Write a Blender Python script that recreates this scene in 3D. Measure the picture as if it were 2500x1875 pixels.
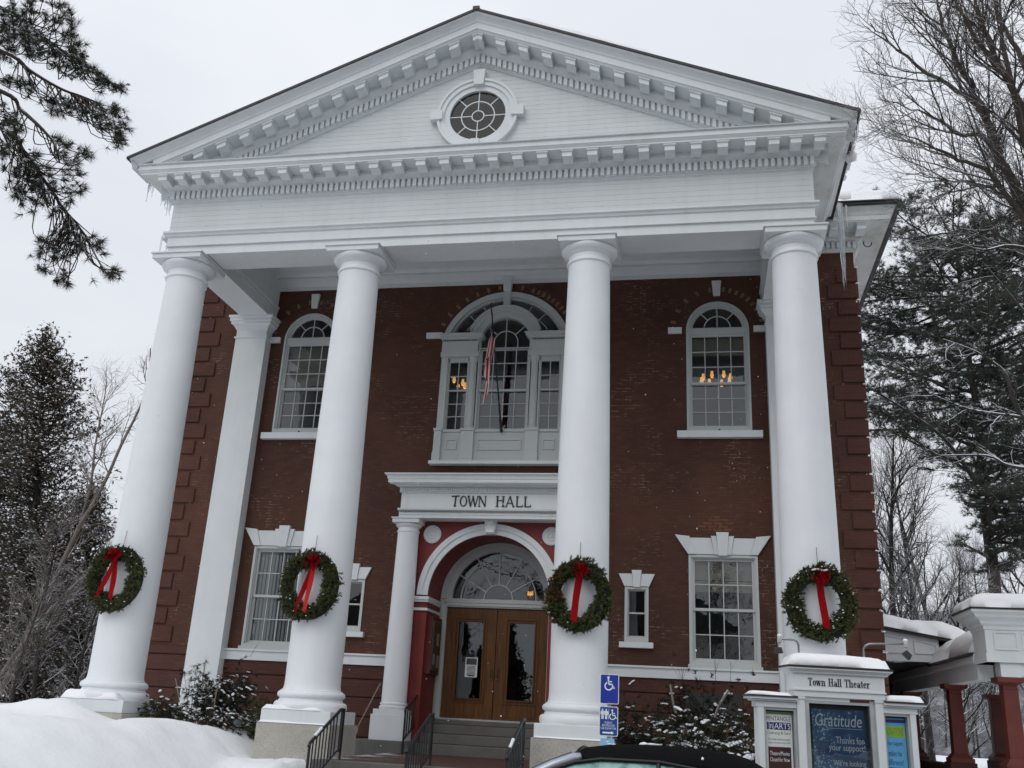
import bpy, bmesh, math, random
import numpy as np
from mathutils import Vector, Matrix
from mathutils.geometry import tessellate_polygon

for o in list(bpy.data.objects):
    bpy.data.objects.remove(o)
SC = bpy.context.scene
COL = SC.collection
rad = math.radians

# ------------------------------------------------------------------ camera
CAM_C = Vector((4.4416, -20.5905, 1.55))
CAM_R = Vector((0.98169427, 0.18368545, 0.05035896))
CAM_U = Vector((0.01371289, -0.33188005, 0.94322192))
CAM_F = Vector((-0.18996927, 0.92526498, 0.3283236))
cam = bpy.data.cameras.new('camera')
cam_o = bpy.data.objects.new('camera', cam)
COL.objects.link(cam_o)
m = Matrix.Identity(4)
for i in range(3):
    m[i][0] = CAM_R[i]; m[i][1] = CAM_U[i]; m[i][2] = -CAM_F[i]; m[i][3] = CAM_C[i]
cam_o.matrix_world = m
cam.sensor_fit = 'HORIZONTAL'
cam.sensor_width = 36.0
cam.lens = 36.0 * 0.93014
cam.clip_start = 0.05
cam.clip_end = 2000
SC.camera = cam_o

# ------------------------------------------------------------------ sky, sun, exposure
SUN_EL, SUN_AZ = rad(42), rad(200)          # soft light through cloud, from the street side
world = bpy.data.worlds.new('World')
SC.world = world
world.use_nodes = True
wn, wl = world.node_tree.nodes, world.node_tree.links
for n in list(wn):
    wn.remove(n)
w_out = wn.new('ShaderNodeOutputWorld')
w_sky = wn.new('ShaderNodeTexSky')
w_sky.sky_type = 'NISHITA'
w_sky.sun_disc = False
w_sky.sun_elevation = SUN_EL
w_sky.sun_rotation = SUN_AZ
w_sky.air_density = 1.0
w_sky.dust_density = 3.0
w_bg1 = wn.new('ShaderNodeBackground')
w_bg1.inputs['Strength'].default_value = 0.05
wl.new(w_sky.outputs[0], w_bg1.inputs['Color'])
# overcast cloud deck over the clear sky
w_tc = wn.new('ShaderNodeTexCoord')
w_map = wn.new('ShaderNodeMapping')
w_map.inputs['Scale'].default_value = (1.0, 1.0, 2.2)
wl.new(w_tc.outputs['Generated'], w_map.inputs['Vector'])
w_noise = wn.new('ShaderNodeTexNoise')
w_noise.inputs['Scale'].default_value = 1.6
w_noise.inputs['Detail'].default_value = 5
w_noise.inputs['Roughness'].default_value = 0.5
wl.new(w_map.outputs[0], w_noise.inputs['Vector'])
w_ramp = wn.new('ShaderNodeValToRGB')
w_ramp.color_ramp.elements[0].position = 0.3
w_ramp.color_ramp.elements[0].color = (0.71, 0.75, 0.825, 1)
w_ramp.color_ramp.elements[1].position = 0.7
w_ramp.color_ramp.elements[1].color = (0.89, 0.915, 0.965, 1)
wl.new(w_noise.outputs['Fac'], w_ramp.inputs['Fac'])
# an overcast sky is brighter overhead than at the horizon
w_sep = wn.new('ShaderNodeSeparateXYZ'); wl.new(w_tc.outputs['Generated'], w_sep.inputs[0])
w_zen = wn.new('ShaderNodeMapRange')
w_zen.inputs[1].default_value = 0.0; w_zen.inputs[2].default_value = 1.0; w_zen.inputs[3].default_value = 0.92; w_zen.inputs[4].default_value = 1.20
wl.new(w_sep.outputs['Z'], w_zen.inputs[0])
w_bg2 = wn.new('ShaderNodeBackground')
wl.new(w_zen.outputs[0], w_bg2.inputs['Strength'])
wl.new(w_ramp.outputs['Color'], w_bg2.inputs['Color'])
w_mix = wn.new('ShaderNodeMixShader')
w_mix.inputs['Fac'].default_value = 0.93
wl.new(w_bg1.outputs[0], w_mix.inputs[1])
wl.new(w_bg2.outputs[0], w_mix.inputs[2])
wl.new(w_mix.outputs[0], w_out.inputs['Surface'])

sun = bpy.data.lights.new('sun', 'SUN')
sun.energy = 0.68
sun.angle = rad(35)
sun.color = (1.0, 0.97, 0.93)
sun_o = bpy.data.objects.new('sun', sun)
COL.objects.link(sun_o)
sd = Vector((math.sin(SUN_AZ) * math.cos(SUN_EL), math.cos(SUN_AZ) * math.cos(SUN_EL), math.sin(SUN_EL)))
sun_o.rotation_euler = sd.to_track_quat('Z', 'Y').to_euler()
sun_o.location = (0, -30, 40)

SC.render.engine = 'CYCLES'
SC.view_settings.view_transform = 'Standard'
SC.view_settings.look = 'None'
SC.view_settings.exposure = 0.0
SC.view_settings.gamma = 1.0
SC.view_settings.use_curve_mapping = False
SC.render.resolution_x, SC.render.resolution_y = 1024, 768
SC.cycles.max_bounces = 6
SC.cycles.diffuse_bounces = 3
SC.cycles.glossy_bounces = 3
SC.cycles.transmission_bounces = 5
SC.cycles.transparent_max_bounces = 10

FPX = 2325.35
def at(u, v, d):
    """world point seen at photo pixel (2500 wide) at a given depth: used to survey the place"""
    p = CAM_C + (CAM_F + CAM_R * ((u - 1250) / FPX) - CAM_U * ((v - 937.5) / FPX)) * d
    return p
def at_y(u, v, y):
    d = CAM_F + CAM_R * ((u - 1250) / FPX) - CAM_U * ((v - 937.5) / FPX)
    return CAM_C + d * ((y - CAM_C.y) / d.y)

# ------------------------------------------------------------------ materials
MATS = {}
class NT:
    def __init__(s, name):
        s.m = bpy.data.materials.new(name)
        s.m.use_nodes = True
        s.n = s.m.node_tree.nodes; s.l = s.m.node_tree.links
        s.b = s.n['Principled BSDF']
        s.out = s.n['Material Output']
        MATS[name] = s.m
    def node(s, t, **kw):
        n = s.n.new(t)
        for k, v in kw.items():
            if k in n.inputs.keys(): n.inputs[k].default_value = v
            else: setattr(n, k, v)
        return n
    def ln(s, a, b): s.l.new(a, b)
    def coord(s, kind='Object', scale=(1, 1, 1)):
        # 'World' uses the world position, so parts of one thing share one pattern
        mp = s.node('ShaderNodeMapping'); mp.inputs['Scale'].default_value = scale
        if kind == 'World':
            g = s.node('ShaderNodeNewGeometry'); s.ln(g.outputs['Position'], mp.inputs['Vector'])
        else:
            t = s.node('ShaderNodeTexCoord'); s.ln(t.outputs[kind], mp.inputs['Vector'])
        return mp.outputs[0]
    def noise(s, scale, detail=4, rough=0.55, vec=None):
        n = s.node('ShaderNodeTexNoise')
        n.inputs['Scale'].default_value = scale; n.inputs['Detail'].default_value = detail
        n.inputs['Roughness'].default_value = rough
        s.ln(vec if vec is not None else s.coord('World'), n.inputs['Vector'])
        return n.outputs['Fac']
    def ramp(s, fac, stops):
        r = s.node('ShaderNodeValToRGB'); cr = r.color_ramp
        while len(cr.elements) < len(stops): cr.elements.new(0.5)
        for e, (p, c) in zip(cr.elements, stops):
            e.position = p; e.color = (c, c, c, 1) if isinstance(c, (int, float)) else (*c, 1)
        s.ln(fac, r.inputs['Fac'])
        return r.outputs['Color']
    def mix(s, fac, a, b, mode='MIX'):
        x = s.node('ShaderNodeMix'); x.data_type = 'RGBA'; x.blend_type = mode
        for k, v in ((0, fac), (6, a), (7, b)):
            if isinstance(v, (int, float)): x.inputs[k].default_value = v if k == 0 else (v, v, v, 1)
            elif isinstance(v, tuple): x.inputs[k].default_value = (*v, 1)
            else: s.ln(v, x.inputs[k])
        return x.outputs[2]
    def math(s, op, a, b=None, clamp=False):
        x = s.node('ShaderNodeMath'); x.operation = op; x.use_clamp = clamp
        for i, v in enumerate((a, b)):
            if v is None: continue
            if isinstance(v, (int, float)): x.inputs[i].default_value = v
            else: s.ln(v, x.inputs[i])
        return x.outputs[0]
    def color(s, c):
        if isinstance(c, tuple): s.b.inputs['Base Color'].default_value = (*c, 1)
        else: s.ln(c, s.b.inputs['Base Color'])
    def set(s, **kw):
        for k, v in kw.items():
            s.b.inputs[k.replace('_', ' ')].default_value = v
    def bump(s, h, strength=0.3, dist=0.01):
        b = s.node('ShaderNodeBump'); b.inputs['Strength'].default_value = strength
        b.inputs['Distance'].default_value = dist
        s.ln(h, b.inputs['Height']); s.ln(b.outputs[0], s.b.inputs['Normal'])
    def up(s, lo, hi):
        """0..1 by how far the surface faces the sky"""
        g = s.node('ShaderNodeNewGeometry'); sp = s.node('ShaderNodeSeparateXYZ')
        s.ln(g.outputs['Normal'], sp.inputs[0])
        r = s.node('ShaderNodeMapRange'); r.inputs[1].default_value = lo; r.inputs[2].default_value = hi
        s.ln(sp.outputs['Z'], r.inputs[0])
        return r.outputs[0]

def flat(name, c, rough=0.6, var=0.12, scale=3.0, bump=0.0, **kw):
    t = NT(name)
    f = t.noise(scale, 5)
    d = tuple(x * (1 - var) for x in c); e = tuple(min(1, x * (1 + var)) for x in c)
    t.color(t.ramp(f, [(0.3, d), (0.7, e)]))
    t.set(Roughness=rough, **kw)
    if bump: t.bump(t.noise(scale * 12, 4), bump, 0.01)
    return t.m

def white_paint(name, c, streak=0.5, wear=0.0):
    t = NT(name)
    f = t.noise(1.3, 5)
    base = t.ramp(f, [(0.3, tuple(x * 0.93 for x in c)), (0.7, c)])
    st = t.noise(1.0, 5, 0.6, t.coord('World', (5.0, 5.0, 0.35)))
    base = t.mix(t.math('MULTIPLY', t.ramp(st, [(0.48, 0), (0.75, 1)]), 0.22 * streak), base, (0.42, 0.42, 0.38))
    if wear:
        ch = t.noise(9.0, 6, 0.7, t.coord('World', (0.35, 0.35, 4.0)))
        base = t.mix(t.math('MULTIPLY', t.ramp(ch, [(0.655, 0), (0.70, 1)]), wear), base, (0.22, 0.21, 0.19))
    t.color(base)
    t.set(Roughness=0.55)
    t.bump(t.noise(30, 3), 0.08, 0.004)
    return t.m

white_paint('white_paint', (0.73, 0.765, 0.775), 0.7)
white_paint('white_board', (0.66, 0.695, 0.705), 0.8, 0.75)
white_paint('column_paint', (0.83, 0.855, 0.875), 0.3)
white_paint('window_paint', (0.55, 0.58, 0.57), 0.8, 0.3)
# stained soffit boards
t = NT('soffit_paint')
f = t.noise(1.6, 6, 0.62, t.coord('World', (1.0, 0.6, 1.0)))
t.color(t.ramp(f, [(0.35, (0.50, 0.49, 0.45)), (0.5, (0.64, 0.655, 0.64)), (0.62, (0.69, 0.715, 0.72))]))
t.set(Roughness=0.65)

def brick(name, lo, hi, mort, patch, bw=0.205, bh=0.0675):
    t = NT(name)
    g = t.node('ShaderNodeNewGeometry'); sp = t.node('ShaderNodeSeparateXYZ'); t.ln(g.outputs['Position'], sp.inputs[0])
    cb = t.node('ShaderNodeCombineXYZ')
    t.ln(t.math('ADD', sp.outputs['X'], sp.outputs['Y']), cb.inputs[0]); t.ln(sp.outputs['Z'], cb.inputs[1])
    bt = t.node('ShaderNodeTexBrick'); t.ln(cb.outputs[0], bt.inputs['Vector'])
    bt.inputs['Scale'].default_value = 1.0; bt.inputs['Brick Width'].default_value = bw; bt.inputs['Row Height'].default_value = bh
    bt.inputs['Mortar Size'].default_value = 0.006; bt.inputs['Mortar Smooth'].default_value = 0.2; bt.inputs['Bias'].default_value = 0.0
    bt.inputs['Color1'].default_value = (*lo, 1); bt.inputs['Color2'].default_value = (*hi, 1)
    bt.inputs['Mortar'].default_value = (*[x * 0.75 for x in lo], 1)
    big = t.noise(0.45, 5, 0.6)
    col = t.mix(0.55, bt.outputs['Color'], t.ramp(big, [(0.3, tuple(x * 1.5 for x in lo)), (0.7, tuple(x * 1.5 for x in hi))]), 'MULTIPLY')
    col = t.mix(0.6, bt.outputs['Color'], t.ramp(big, [(0.32, tuple(x * 0.8 for x in lo)), (0.68, tuple(x * 1.2 for x in hi))]))
    # repointed patches where pale mortar shows
    pm = t.ramp(t.noise(0.8, 6, 0.72), [(0.50, 0), (0.60, 1)])
    pm2 = t.ramp(t.noise(6.0, 3, 0.6, t.coord('World', (1, 1, 2.5))), [(0.48, 0), (0.58, 1)])
    mf = t.math('MULTIPLY', t.math('MULTIPLY', bt.outputs['Fac'], pm), pm2)
    col = t.mix(t.math('MULTIPLY', mf, patch), col, mort)
    t.color(col)
    t.set(Roughness=0.85)
    t.bump(t.math('SUBTRACT', t.noise(40, 3), t.math('MULTIPLY', bt.outputs['Fac'], 2.0)), 0.5, 0.006)
    return t.m
brick('brick', (0.058, 0.0205, 0.0127), (0.102, 0.0395, 0.0230), (0.30, 0.22, 0.165), 0.85)
brick('quoin_brick', (0.062, 0.0200, 0.0132), (0.098, 0.0345, 0.0220), (0.22, 0.13, 0.09), 0.4)
brick('base_brick', (0.060, 0.0205, 0.0145), (0.090, 0.0305, 0.0205), (0.19, 0.11, 0.09), 0.4)
flat('tan_brick', (0.21, 0.125, 0.07), 0.85, 0.35, 5)
flat('orange_brick', (0.15, 0.062, 0.032), 0.85, 0.4, 7)
flat('red_paint', (0.19, 0.018, 0.014), 0.5, 0.18, 2.5)
flat('dark_red_paint', (0.10, 0.014, 0.012), 0.5, 0.2, 2.5)
flat('porch_red', (0.125, 0.024, 0.017), 0.6, 0.2, 2.5, 0.05)
flat('dark_trim', (0.02, 0.016, 0.016), 0.5, 0.3)
flat('slate', (0.035, 0.036, 0.04), 0.6, 0.3, 4)
flat('iron', (0.012, 0.013, 0.016), 0.4, 0.3, 8)
flat('galvanised', (0.32, 0.33, 0.34), 0.35, 0.2, 8, Metallic=0.8)
flat('lamp_black', (0.02, 0.02, 0.022), 0.4, 0.2)
flat('letter_black', (0.012, 0.014, 0.016), 0.5, 0.2)
flat('brass', (0.10, 0.058, 0.022), 0.45, 0.3, 8, Metallic=0.5)
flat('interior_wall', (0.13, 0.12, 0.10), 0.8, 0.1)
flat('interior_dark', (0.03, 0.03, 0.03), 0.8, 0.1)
flat('shade_cloth', (0.34, 0.31, 0.24), 0.8, 0.08)
flat('blind_slat', (0.48, 0.52, 0.54), 0.6, 0.06)
flat('straw', (0.42, 0.28, 0.09), 0.8, 0.2, 20)
flat('broom_handle', (0.20, 0.16, 0.13), 0.7, 0.2)
flat('paper', (0.70, 0.72, 0.70), 0.6, 0.04)
flat('ink', (0.05, 0.055, 0.07), 0.6, 0.1)
flat('cork', (0.16, 0.12, 0.085), 0.8, 0.2, 6)
flat('sign_blue', (0.010, 0.030, 0.30), 0.35, 0.1, 2)
flat('sign_blue_two', (0.012, 0.055, 0.26), 0.35, 0.1, 2)
flat('sign_pale_blue', (0.22, 0.48, 0.72), 0.4, 0.08)
flat('sign_white', (0.75, 0.78, 0.80), 0.4, 0.04)
flat('ribbon', (0.25, 0.003, 0.006), 0.8, 0.15, 5, Specular_IOR_Level=0.1)
flat('ribbon_bright', (0.50, 0.02, 0.018), 0.6, 0.1, 5, Specular_IOR_Level=0.2)
flat('soft_top', (0.005, 0.005, 0.006), 1.0, 0.3, 30, 0.3, Specular_IOR_Level=0.08)
flat('car_paint', (0.42, 0.45, 0.50), 0.25, 0.05, 2, Metallic=0.5)
flat('car_black', (0.008, 0.008, 0.009), 0.35, 0.2)
flat('tyre', (0.02, 0.02, 0.02), 0.8, 0.2)
flat('alloy', (0.45, 0.46, 0.48), 0.3, 0.1, 4, Metallic=0.9)
flat('head_light', (0.7, 0.75, 0.8), 0.1, 0.05)
flat('tail_light', (0.35, 0.01, 0.01), 0.15, 0.1)
flat('navy_print', (0.012, 0.025, 0.14), 0.5, 0.1)
flat('green_print', (0.10, 0.28, 0.03), 0.5, 0.1)
flat('cyan_poster', (0.10, 0.36, 0.62), 0.5, 0.06)
flat('lime_print', (0.26, 0.42, 0.03), 0.5, 0.1)
flat('dark_poster', (0.06, 0.012, 0.012), 0.5, 0.8, 3)
flat('aluminium', (0.45, 0.47, 0.47), 0.4, 0.1, 6, Metallic=0.4)
flat('board_dark', (0.05, 0.055, 0.06), 0.6, 0.1)
# granite
def granite(name, c, sp):
    t = NT(name)
    a = t.noise(70, 3, 0.7); b = t.noise(2.0, 5)
    col = t.ramp(a, [(0.36, tuple(x * 0.35 for x in c)), (0.46, c), (0.7, tuple(min(1, x * 1.25) for x in c))])
    t.color(t.mix(sp, col, t.ramp(b, [(0.3, tuple(x * 0.6 for x in c)), (0.7, c)])))
    t.set(Roughness=0.8)
    t.bump(t.noise(50, 3), 0.2, 0.004)
granite('granite', (0.46, 0.44, 0.39), 0.5)
granite('step_stone', (0.15, 0.145, 0.135), 0.7)
# snow
def snowmat(name, c=(0.93, 0.94, 0.955)):
    t = NT(name)
    f = t.noise(1.2, 6, 0.6)
    t.color(t.ramp(f, [(0.3, tuple(x * 0.95 for x in c)), (0.7, c)]))
    t.set(Roughness=0.85)
    t.set(Specular_IOR_Level=0.2)
    a = t.noise(5.0, 6, 0.6); b = t.noise(90, 3)
    t.bump(t.math('ADD', a, t.math('MULTIPLY', b, 0.06)), 0.35, 0.06)
    return t.m
snowmat('snow')
snowmat('low_bounce_ground', (0.26, 0.265, 0.275))  # grey set to weaken the bounce from ground out of view
# trampled walk: brick paving dusted with snow
t = NT('paving')
g = t.node('ShaderNodeTexBrick'); t.ln(t.coord('World'), g.inputs['Vector'])
g.inputs['Scale'].default_value = 1; g.inputs['Brick Width'].default_value = 0.2; g.inputs['Row Height'].default_value = 0.1
g.inputs['Mortar Size'].default_value = 0.006
g.inputs['Color1'].default_value = (0.06, 0.024, 0.018, 1); g.inputs['Color2'].default_value = (0.095, 0.036, 0.027, 1); g.inputs['Mortar'].default_value = (0.04, 0.03, 0.028, 1)
spx = t.node('ShaderNodeSeparateXYZ'); gg = t.node('ShaderNodeNewGeometry'); t.ln(gg.outputs['Position'], spx.inputs[0])
edge = t.node('ShaderNodeMapRange'); edge.inputs[1].default_value = -0.5; edge.inputs[2].default_value = -1.9; edge.inputs[3].default_value = -0.12; edge.inputs[4].default_value = 0.13
t.ln(spx.outputs['X'], edge.inputs[0])
sn = t.ramp(t.math('ADD', t.noise(2.4, 6, 0.65, t.coord('World', (0.5, 2.0, 1))), edge.outputs[0]), [(0.56, 0), (0.66, 1)])
t.color(t.mix(sn, g.outputs['Color'], (0.75, 0.77, 0.80)))
t.set(Roughness=0.7)
# painted wood door
t = NT('door_wood')
f = t.noise(3.0, 5, 0.6, t.coord('World', (9, 9, 0.6)))
t.color(t.ramp(f, [(0.3, (0.062, 0.022, 0.005)), (0.55, (0.125, 0.048, 0.010)), (0.75, (0.17, 0.068, 0.015))]))
t.set(Roughness=0.5, Specular_IOR_Level=0.3)
# glass: clear pane with a mirror sheen
def glass(name, refl, tint=(0.86, 0.90, 0.88), rough=0.0, k=1.5):
    t = NT(name)
    t.n.remove(t.b)
    tr = t.node('ShaderNodeBsdfTransparent'); tr.inputs[0].default_value = (*tint, 1)
    gl = t.node('ShaderNodeBsdfGlossy'); gl.inputs['Roughness'].default_value = rough; gl.inputs['Color'].default_value = (0.92, 0.95, 0.97, 1)
    lw = t.node('ShaderNodeFresnel'); lw.inputs['IOR'].default_value = 1.5
    fac = t.math('ADD', t.math('MULTIPLY', lw.outputs[0], k), refl, True)
    mx = t.node('ShaderNodeMixShader')
    t.ln(fac, mx.inputs[0]); t.ln(tr.outputs[0], mx.inputs[1]); t.ln(gl.outputs[0], mx.inputs[2])
    # slightly wavy old glass
    b = t.node('ShaderNodeBump'); b.inputs['Strength'].default_value = 0.05; b.inputs['Distance'].default_value = 0.02
    t.ln(t.noise(3.5, 2), b.inputs['Height']); t.ln(b.outputs[0], gl.inputs['Normal'])
    t.ln(mx.outputs[0], t.out.inputs['Surface'])
glass('pane_glass', 0.045)
glass('dark_glass', 0.0, (0.4, 0.42, 0.45), 0.0, 0.5)
glass('case_glass', 0.0, k=0.9)
# frosted car window
t = NT('frosted_window')
f = t.noise(7, 6, 0.65)
t.color(t.ramp(f, [(0.38, (0.10, 0.22, 0.20)), (0.52, (0.27, 0.47, 0.43)), (0.66, (0.38, 0.56, 0.51))]))
t.set(Roughness=0.3)
# ice
t = NT('ice')
t.color((0.86, 0.90, 0.93)); t.set(Roughness=0.12, IOR=1.31, Transmission_Weight=0.75)
# lit lamp glass
t = NT('lamp_glow')
t.color((0.9, 0.6, 0.2)); t.set(Roughness=0.4, Emission_Color=(1.0, 0.50, 0.13, 1), Emission_Strength=0.75)
t = NT('lamp_core')
t.color((1, 0.8, 0.5)); t.set(Emission_Color=(1.0, 0.72, 0.32, 1), Emission_Strength=4.0)

# bark that carries snow on what faces the sky
def bark(name, c, snow=0.6, lo=0.35, hi=0.6, sc=14.0):
    t = NT(name)
    f = t.noise(sc, 5, 0.6, t.coord('World', (1, 1, 0.35)))
    base = t.ramp(f, [(0.3, tuple(x * 0.6 for x in c)), (0.7, tuple(x * 1.3 for x in c))])
    u = t.up(lo, hi)
    pat = t.ramp(t.noise(2.2, 4, 0.6), [(0.66 - 0.4 * snow, 0), (0.76 - 0.4 * snow, 1)])
    t.color(t.mix(t.math('MULTIPLY', u, pat), base, (0.80, 0.82, 0.86)))
    t.set(Roughness=0.9)
    return t.m
bark('bark_grey', (0.085, 0.070, 0.058), 0.62)
bark('bark_snowy', (0.055, 0.048, 0.042), 1.0, 0.1, 0.45)
bark('bark_pine', (0.05, 0.04, 0.034), 0.5)
bark('bark_dark', (0.028, 0.024, 0.021), 0.55)
bark('bark_birch', (0.22, 0.19, 0.165), 0.6, 0.25, 0.5, 9)
# foliage
def leaf(name, c, var=0.4, snow=0.0):
    t = NT(name)
    f = t.noise(1.7, 3)
    oi = t.noise(30, 2)
    col = t.mix(0.5, t.ramp(f, [(0.3, tuple(x * (1 - var) for x in c)), (0.7, tuple(x * (1 + var) for x in c))]),
                t.ramp(oi, [(0.3, tuple(x * (1 - var) for x in c)), (0.7, tuple(x * (1 + var) for x in c))]))
    if snow:
        pat = t.ramp(t.noise(9, 3), [(0.62 - 0.25 * snow, 0), (0.70 - 0.25 * snow, 1)])
        col = t.mix(t.math('MULTIPLY', pat, 0.95), col, (0.80, 0.82, 0.86))
    t.color(col)
    t.set(Roughness=0.75, Specular_IOR_Level=0.25)
    return t.m
leaf('needle_pine', (0.056, 0.060, 0.042), 0.45)
leaf('needle_white_pine', (0.066, 0.082, 0.064), 0.4)
leaf('cedar_leaf', (0.085, 0.068, 0.046), 0.45)
leaf('fir', (0.072, 0.082, 0.032), 0.55)
leaf('fir_brown', (0.13, 0.065, 0.022), 0.4)
leaf('shrub_leaf', (0.032, 0.034, 0.018), 0.5)
leaf('shrub_dark', (0.018, 0.021, 0.012), 0.5)
leaf('dry_leaf', (0.105, 0.052, 0.028), 0.5)
snowmat('snow_clump', (0.80, 0.82, 0.86))

def tex_stripes():
    """flag cloth: stripes along the fly, blue canton with pale stars, from the cloth's own UV"""
    t = NT('flag_cloth')
    tc = t.node('ShaderNodeTexCoord'); sp = t.node('ShaderNodeSeparateXYZ'); t.ln(tc.outputs['UV'], sp.inputs[0])
    fr = t.math('FRACT', t.math('MULTIPLY', sp.outputs['Y'], 6.5))
    st = t.math('GREATER_THAN', fr, 0.5)
    col = t.mix(st, (0.46, 0.008, 0.014), (0.62, 0.60, 0.59))
    can = t.math('MULTIPLY', t.math('LESS_THAN', sp.outputs['X'], 0.42), t.math('GREATER_THAN', sp.outputs['Y'], 0.40))
    vo = t.node('ShaderNodeTexVoronoi'); vo.inputs['Scale'].default_value = 16; t.ln(tc.outputs['UV'], vo.inputs['Vector'])
    star = t.math('LESS_THAN', vo.outputs['Distance'], 0.22)
    blue = t.mix(star, (0.008, 0.012, 0.09), (0.40, 0.41, 0.45))
    t.color(t.mix(can, col, blue)); t.set(Roughness=0.8)
tex_stripes()
# winter poster: blue with a drift of pale sparkles
t = NT('poster_blue')
tc = t.coord('Object')
vo = t.node('ShaderNodeTexVoronoi'); vo.inputs['Scale'].default_value = 38; t.ln(tc, vo.inputs['Vector'])
sx = t.node('ShaderNodeSeparateXYZ'); t.ln(tc, sx.inputs[0])
dens = t.math('SUBTRACT', t.noise(5, 3, 0.6, tc), t.math('MULTIPLY', sx.outputs['X'], 0.55))
spk = t.math('MULTIPLY', t.math('LESS_THAN', vo.outputs['Distance'], t.math('MULTIPLY', t.math('SUBTRACT', dens, 0.42), 1.7)), 0.75)
glow = t.ramp(dens, [(0.42, 0.0), (0.85, 0.5)])
col = t.mix(glow, t.ramp(t.noise(3, 2, 0.5, tc), [(0.3, (0.018, 0.055, 0.17)), (0.7, (0.032, 0.105, 0.29))]), (0.20, 0.42, 0.62))
t.color(t.mix(spk, col, (0.55, 0.70, 0.82))); t.set(Roughness=0.4)
# far wooded hill: bare trunks over snow
t = NT('hill_wood')
f = t.noise(1.0, 6, 0.7, t.coord('World', (0.5, 0.5, 0.12)))
g2 = t.noise(0.12, 4, 0.6)
col = t.ramp(f, [(0.35, (0.055, 0.055, 0.06)), (0.5, (0.12, 0.122, 0.13)), (0.62, (0.34, 0.35, 0.38))])
t.color(t.mix(0.35, col, t.ramp(g2, [(0.35, (0.07, 0.072, 0.08)), (0.65, (0.22, 0.225, 0.24))]))); t.set(Roughness=0.95)

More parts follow.
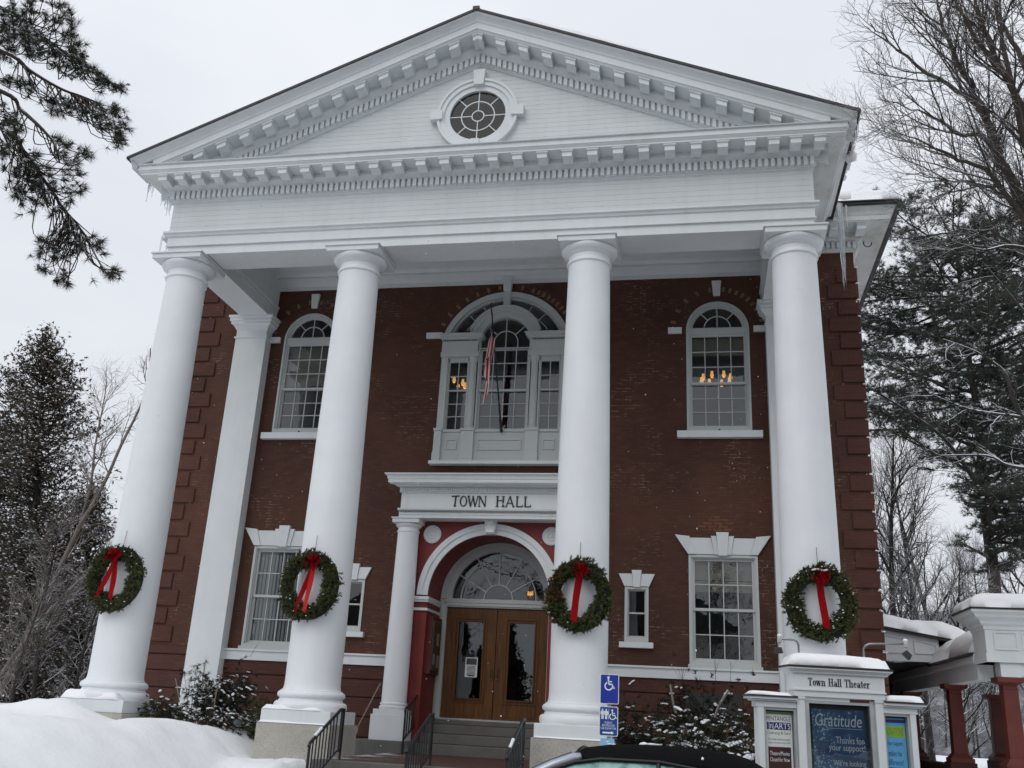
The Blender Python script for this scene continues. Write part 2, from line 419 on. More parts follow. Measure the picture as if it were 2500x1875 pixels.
# ------------------------------------------------------------------ mesh helpers
class MB:
    def __init__(s): s.v = []; s.f = []
    def add(s, vs, fs):
        o = len(s.v); s.v += [tuple(p) for p in vs]; s.f += [tuple(i + o for i in f) for f in fs]
        return s
    def box(s, x0, x1, y0, y1, z0, z1):
        return s.add([(x0,y0,z0),(x1,y0,z0),(x1,y1,z0),(x0,y1,z0),(x0,y0,z1),(x1,y0,z1),(x1,y1,z1),(x0,y1,z1)],
              [(0,3,2,1),(4,5,6,7),(0,1,5,4),(1,2,6,5),(2,3,7,6),(3,0,4,7)])
    def hexa(s, p):   # eight corners in box order
        return s.add(p, [(0,3,2,1),(4,5,6,7),(0,1,5,4),(1,2,6,5),(2,3,7,6),(3,0,4,7)])
    def plate(s, loops, y0, y1):
        """solid sheet in the x-z plane, first loop outer, others holes; y0 front, y1 back"""
        vl = [[Vector((x, z, 0)) for x, z in lp] for lp in loops]
        tris = tessellate_polygon(vl)
        fl = [p for lp in loops for p in lp]; n = len(fl)
        vs = [(x, y0, z) for x, z in fl] + [(x, y1, z) for x, z in fl]
        fs = []
        for a, b, c in tris:
            A, B, C = fl[a], fl[b], fl[c]
            if (B[0]-A[0])*(C[1]-A[1]) - (B[1]-A[1])*(C[0]-A[0]) < 0: b, c = c, b
            fs.append((a, b, c)); fs.append((n + a, n + c, n + b))
        o = 0
        for li, lp in enumerate(loops):
            k = len(lp)
            ar = sum(lp[i][0]*lp[(i+1) % k][1] - lp[(i+1) % k][0]*lp[i][1] for i in range(k))
            for i in range(k):
                a, b = o + i, o + (i + 1) % k
                q = (b, a, n + a, n + b)
                if (ar < 0) != (li > 0): q = q[::-1]
                fs.append(q)
            o += k
        return s.add(vs, fs)
    def prism(s, prof, x0, x1, axis='x'):
        """profile polygon of (y,z) run along x, or of (x,z) run along y"""
        k = len(prof)
        if axis == 'x': vs = [(x0, a, b) for a, b in prof] + [(x1, a, b) for a, b in prof]
        else: vs = [(a, x0, b) for a, b in prof] + [(a, x1, b) for a, b in prof]
        fs = [tuple(range(k))[::-1], tuple(range(k, 2*k))] + [(i, (i+1) % k, k + (i+1) % k, k + i) for i in range(k)]
        return s.add(vs, fs)
    def lathe(s, prof, cx, cy, n=40, cap=True):
        k = len(prof); vs = []; fs = []
        for r, z in prof:
            for i in range(n):
                a = 2*math.pi*i/n; vs.append((cx + r*math.cos(a), cy + r*math.sin(a), z))
        for j in range(k-1):
            for i in range(n):
                b = (i+1) % n; fs.append((j*n+i, j*n+b, (j+1)*n+b, (j+1)*n+i))
        if cap: fs += [tuple(range(n))[::-1], tuple(range((k-1)*n, k*n))]
        return s.add(vs, fs)
    def tube(s, pts, r, n=8, cap=True):
        pts = [Vector(p) for p in pts]; k = len(pts)
        rs = r if isinstance(r, (list, tuple)) else [r]*k
        vs = []; fs = []; ref = None
        for j, p in enumerate(pts):
            d = (pts[min(j+1, k-1)] - pts[max(j-1, 0)]).normalized()
            if ref is None: ref = d.orthogonal().normalized()
            ref = (ref - d*ref.dot(d)).normalized(); bi = d.cross(ref)
            for i in range(n):
                a = 2*math.pi*i/n; vs.append(p + (ref*math.cos(a) + bi*math.sin(a))*rs[j])
        for j in range(k-1):
            for i in range(n):
                b = (i+1) % n; fs.append((j*n+i, j*n+b, (j+1)*n+b, (j+1)*n+i))
        if cap: fs += [tuple(range(n))[::-1], tuple(range((k-1)*n, k*n))]
        return s.add(vs, fs)
    def mesh(s, name, mat, smooth=False):
        me = bpy.data.meshes.new(name); me.from_pydata(s.v, [], s.f)
        if mat: me.materials.append(MATS[mat])
        if smooth:
            me.polygons.foreach_set('use_smooth', [True]*len(me.polygons))
        me.update()
        return me
    def build(s, name, mat, parent=None, smooth=False, sharp=None, bevel=0.0):
        me = s.mesh(name, mat, smooth or bool(sharp))
        if sharp: me.set_sharp_from_angle(angle=rad(sharp))
        o = put(name, me, parent)
        if bevel:
            b = o.modifiers.new('edge', 'BEVEL'); b.width = bevel; b.segments = 2; b.limit_method = 'ANGLE'
        return o
def put(name, me, parent=None, loc=None, rot=None, scale=None):
    o = bpy.data.objects.new(name, me); COL.objects.link(o)
    if loc is not None: o.location = loc
    if rot is not None: o.rotation_euler = rot
    if scale is not None: o.scale = scale
    if parent is not None:
        o.parent = parent; o.matrix_parent_inverse = root_mat(parent).inverted()
    return o
def root_mat(o):
    m = o.matrix_basis.copy()
    while o.parent is not None:
        m = o.matrix_parent_inverse @ m
        o = o.parent; m = o.matrix_basis @ m
    return m
def thing(name, label, cat, loc=(0, 0, 0), rotz=0.0, group=None):
    o = bpy.data.objects.new(name, None); COL.objects.link(o)
    o.location = loc; o.rotation_euler = (0, 0, rotz); o.empty_display_size = 0.2
    return tag(o, label, cat, group)
def tag(o, label, cat, group=None, kind=None):
    o['label'] = label
    if cat: o['category'] = cat
    if group: o['group'] = group
    if kind: o['kind'] = kind
    return o
def local(o, parent):
    """child whose mesh is given in the parent's own frame"""
    o.parent = parent; o.matrix_parent_inverse = Matrix.Identity(4)
    return o
def np_mesh(name, V, F, mat, parent=None, smooth=False):
    V = np.asarray(V, dtype=np.float32); F = np.asarray(F, dtype=np.int32); k = F.shape[1]
    me = bpy.data.meshes.new(name)
    me.vertices.add(len(V)); me.vertices.foreach_set('co', V.ravel())
    me.loops.add(F.size); me.loops.foreach_set('vertex_index', F.ravel())
    me.polygons.add(len(F)); me.polygons.foreach_set('loop_start', np.arange(0, F.size, k, dtype=np.int32))
    me.polygons.foreach_set('loop_total', np.full(len(F), k, dtype=np.int32))
    me.polygons.foreach_set('use_smooth', np.full(len(F), smooth))
    me.materials.append(MATS[mat]); me.update(calc_edges=True)
    return put(name, me, parent)
def arc(cx, cz, r, a0, a1, n):
    return [(cx + r*math.cos(rad(a0 + (a1-a0)*i/n)), cz + r*math.sin(rad(a0 + (a1-a0)*i/n))) for i in range(n+1)]
def rect(x0, x1, z0, z1): return [(x0, z0), (x1, z0), (x1, z1), (x0, z1)]
def text_mesh(txt, mat, w=None, h=None, shear=0.0, space=1.0, depth=0.002):
    """flat lettering as a mesh in x-z, centred, scaled to a width and cap height"""
    cu = bpy.data.curves.new('lettering', 'FONT'); cu.body = txt; cu.align_x = 'CENTER'; cu.align_y = 'CENTER'
    cu.shear = shear; cu.space_character = space; cu.resolution_u = 3
    ob = bpy.data.objects.new('lettering', cu); COL.objects.link(ob)
    bpy.context.view_layer.update()
    me = bpy.data.meshes.new_from_object(ob.evaluated_get(bpy.context.evaluated_depsgraph_get()))
    bpy.data.objects.remove(ob)
    n = len(me.vertices); co = np.zeros(n*3); me.vertices.foreach_get('co', co); co = co.reshape(-1, 3)
    mn, mx = co.min(0), co.max(0); c = (mn + mx)/2; sz = mx - mn
    sx = w/sz[0] if w else 1.0; sz_ = h/sz[1] if h else sx
    if not w: sx = sz_
    out = np.zeros_like(co); out[:, 0] = (co[:, 0]-c[0])*sx; out[:, 2] = (co[:, 1]-c[1])*sz_
    me.vertices.foreach_set('co', out.ravel()); me.materials.clear(); me.materials.append(MATS[mat]); me.update()
    return me
# ================================================================== TOWN HALL
YF = -4.018            # face of the portico frieze
SL = 0.4148            # roof pitch
T0 = 15.51             # ridge
CX = 6.3               # outer column axis
CI = 2.393             # inner column axis
CY = -3.634            # column line
hall = thing('town_hall', 'red brick town hall with white columned portico and pediment', 'building', (0, 0, 0))

# ---- brick wall with real openings
def arch_loop(cx, hw, z0, zs, r, n=24):
    return [(cx - hw, z0), (cx + hw, z0)] + arc(cx, zs, r, 0, 180, n)
UX, LX, SX = 4.93, 4.94, 3.143
holes = []
for s in (-1, 1):
    holes.append(arch_loop(s*UX, 0.71, 7.67, 10.10, 0.71))
    holes.append(rect(s*LX - 0.71, s*LX + 0.71, 2.64, 4.965))
    holes.append(rect(s*SX - 0.25, s*SX + 0.25, 3.12, 4.265))
pal = [(-1.5, 6.95), (1.5, 6.95)] + [(1.6*math.cos(a), 9.6 + 1.6*math.sin(a)) for a in [math.asin(0.55/1.6) + (math.pi - 2*math.asin(0.55/1.6))*i/28 for i in range(29)]]
holes.append(pal)
holes.append(arch_loop(0, 1.5, 1.0, 3.92, 1.5))
MB().plate([[(-8.0, -0.3), (8.0, -0.3), (8.0, 11.95), (-8.0, 11.95)]] + holes, 0.0, 0.34).build('brick_wall', 'brick', hall)
MB().box(-8.0, -7.66, 0.34, 14, -0.3, 11.95).box(7.66, 8.0, 0.34, 14, -0.3, 11.95).box(-8.0, 8.0, 14, 14.3, -0.3, 11.95).build('side_wall', 'brick', hall)
# rooms behind the windows
def room(x0, x1, y0, y1, z0, z1):
    m = MB().box(x0, x1, y0, y1, z0, z1); m.f = [f[::-1] for k, f in enumerate(m.f) if k != 2]
    return m
room(-7.6, 7.6, 0.36, 7, 6.2, 11.7).build('upper_hall_interior', 'interior_wall', hall)
room(-7.6, -1.9, 0.36, 5, 1.3, 5.7).build('office_interior', 'interior_wall', hall)
room(1.9, 7.6, 0.36, 5, 1.3, 5.7).build('office_interior', 'interior_wall', hall)
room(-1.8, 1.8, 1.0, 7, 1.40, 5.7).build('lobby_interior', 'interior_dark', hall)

# ---- quoins and basement courses
qm = {}
def quoin(x0, x1, z0, z1):
    k = (round(x1 - x0, 2))
    if k not in qm:
        b = 0.012; w, h = k/2, (z1-z0)/2
        m = MB().hexa([(-w,.06,-h),(w,.06,-h),(w,.14,-h),(-w,.14,-h),(-w,.06,h),(w,.06,h),(w,.14,h),(-w,.14,h)])
        # chamfered face
        m.add([(-w,.06,-h),(w,.06,-h),(w,.06,h),(-w,.06,h),(-w+b,0.045,-h+b),(w-b,0.045,-h+b),(w-b,0.045,h-b),(-w+b,0.045,h-b)],
              [(4,5,6,7),(0,1,5,4),(1,2,6,5),(2,3,7,6),(3,0,4,7)])
        qm[k] = m.mesh('quoin', 'quoin_brick')
    put('quoin', qm[k], hall, ((x0+x1)/2, -0.085, (z0+z1)/2))
for s in (-1, 1):
    for k in range(22):
        zt = 11.53 - 0.402*k
        if zt < 3.0: break
        xl = 7.59 if k % 2 == 0 else 7.385
        a, b = sorted((s*xl, s*8.05))
        quoin(a, b, zt - 0.345, zt)
zc = [2.66, 2.47, 2.12, 1.75, 1.36, 0.95, 0.5, 0.0]
for s in (-1, 1):
    for k in range(7):
        a, b = sorted((s*2.22, s*8.06)) if k else sorted((s*6.0, s*8.06))
        m = MB().prism([(0.05, zc[k+1] + 0.004), (-0.045, zc[k+1] + 0.012), (-0.06, zc[k+1] + 0.03), (-0.06, zc[k] - 0.02), (-0.045, zc[k] - 0.004), (0.05, zc[k] - 0.002)], a, b)
        m.build('basement_course', 'base_brick', hall)
    a, b = sorted((s*2.12, s*5.985))
    MB().box(a, b, -0.10, 0.0, 2.42, 2.61).box(a, b, -0.135, 0.0, 2.613, 2.652).build('water_table', 'white_paint', hall)

# ---- windows
pane_cache = {}
def pane(parent, x, y, z, w, h, mat='pane_glass'):
    k = (round(w, 3), round(h, 3), mat)
    if k not in pane_cache:
        pane_cache[k] = MB().add([(-w/2,0,-h/2),(w/2,0,-h/2),(w/2,0,h/2),(-w/2,0,h/2)], [(0,1,2,3)]).mesh('pane', mat)
    put('pane', pane_cache[k], parent, (x, y, z), (rad(random.uniform(-.35,.35)), 0, rad(random.uniform(-.35,.35))))
def sector_pane(parent, cx, cz, r0, r1, a0, a1, y, mat='pane_glass'):
    n = max(2, int(abs(a1-a0)/7))
    lp = arc(cx, cz, r1, a0, a1, n) + (arc(cx, cz, r0, a1, a0, n) if r0 > 0.001 else [(cx, cz)])
    MB().add([(x, y, z) for x, z in lp], [tuple(range(len(lp)))]).build('pane', mat, parent)
def ring(m, cx, cz, r0, r1, y0, y1, a0=0, a1=360, n=48):
    if a1 - a0 >= 360:
        m.plate([arc(cx, cz, r1, 0, 360 - 360/n, n-1), arc(cx, cz, r0, 0, 360 - 360/n, n-1)], y0, y1)
    else:
        k = n
        P0 = arc(cx, cz, r0, a0, a1, k); P1 = arc(cx, cz, r1, a0, a1, k)
        for i in range(k):
            q = [P0[i], P0[i+1], P1[i+1], P1[i]]
            m.hexa([(*[q[0][0]], y0, q[0][1]), (q[1][0], y0, q[1][1]), (q[1][0], y1, q[1][1]), (q[0][0], y1, q[0][1]),
                    (q[3][0], y0, q[3][1]), (q[2][0], y0, q[2][1]), (q[2][0], y1, q[2][1]), (q[3][0], y1, q[3][1])])
    return m
def spoke(m, cx, cz, a, r0, r1, w, y0, y1):
    c, s = math.cos(rad(a)), math.sin(rad(a)); px, pz = -s*w/2, c*w/2
    q = [(cx+c*r0-px, cz+s*r0-pz), (cx+c*r1-px, cz+s*r1-pz), (cx+c*r1+px, cz+s*r1+pz), (cx+c*r0+px, cz+s*r0+pz)]
    m.plate([q], y0, y1)
def sash(parent, x0, x1, z0, z1, cols, rows, y, stile=0.045, bar=0.02, mat='window_paint', gmat='pane_glass'):
    m = MB()
    m.box(x0, x1, y-.03, y+.012, z0, z0+stile*1.2).box(x0, x1, y-.03, y+.012, z1-stile, z1)
    m.box(x0, x0+stile, y-.03, y+.012, z0+stile*1.2, z1-stile).box(x1-stile, x1, y-.03, y+.012, z0+stile*1.2, z1-stile)
    gx0, gx1, gz0, gz1 = x0+stile, x1-stile, z0+stile*1.2, z1-stile
    pw, ph = (gx1-gx0)/cols, (gz1-gz0)/rows
    for i in range(1, cols): m.box(gx0+i*pw-bar/2, gx0+i*pw+bar/2, y-.02, y+.01, gz0, gz1)
    for j in range(1, rows): m.box(gx0, gx1, y-.0185, y+.0085, gz0+j*ph-bar/2, gz0+j*ph+bar/2)
    o = m.build('sash', mat, parent)
    for i in range(cols):
        for j in range(rows): pane(parent, gx0+(i+.5)*pw, y, gz0+(j+.5)*ph, pw, ph, gmat)
    return o
def keystone(name, parent, cx, z0, z1, w0, w1, y0, y1, mat='white_paint'):
    MB().plate([[(cx-w0/2, z0), (cx+w0/2, z0), (cx+w1/2, z1), (cx-w1/2, z1)]], y0, y1).build(name, mat, parent)

def arched_window(s):
    cx = s*UX
    # frame: stepped casing following the arch
    m = MB()
    for hw, iw, y0, y1, dz in ((0.703, 0.655, -0.012, 0.12, 0.0), (0.655, 0.615, 0.03, 0.14, 0.0)):
        m.plate([arch_loop(cx, hw, 7.675, 10.10, hw), [(cx-iw, 7.675 + 0.12), (cx+iw, 7.675 + 0.12)] + arc(cx, 10.10, iw, 0, 180, 24)], y0, y1)
    w = m.build('window', 'window_paint', hall)
    MB().box(cx-.62, cx+.62, 0.035, 0.14, 10.0, 10.17).box(cx-.62, cx+.62, 0.018, 0.035, 10.03, 10.12).build('transom_bar', 'window_paint', w)
    sash(w, cx-.62, cx+.62, 8.80, 10.0, 4, 3, 0.09)
    sash(w, cx-.62, cx+.62, 7.79, 8.84, 4, 3, 0.135)
    m = MB()
    ring(m, cx, 10.17, 0.285, 0.307, 0.075, 0.10, 0, 180, 16)
    for a in (45, 90, 135): spoke(m, cx, 10.17, a, 0.0 if a == 90 else 0.3, 0.56, 0.022, 0.078, 0.098)
    ring(m, cx, 10.10, 0.565, 0.618, 0.07, 0.12, 6, 174, 24)
    m.build('fanlight_bars', 'window_paint', w)
    for a0, a1 in ((0, 45), (45, 90), (90, 135), (135, 180)): sector_pane(w, cx, 10.15, 0.29, 0.57, a0, a1, 0.09)
    for a0, a1 in ((0, 90), (90, 180)): sector_pane(w, cx, 10.15, 0, 0.29, a0, a1, 0.09)
    MB().box(cx-.92, cx+.92, -0.13, 0.10, 7.515, 7.672).build('sill', 'white_paint', w, bevel=0.008)
    MB().box(cx-.02, cx+.02, -0.03, 0.09, 7.68, 7.73).build('sash_lift', 'iron', w)
    keystone('keystone', w, cx, 10.94, 11.31, 0.15, 0.215, -0.07, 0.05)
    for k in (-1, 1): MB().box(cx + k*0.955 - 0.155, cx + k*0.955 + 0.155, -0.07, 0.05, 10.02, 10.16).build('springer_block', 'white_paint', w)
    for i in range(19):      # pale headers in the relieving arch
        a = 12 + 156*i/18
        if abs(a - 90) < 6: continue
        c, sn = math.cos(rad(a)), math.sin(rad(a)); r0, r1, hwid = 0.955, 1.075, 0.032
        q = [(cx+c*r0+sn*hwid, 10.1+sn*r0-c*hwid), (cx+c*r1+sn*hwid, 10.1+sn*r1-c*hwid), (cx+c*r1-sn*hwid, 10.1+sn*r1+c*hwid), (cx+c*r0-sn*hwid, 10.1+sn*r0+c*hwid)]
        MB().plate([q], -0.006, 0.02).build('arch_brick', 'tan_brick' if i % 2 == 0 or s > 0 and i < 9 else 'brick', w)
    return w
random.seed(3)
win_r = arched_window(1); win_l = arched_window(-1)

def lower_window(s):
    cx = s*LX
    m = MB()
    m.plate([rect(cx-.71, cx+.71, 2.655, 4.96), rect(cx-.655, cx+.655, 2.77, 4.905)], -0.03, 0.13)
    m.plate([rect(cx-.655, cx+.655, 2.77, 4.905), rect(cx-.63, cx+.63, 2.80, 4.885)], 0.01, 0.15)
    m.box(cx-.74, cx+.74, -0.10, 0.05, 2.653, 2.72)
    w = m.build('window', 'window_paint', hall)
    sash(w, cx-.63, cx+.63, 3.81, 4.885, 4, 2, 0.09)
    sash(w, cx-.63, cx+.63, 2.80, 3.85, 4, 2, 0.132)
    # flat arch lintel with raised ends and a keystone
    for k in (-1, 1):
        e = [(cx+k*.72, 4.97), (cx+k*.99, 5.375), (cx+k*.69, 5.345), (cx+k*.56, 4.97)]
        MB().plate([e if k > 0 else e[::-1]], -0.07, 0.05).build('lintel_end', 'white_paint', w)
        q = [(cx+k*.558, 4.97), (cx+k*.675, 5.315), (cx+k*.24, 5.315), (cx+k*.17, 4.97)]
        MB().plate([q if k > 0 else q[::-1]], -0.045, 0.05).build('lintel', 'white_paint', w)
        q = [(cx+k*.168, 4.962), (cx+k*.238, 5.355), (cx+k*.13, 5.355), (cx+k*.09, 4.962)]
        MB().plate([q if k > 0 else q[::-1]], -0.075, 0.05).build('lintel_step', 'white_paint', w)
    keystone('keystone', w, cx, 4.94, 5.43, 0.178, 0.258, -0.11, 0.05)
    if s > 0:
        for j in range(9):
            zz = 4.86 - j*0.045; MB().box(cx-.58, cx+.58, 0.20, 0.225, zz-.041, zz).build('blind_slat', 'shade_cloth', w)
        MB().box(cx-.58, cx+.58, 0.20, 0.225, 4.22, 4.44).build('blind', 'shade_cloth', w)
    else:
        for j in range(14):
            x = cx - .565 + j*0.087
            MB().hexa([(x-.022,.20,2.86),(x+.022,.225,2.86),(x+.02,.228,2.86),(x-.024,.203,2.86),(x-.022,.20,4.80),(x+.022,.225,4.80),(x+.02,.228,4.80),(x-.024,.203,4.80)]).build('blind_slat', 'blind_slat', w)
    return w
lower_window(1); lower_window(-1)
# slipped repair bricks above the right-hand lintel
rb = MB().box(-.095, .095, -.005, .02, -.028, .028).mesh('repair_brick', 'orange_brick')
for j, row in enumerate(((-.22, 0.0, .22), (-.32, -.1, .12), (-.2, .02, .25), (-.08, .12), (-.05,))):
    for x in row: put('repair_brick', rb, hall, (LX - .1 + x, 0, 5.50 + j*0.0675))

def small_window(s):
    cx = s*SX
    w = MB().plate([rect(cx-.25, cx+.25, 3.125, 4.26), rect(cx-.19, cx+.19, 3.22, 4.20)], -0.02, 0.13).build('window', 'window_paint', hall)
    sash(w, cx-.19, cx+.19, 3.70, 4.20, 1, 1, 0.09, 0.028); sash(w, cx-.19, cx+.19, 3.22, 3.73, 1, 1, 0.125, 0.028)
    MB().box(cx-.352, cx+.352, -0.11, 0.05, 3.0, 3.115).build('sill', 'white_paint', w, bevel=0.006)
    for k in (-1, 1):
        q = [(cx+k*.26, 4.266), (cx+k*.38, 4.525), (cx+k*.105, 4.525), (cx+k*.07, 4.266)]
        MB().plate([q if k > 0 else q[::-1]], -0.05, 0.05).build('lintel', 'white_paint', w)
    keystone('keystone', w, cx, 4.245, 4.6, 0.135, 0.205, -0.08, 0.05)
small_window(1); small_window(-1)

# ---- tall three-part window over the door
PW = MB()
def seg_arc(r, zmin, n=28):
    a0 = math.degrees(math.asin((zmin - 9.6)/r)); return arc(0, 9.6, r, a0, 180 - a0, n)
ring(PW, 0, 9.6, 1.46, 1.6, -0.06, 0.16, 17.5, 162.5, 34)
ring(PW, 0, 9.6, 1.405, 1.47, 0.0, 0.18, 19, 161, 34)
pw = PW.build('great_window', 'window_paint', hall)
m = MB()
ring(m, 0, 9.93, 0.74, 0.87, -0.10, 0.14, 14, 166, 30); ring(m, 0, 9.93, 0.60, 0.74, -0.06, 0.14, -4, 184, 34)
ring(m, 0, 9.93, 0.855, 0.90, -0.13, 0.10, 16, 164, 30)
m.build('inner_arch', 'window_paint', pw)
keystone('keystone', pw, 0.0, 10.80, 11.22, 0.16, 0.17, -0.10, 0.10, 'window_paint')
keystone('keystone', pw, 0.0, 11.20, 11.60, 0.17, 0.225, -0.16, 0.05)
m = MB()
ring(m, 0, 9.55, 1.20, 1.22, 0.06, 0.09, 36, 83, 14); ring(m, 0, 9.55, 1.20, 1.22, 0.06, 0.09, 97, 144, 14)
for a in (44, 62, 118, 136): spoke(m, 0, 9.75, a, 0.78, 1.36, 0.02, 0.062, 0.088)
m.build('fanlight_bars', 'window_paint', pw)
for a0, a1 in ((24, 44), (44, 62), (62, 86), (94, 118), (118, 136), (136, 156)):
    sector_pane(pw, 0, 9.75, 0.70, 1.46, a0, a1, 0.08)
# centre light
sash(pw, -.59, .59, 8.69, 9.76, 4, 3, 0.06); sash(pw, -.59, .59, 7.74, 8.74, 4, 3, 0.10)
m = MB()
ring(m, 0, 9.93, 0.28, 0.30, 0.05, 0.08, 0, 180, 18)
m.box(-.3, -.28, .05, .08, 9.76, 9.93).box(.28, .3, .05, .08, 9.76, 9.93).box(-.6, .6, .03, .09, 9.74, 9.79)
spoke(m, 0, 9.93, 90, -0.16, 0.6, 0.02, 0.052, 0.078)
for a in (42, 138): spoke(m, 0, 9.93, a, 0.29, 0.6, 0.02, 0.052, 0.078)
m.build('fanlight_bars', 'window_paint', pw)
for a0, a1 in ((0, 42), (42, 90), (90, 138), (138, 180)): sector_pane(pw, 0, 9.93, 0.29, 0.62, a0, a1, 0.065)
for k in (-1, 1): sector_pane(pw, 0, 9.93, 0, 0.29, 0 if k > 0 else 90, 90 if k > 0 else 180, 0.065); pane(pw, k*.14, .065, 9.85, .28, .16); pane(pw, k*.44, .065, 9.85, .28, .16)
for s in (-1, 1):
    def bx(x0, x1, *r): a, b = sorted((s*x0, s*x1)); return (a, b, *r)
    # side entablature block with little cornice
    m = MB().box(*bx(.64, 1.52, -.10, .15, 9.64, 9.965)).box(*bx(.60, 1.53, -.13, .15, 9.53, 9.643))
    m.box(*bx(.58, 1.54, -.16, .15, 9.962, 10.0)).box(*bx(.53, 1.55, -.22, .15, 10.0, 10.05)).box(*bx(.50, 1.56, -.26, .15, 10.05, 10.08))
    m.build('side_entablature', 'window_paint', pw)
    m = MB()
    for i in range(18): x = .68 + i*.047; m.box(*bx(x, x+.024, -.115, -.09, 9.925, 9.955))
    o = m.build('bead_row', 'interior_dark', pw); o['kind'] = 'stuff'
    m = MB().box(*bx(1.36, 1.52, -.05, .14, 7.74, 9.53)).box(*bx(1.33, 1.38, .0, .12, 7.74, 9.50)).box(*bx(.83, .87, .0, .12, 7.74, 9.53))
    m.box(*bx(.85, 1.36, .0, .12, 9.44, 9.53)).box(*bx(.59, .63, -.02, .12, 7.74, 9.9)).build('window_frame', 'window_paint', pw)
    sash(pw, *bx(.86, 1.34)[:2], 8.70, 9.45, 2, 2, 0.05, 0.03); sash(pw, *bx(.86, 1.34)[:2], 7.74, 8.74, 2, 3, 0.085, 0.03)
    # colonnette between the lights
    m = MB().lathe([(.115,7.75),(.115,7.79),(.105,7.82),(.088,7.84),(.086,8.4),(.078,9.36),(.08,9.40),(.095,9.43),(.095,9.46),(.11,9.48),(.11,9.53)], s*.735, -0.02, 20)
    m.build('colonnette', 'window_paint', pw, sharp=35)
    # pedestals of the panelled apron
    for x0, x1 in ((.60, .90), (1.37, 1.54)):
        m = MB().box(*bx(x0, x1, -.14, .1, 7.17, 7.69)).box(*bx(x0-.015, x1+.015, -.17, .1, 7.69, 7.745)).box(*bx(x0-.01, x1+.01, -.165, .1, 6.96, 7.17))
        m.build('apron_pedestal', 'window_paint', pw, bevel=0.006)
    m = MB().box(*bx(.90, 1.37, -.06, .1, 6.96, 7.74)).box(*bx(.90, 1.37, -.10, -.05, 7.67, 7.73)).box(*bx(.90, 1.37, -.09, -.05, 6.96, 7.14))
    m.plate([rect(*bx(1.0, 1.27)[:2], 7.25, 7.50), rect(*bx(1.03, 1.24)[:2], 7.28, 7.47)], -.085, -.05)
    m.build('apron_panel', 'window_paint', pw)
m = MB().box(-.60, .60, -.06, .1, 6.96, 7.74).box(-.60, .60, -.10, -.05, 7.67, 7.73).box(-.60, .60, -.09, -.05, 6.96, 7.14)
m.plate([rect(-.51, .51, 7.24, 7.50), rect(-.48, .48, 7.27, 7.47)], -.085, -.05)
m.build('apron_panel', 'window_paint', pw)
MB().box(-1.60, 1.60, -.21, .1, 6.885, 6.958).build('sill', 'white_paint', pw)
for s in (-1, 1):
    a, b = sorted((s*1.56, s*1.945)); MB().box(a, b, -.07, .05, 10.04, 10.18).build('springer_block', 'white_paint', pw)
for i in range(30):
    a = 23 + 134*i/29
    if abs(a-90) < 5: continue
    c, sn = math.cos(rad(a)), math.sin(rad(a)); r0, r1, hw, cz = 1.69, 1.81, .033, 9.6
    q = [(c*r0+sn*hw, cz+sn*r0-c*hw), (c*r1+sn*hw, cz+sn*r1-c*hw), (c*r1-sn*hw, cz+sn*r1+c*hw), (c*r0-sn*hw, cz+sn*r0+c*hw)]
    MB().plate([q], -0.006, 0.02).build('arch_brick', 'tan_brick' if i % 2 == 0 or i < 10 else 'quoin_brick', pw)
# roller shades half drawn in the upper rooms
for cx, zb in ((-UX, 8.95), (UX, 9.55)):
    MB().box(cx-.6, cx+.6, .24, .245, zb, 9.98).build('roller_shade', 'shade_cloth', hall)
# ---- the four great columns
def col_r(z):
    t = (z - 1.80)/(9.99 - 1.80)
    return 0.495 - 0.088*(max(0, t - 0.15)/0.85)**1.35
def column(x):
    prof = [(0.545, 1.775), (0.545, 1.79), (0.515, 1.80), (0.500, 1.86)] + [(col_r(1.95 + 8.0*i/22), 1.95 + 8.0*i/22) for i in range(23)]
    prof += [(0.41, 9.965), (0.437, 9.975), (0.445, 10.0), (0.437, 10.025), (0.412, 10.032), (0.408, 10.06), (0.41, 10.15)]
    c = MB().lathe(prof, x, CY, 56, False).build('column', 'column_paint', hall, sharp=40)
    cap = [(0.41, 10.15), (0.432, 10.155), (0.435, 10.17), (0.45, 10.172), (0.452, 10.185), (0.485, 10.195), (0.525, 10.225), (0.548, 10.265), (0.55, 10.30), (0.53, 10.318)]
    MB().lathe(cap, x, CY, 56).build('capital', 'column_paint', c, sharp=40)
    m = MB().box(x-.555, x+.555, CY-.555, CY+.555, 10.315, 10.42).box(x-.585, x+.585, CY-.585, CY+.585, 10.42, 10.455)
    m.build('abacus', 'white_paint', c, bevel=0.008)
    base = [(0.63, 1.455), (0.645, 1.49), (0.648, 1.53), (0.635, 1.575), (0.60, 1.60), (0.57, 1.605), (0.57, 1.62), (0.555, 1.635), (0.557, 1.66), (0.58, 1.665), (0.60, 1.69), (0.602, 1.72), (0.585, 1.755), (0.55, 1.775)]
    MB().lathe(base, x, CY, 56).build('base', 'column_paint', c, sharp=40)
    MB().box(x-.635, x+.635, CY-.635, CY+.635, 1.235, 1.455).build('plinth', 'white_paint', c, bevel=0.012)
    MB().box(x-.675, x+.675, CY-.675, CY+.675, -0.3, 1.233).build('pedestal', 'granite', c, bevel=0.012)
for x in (-CX, -CI, CI, CX): column(x)

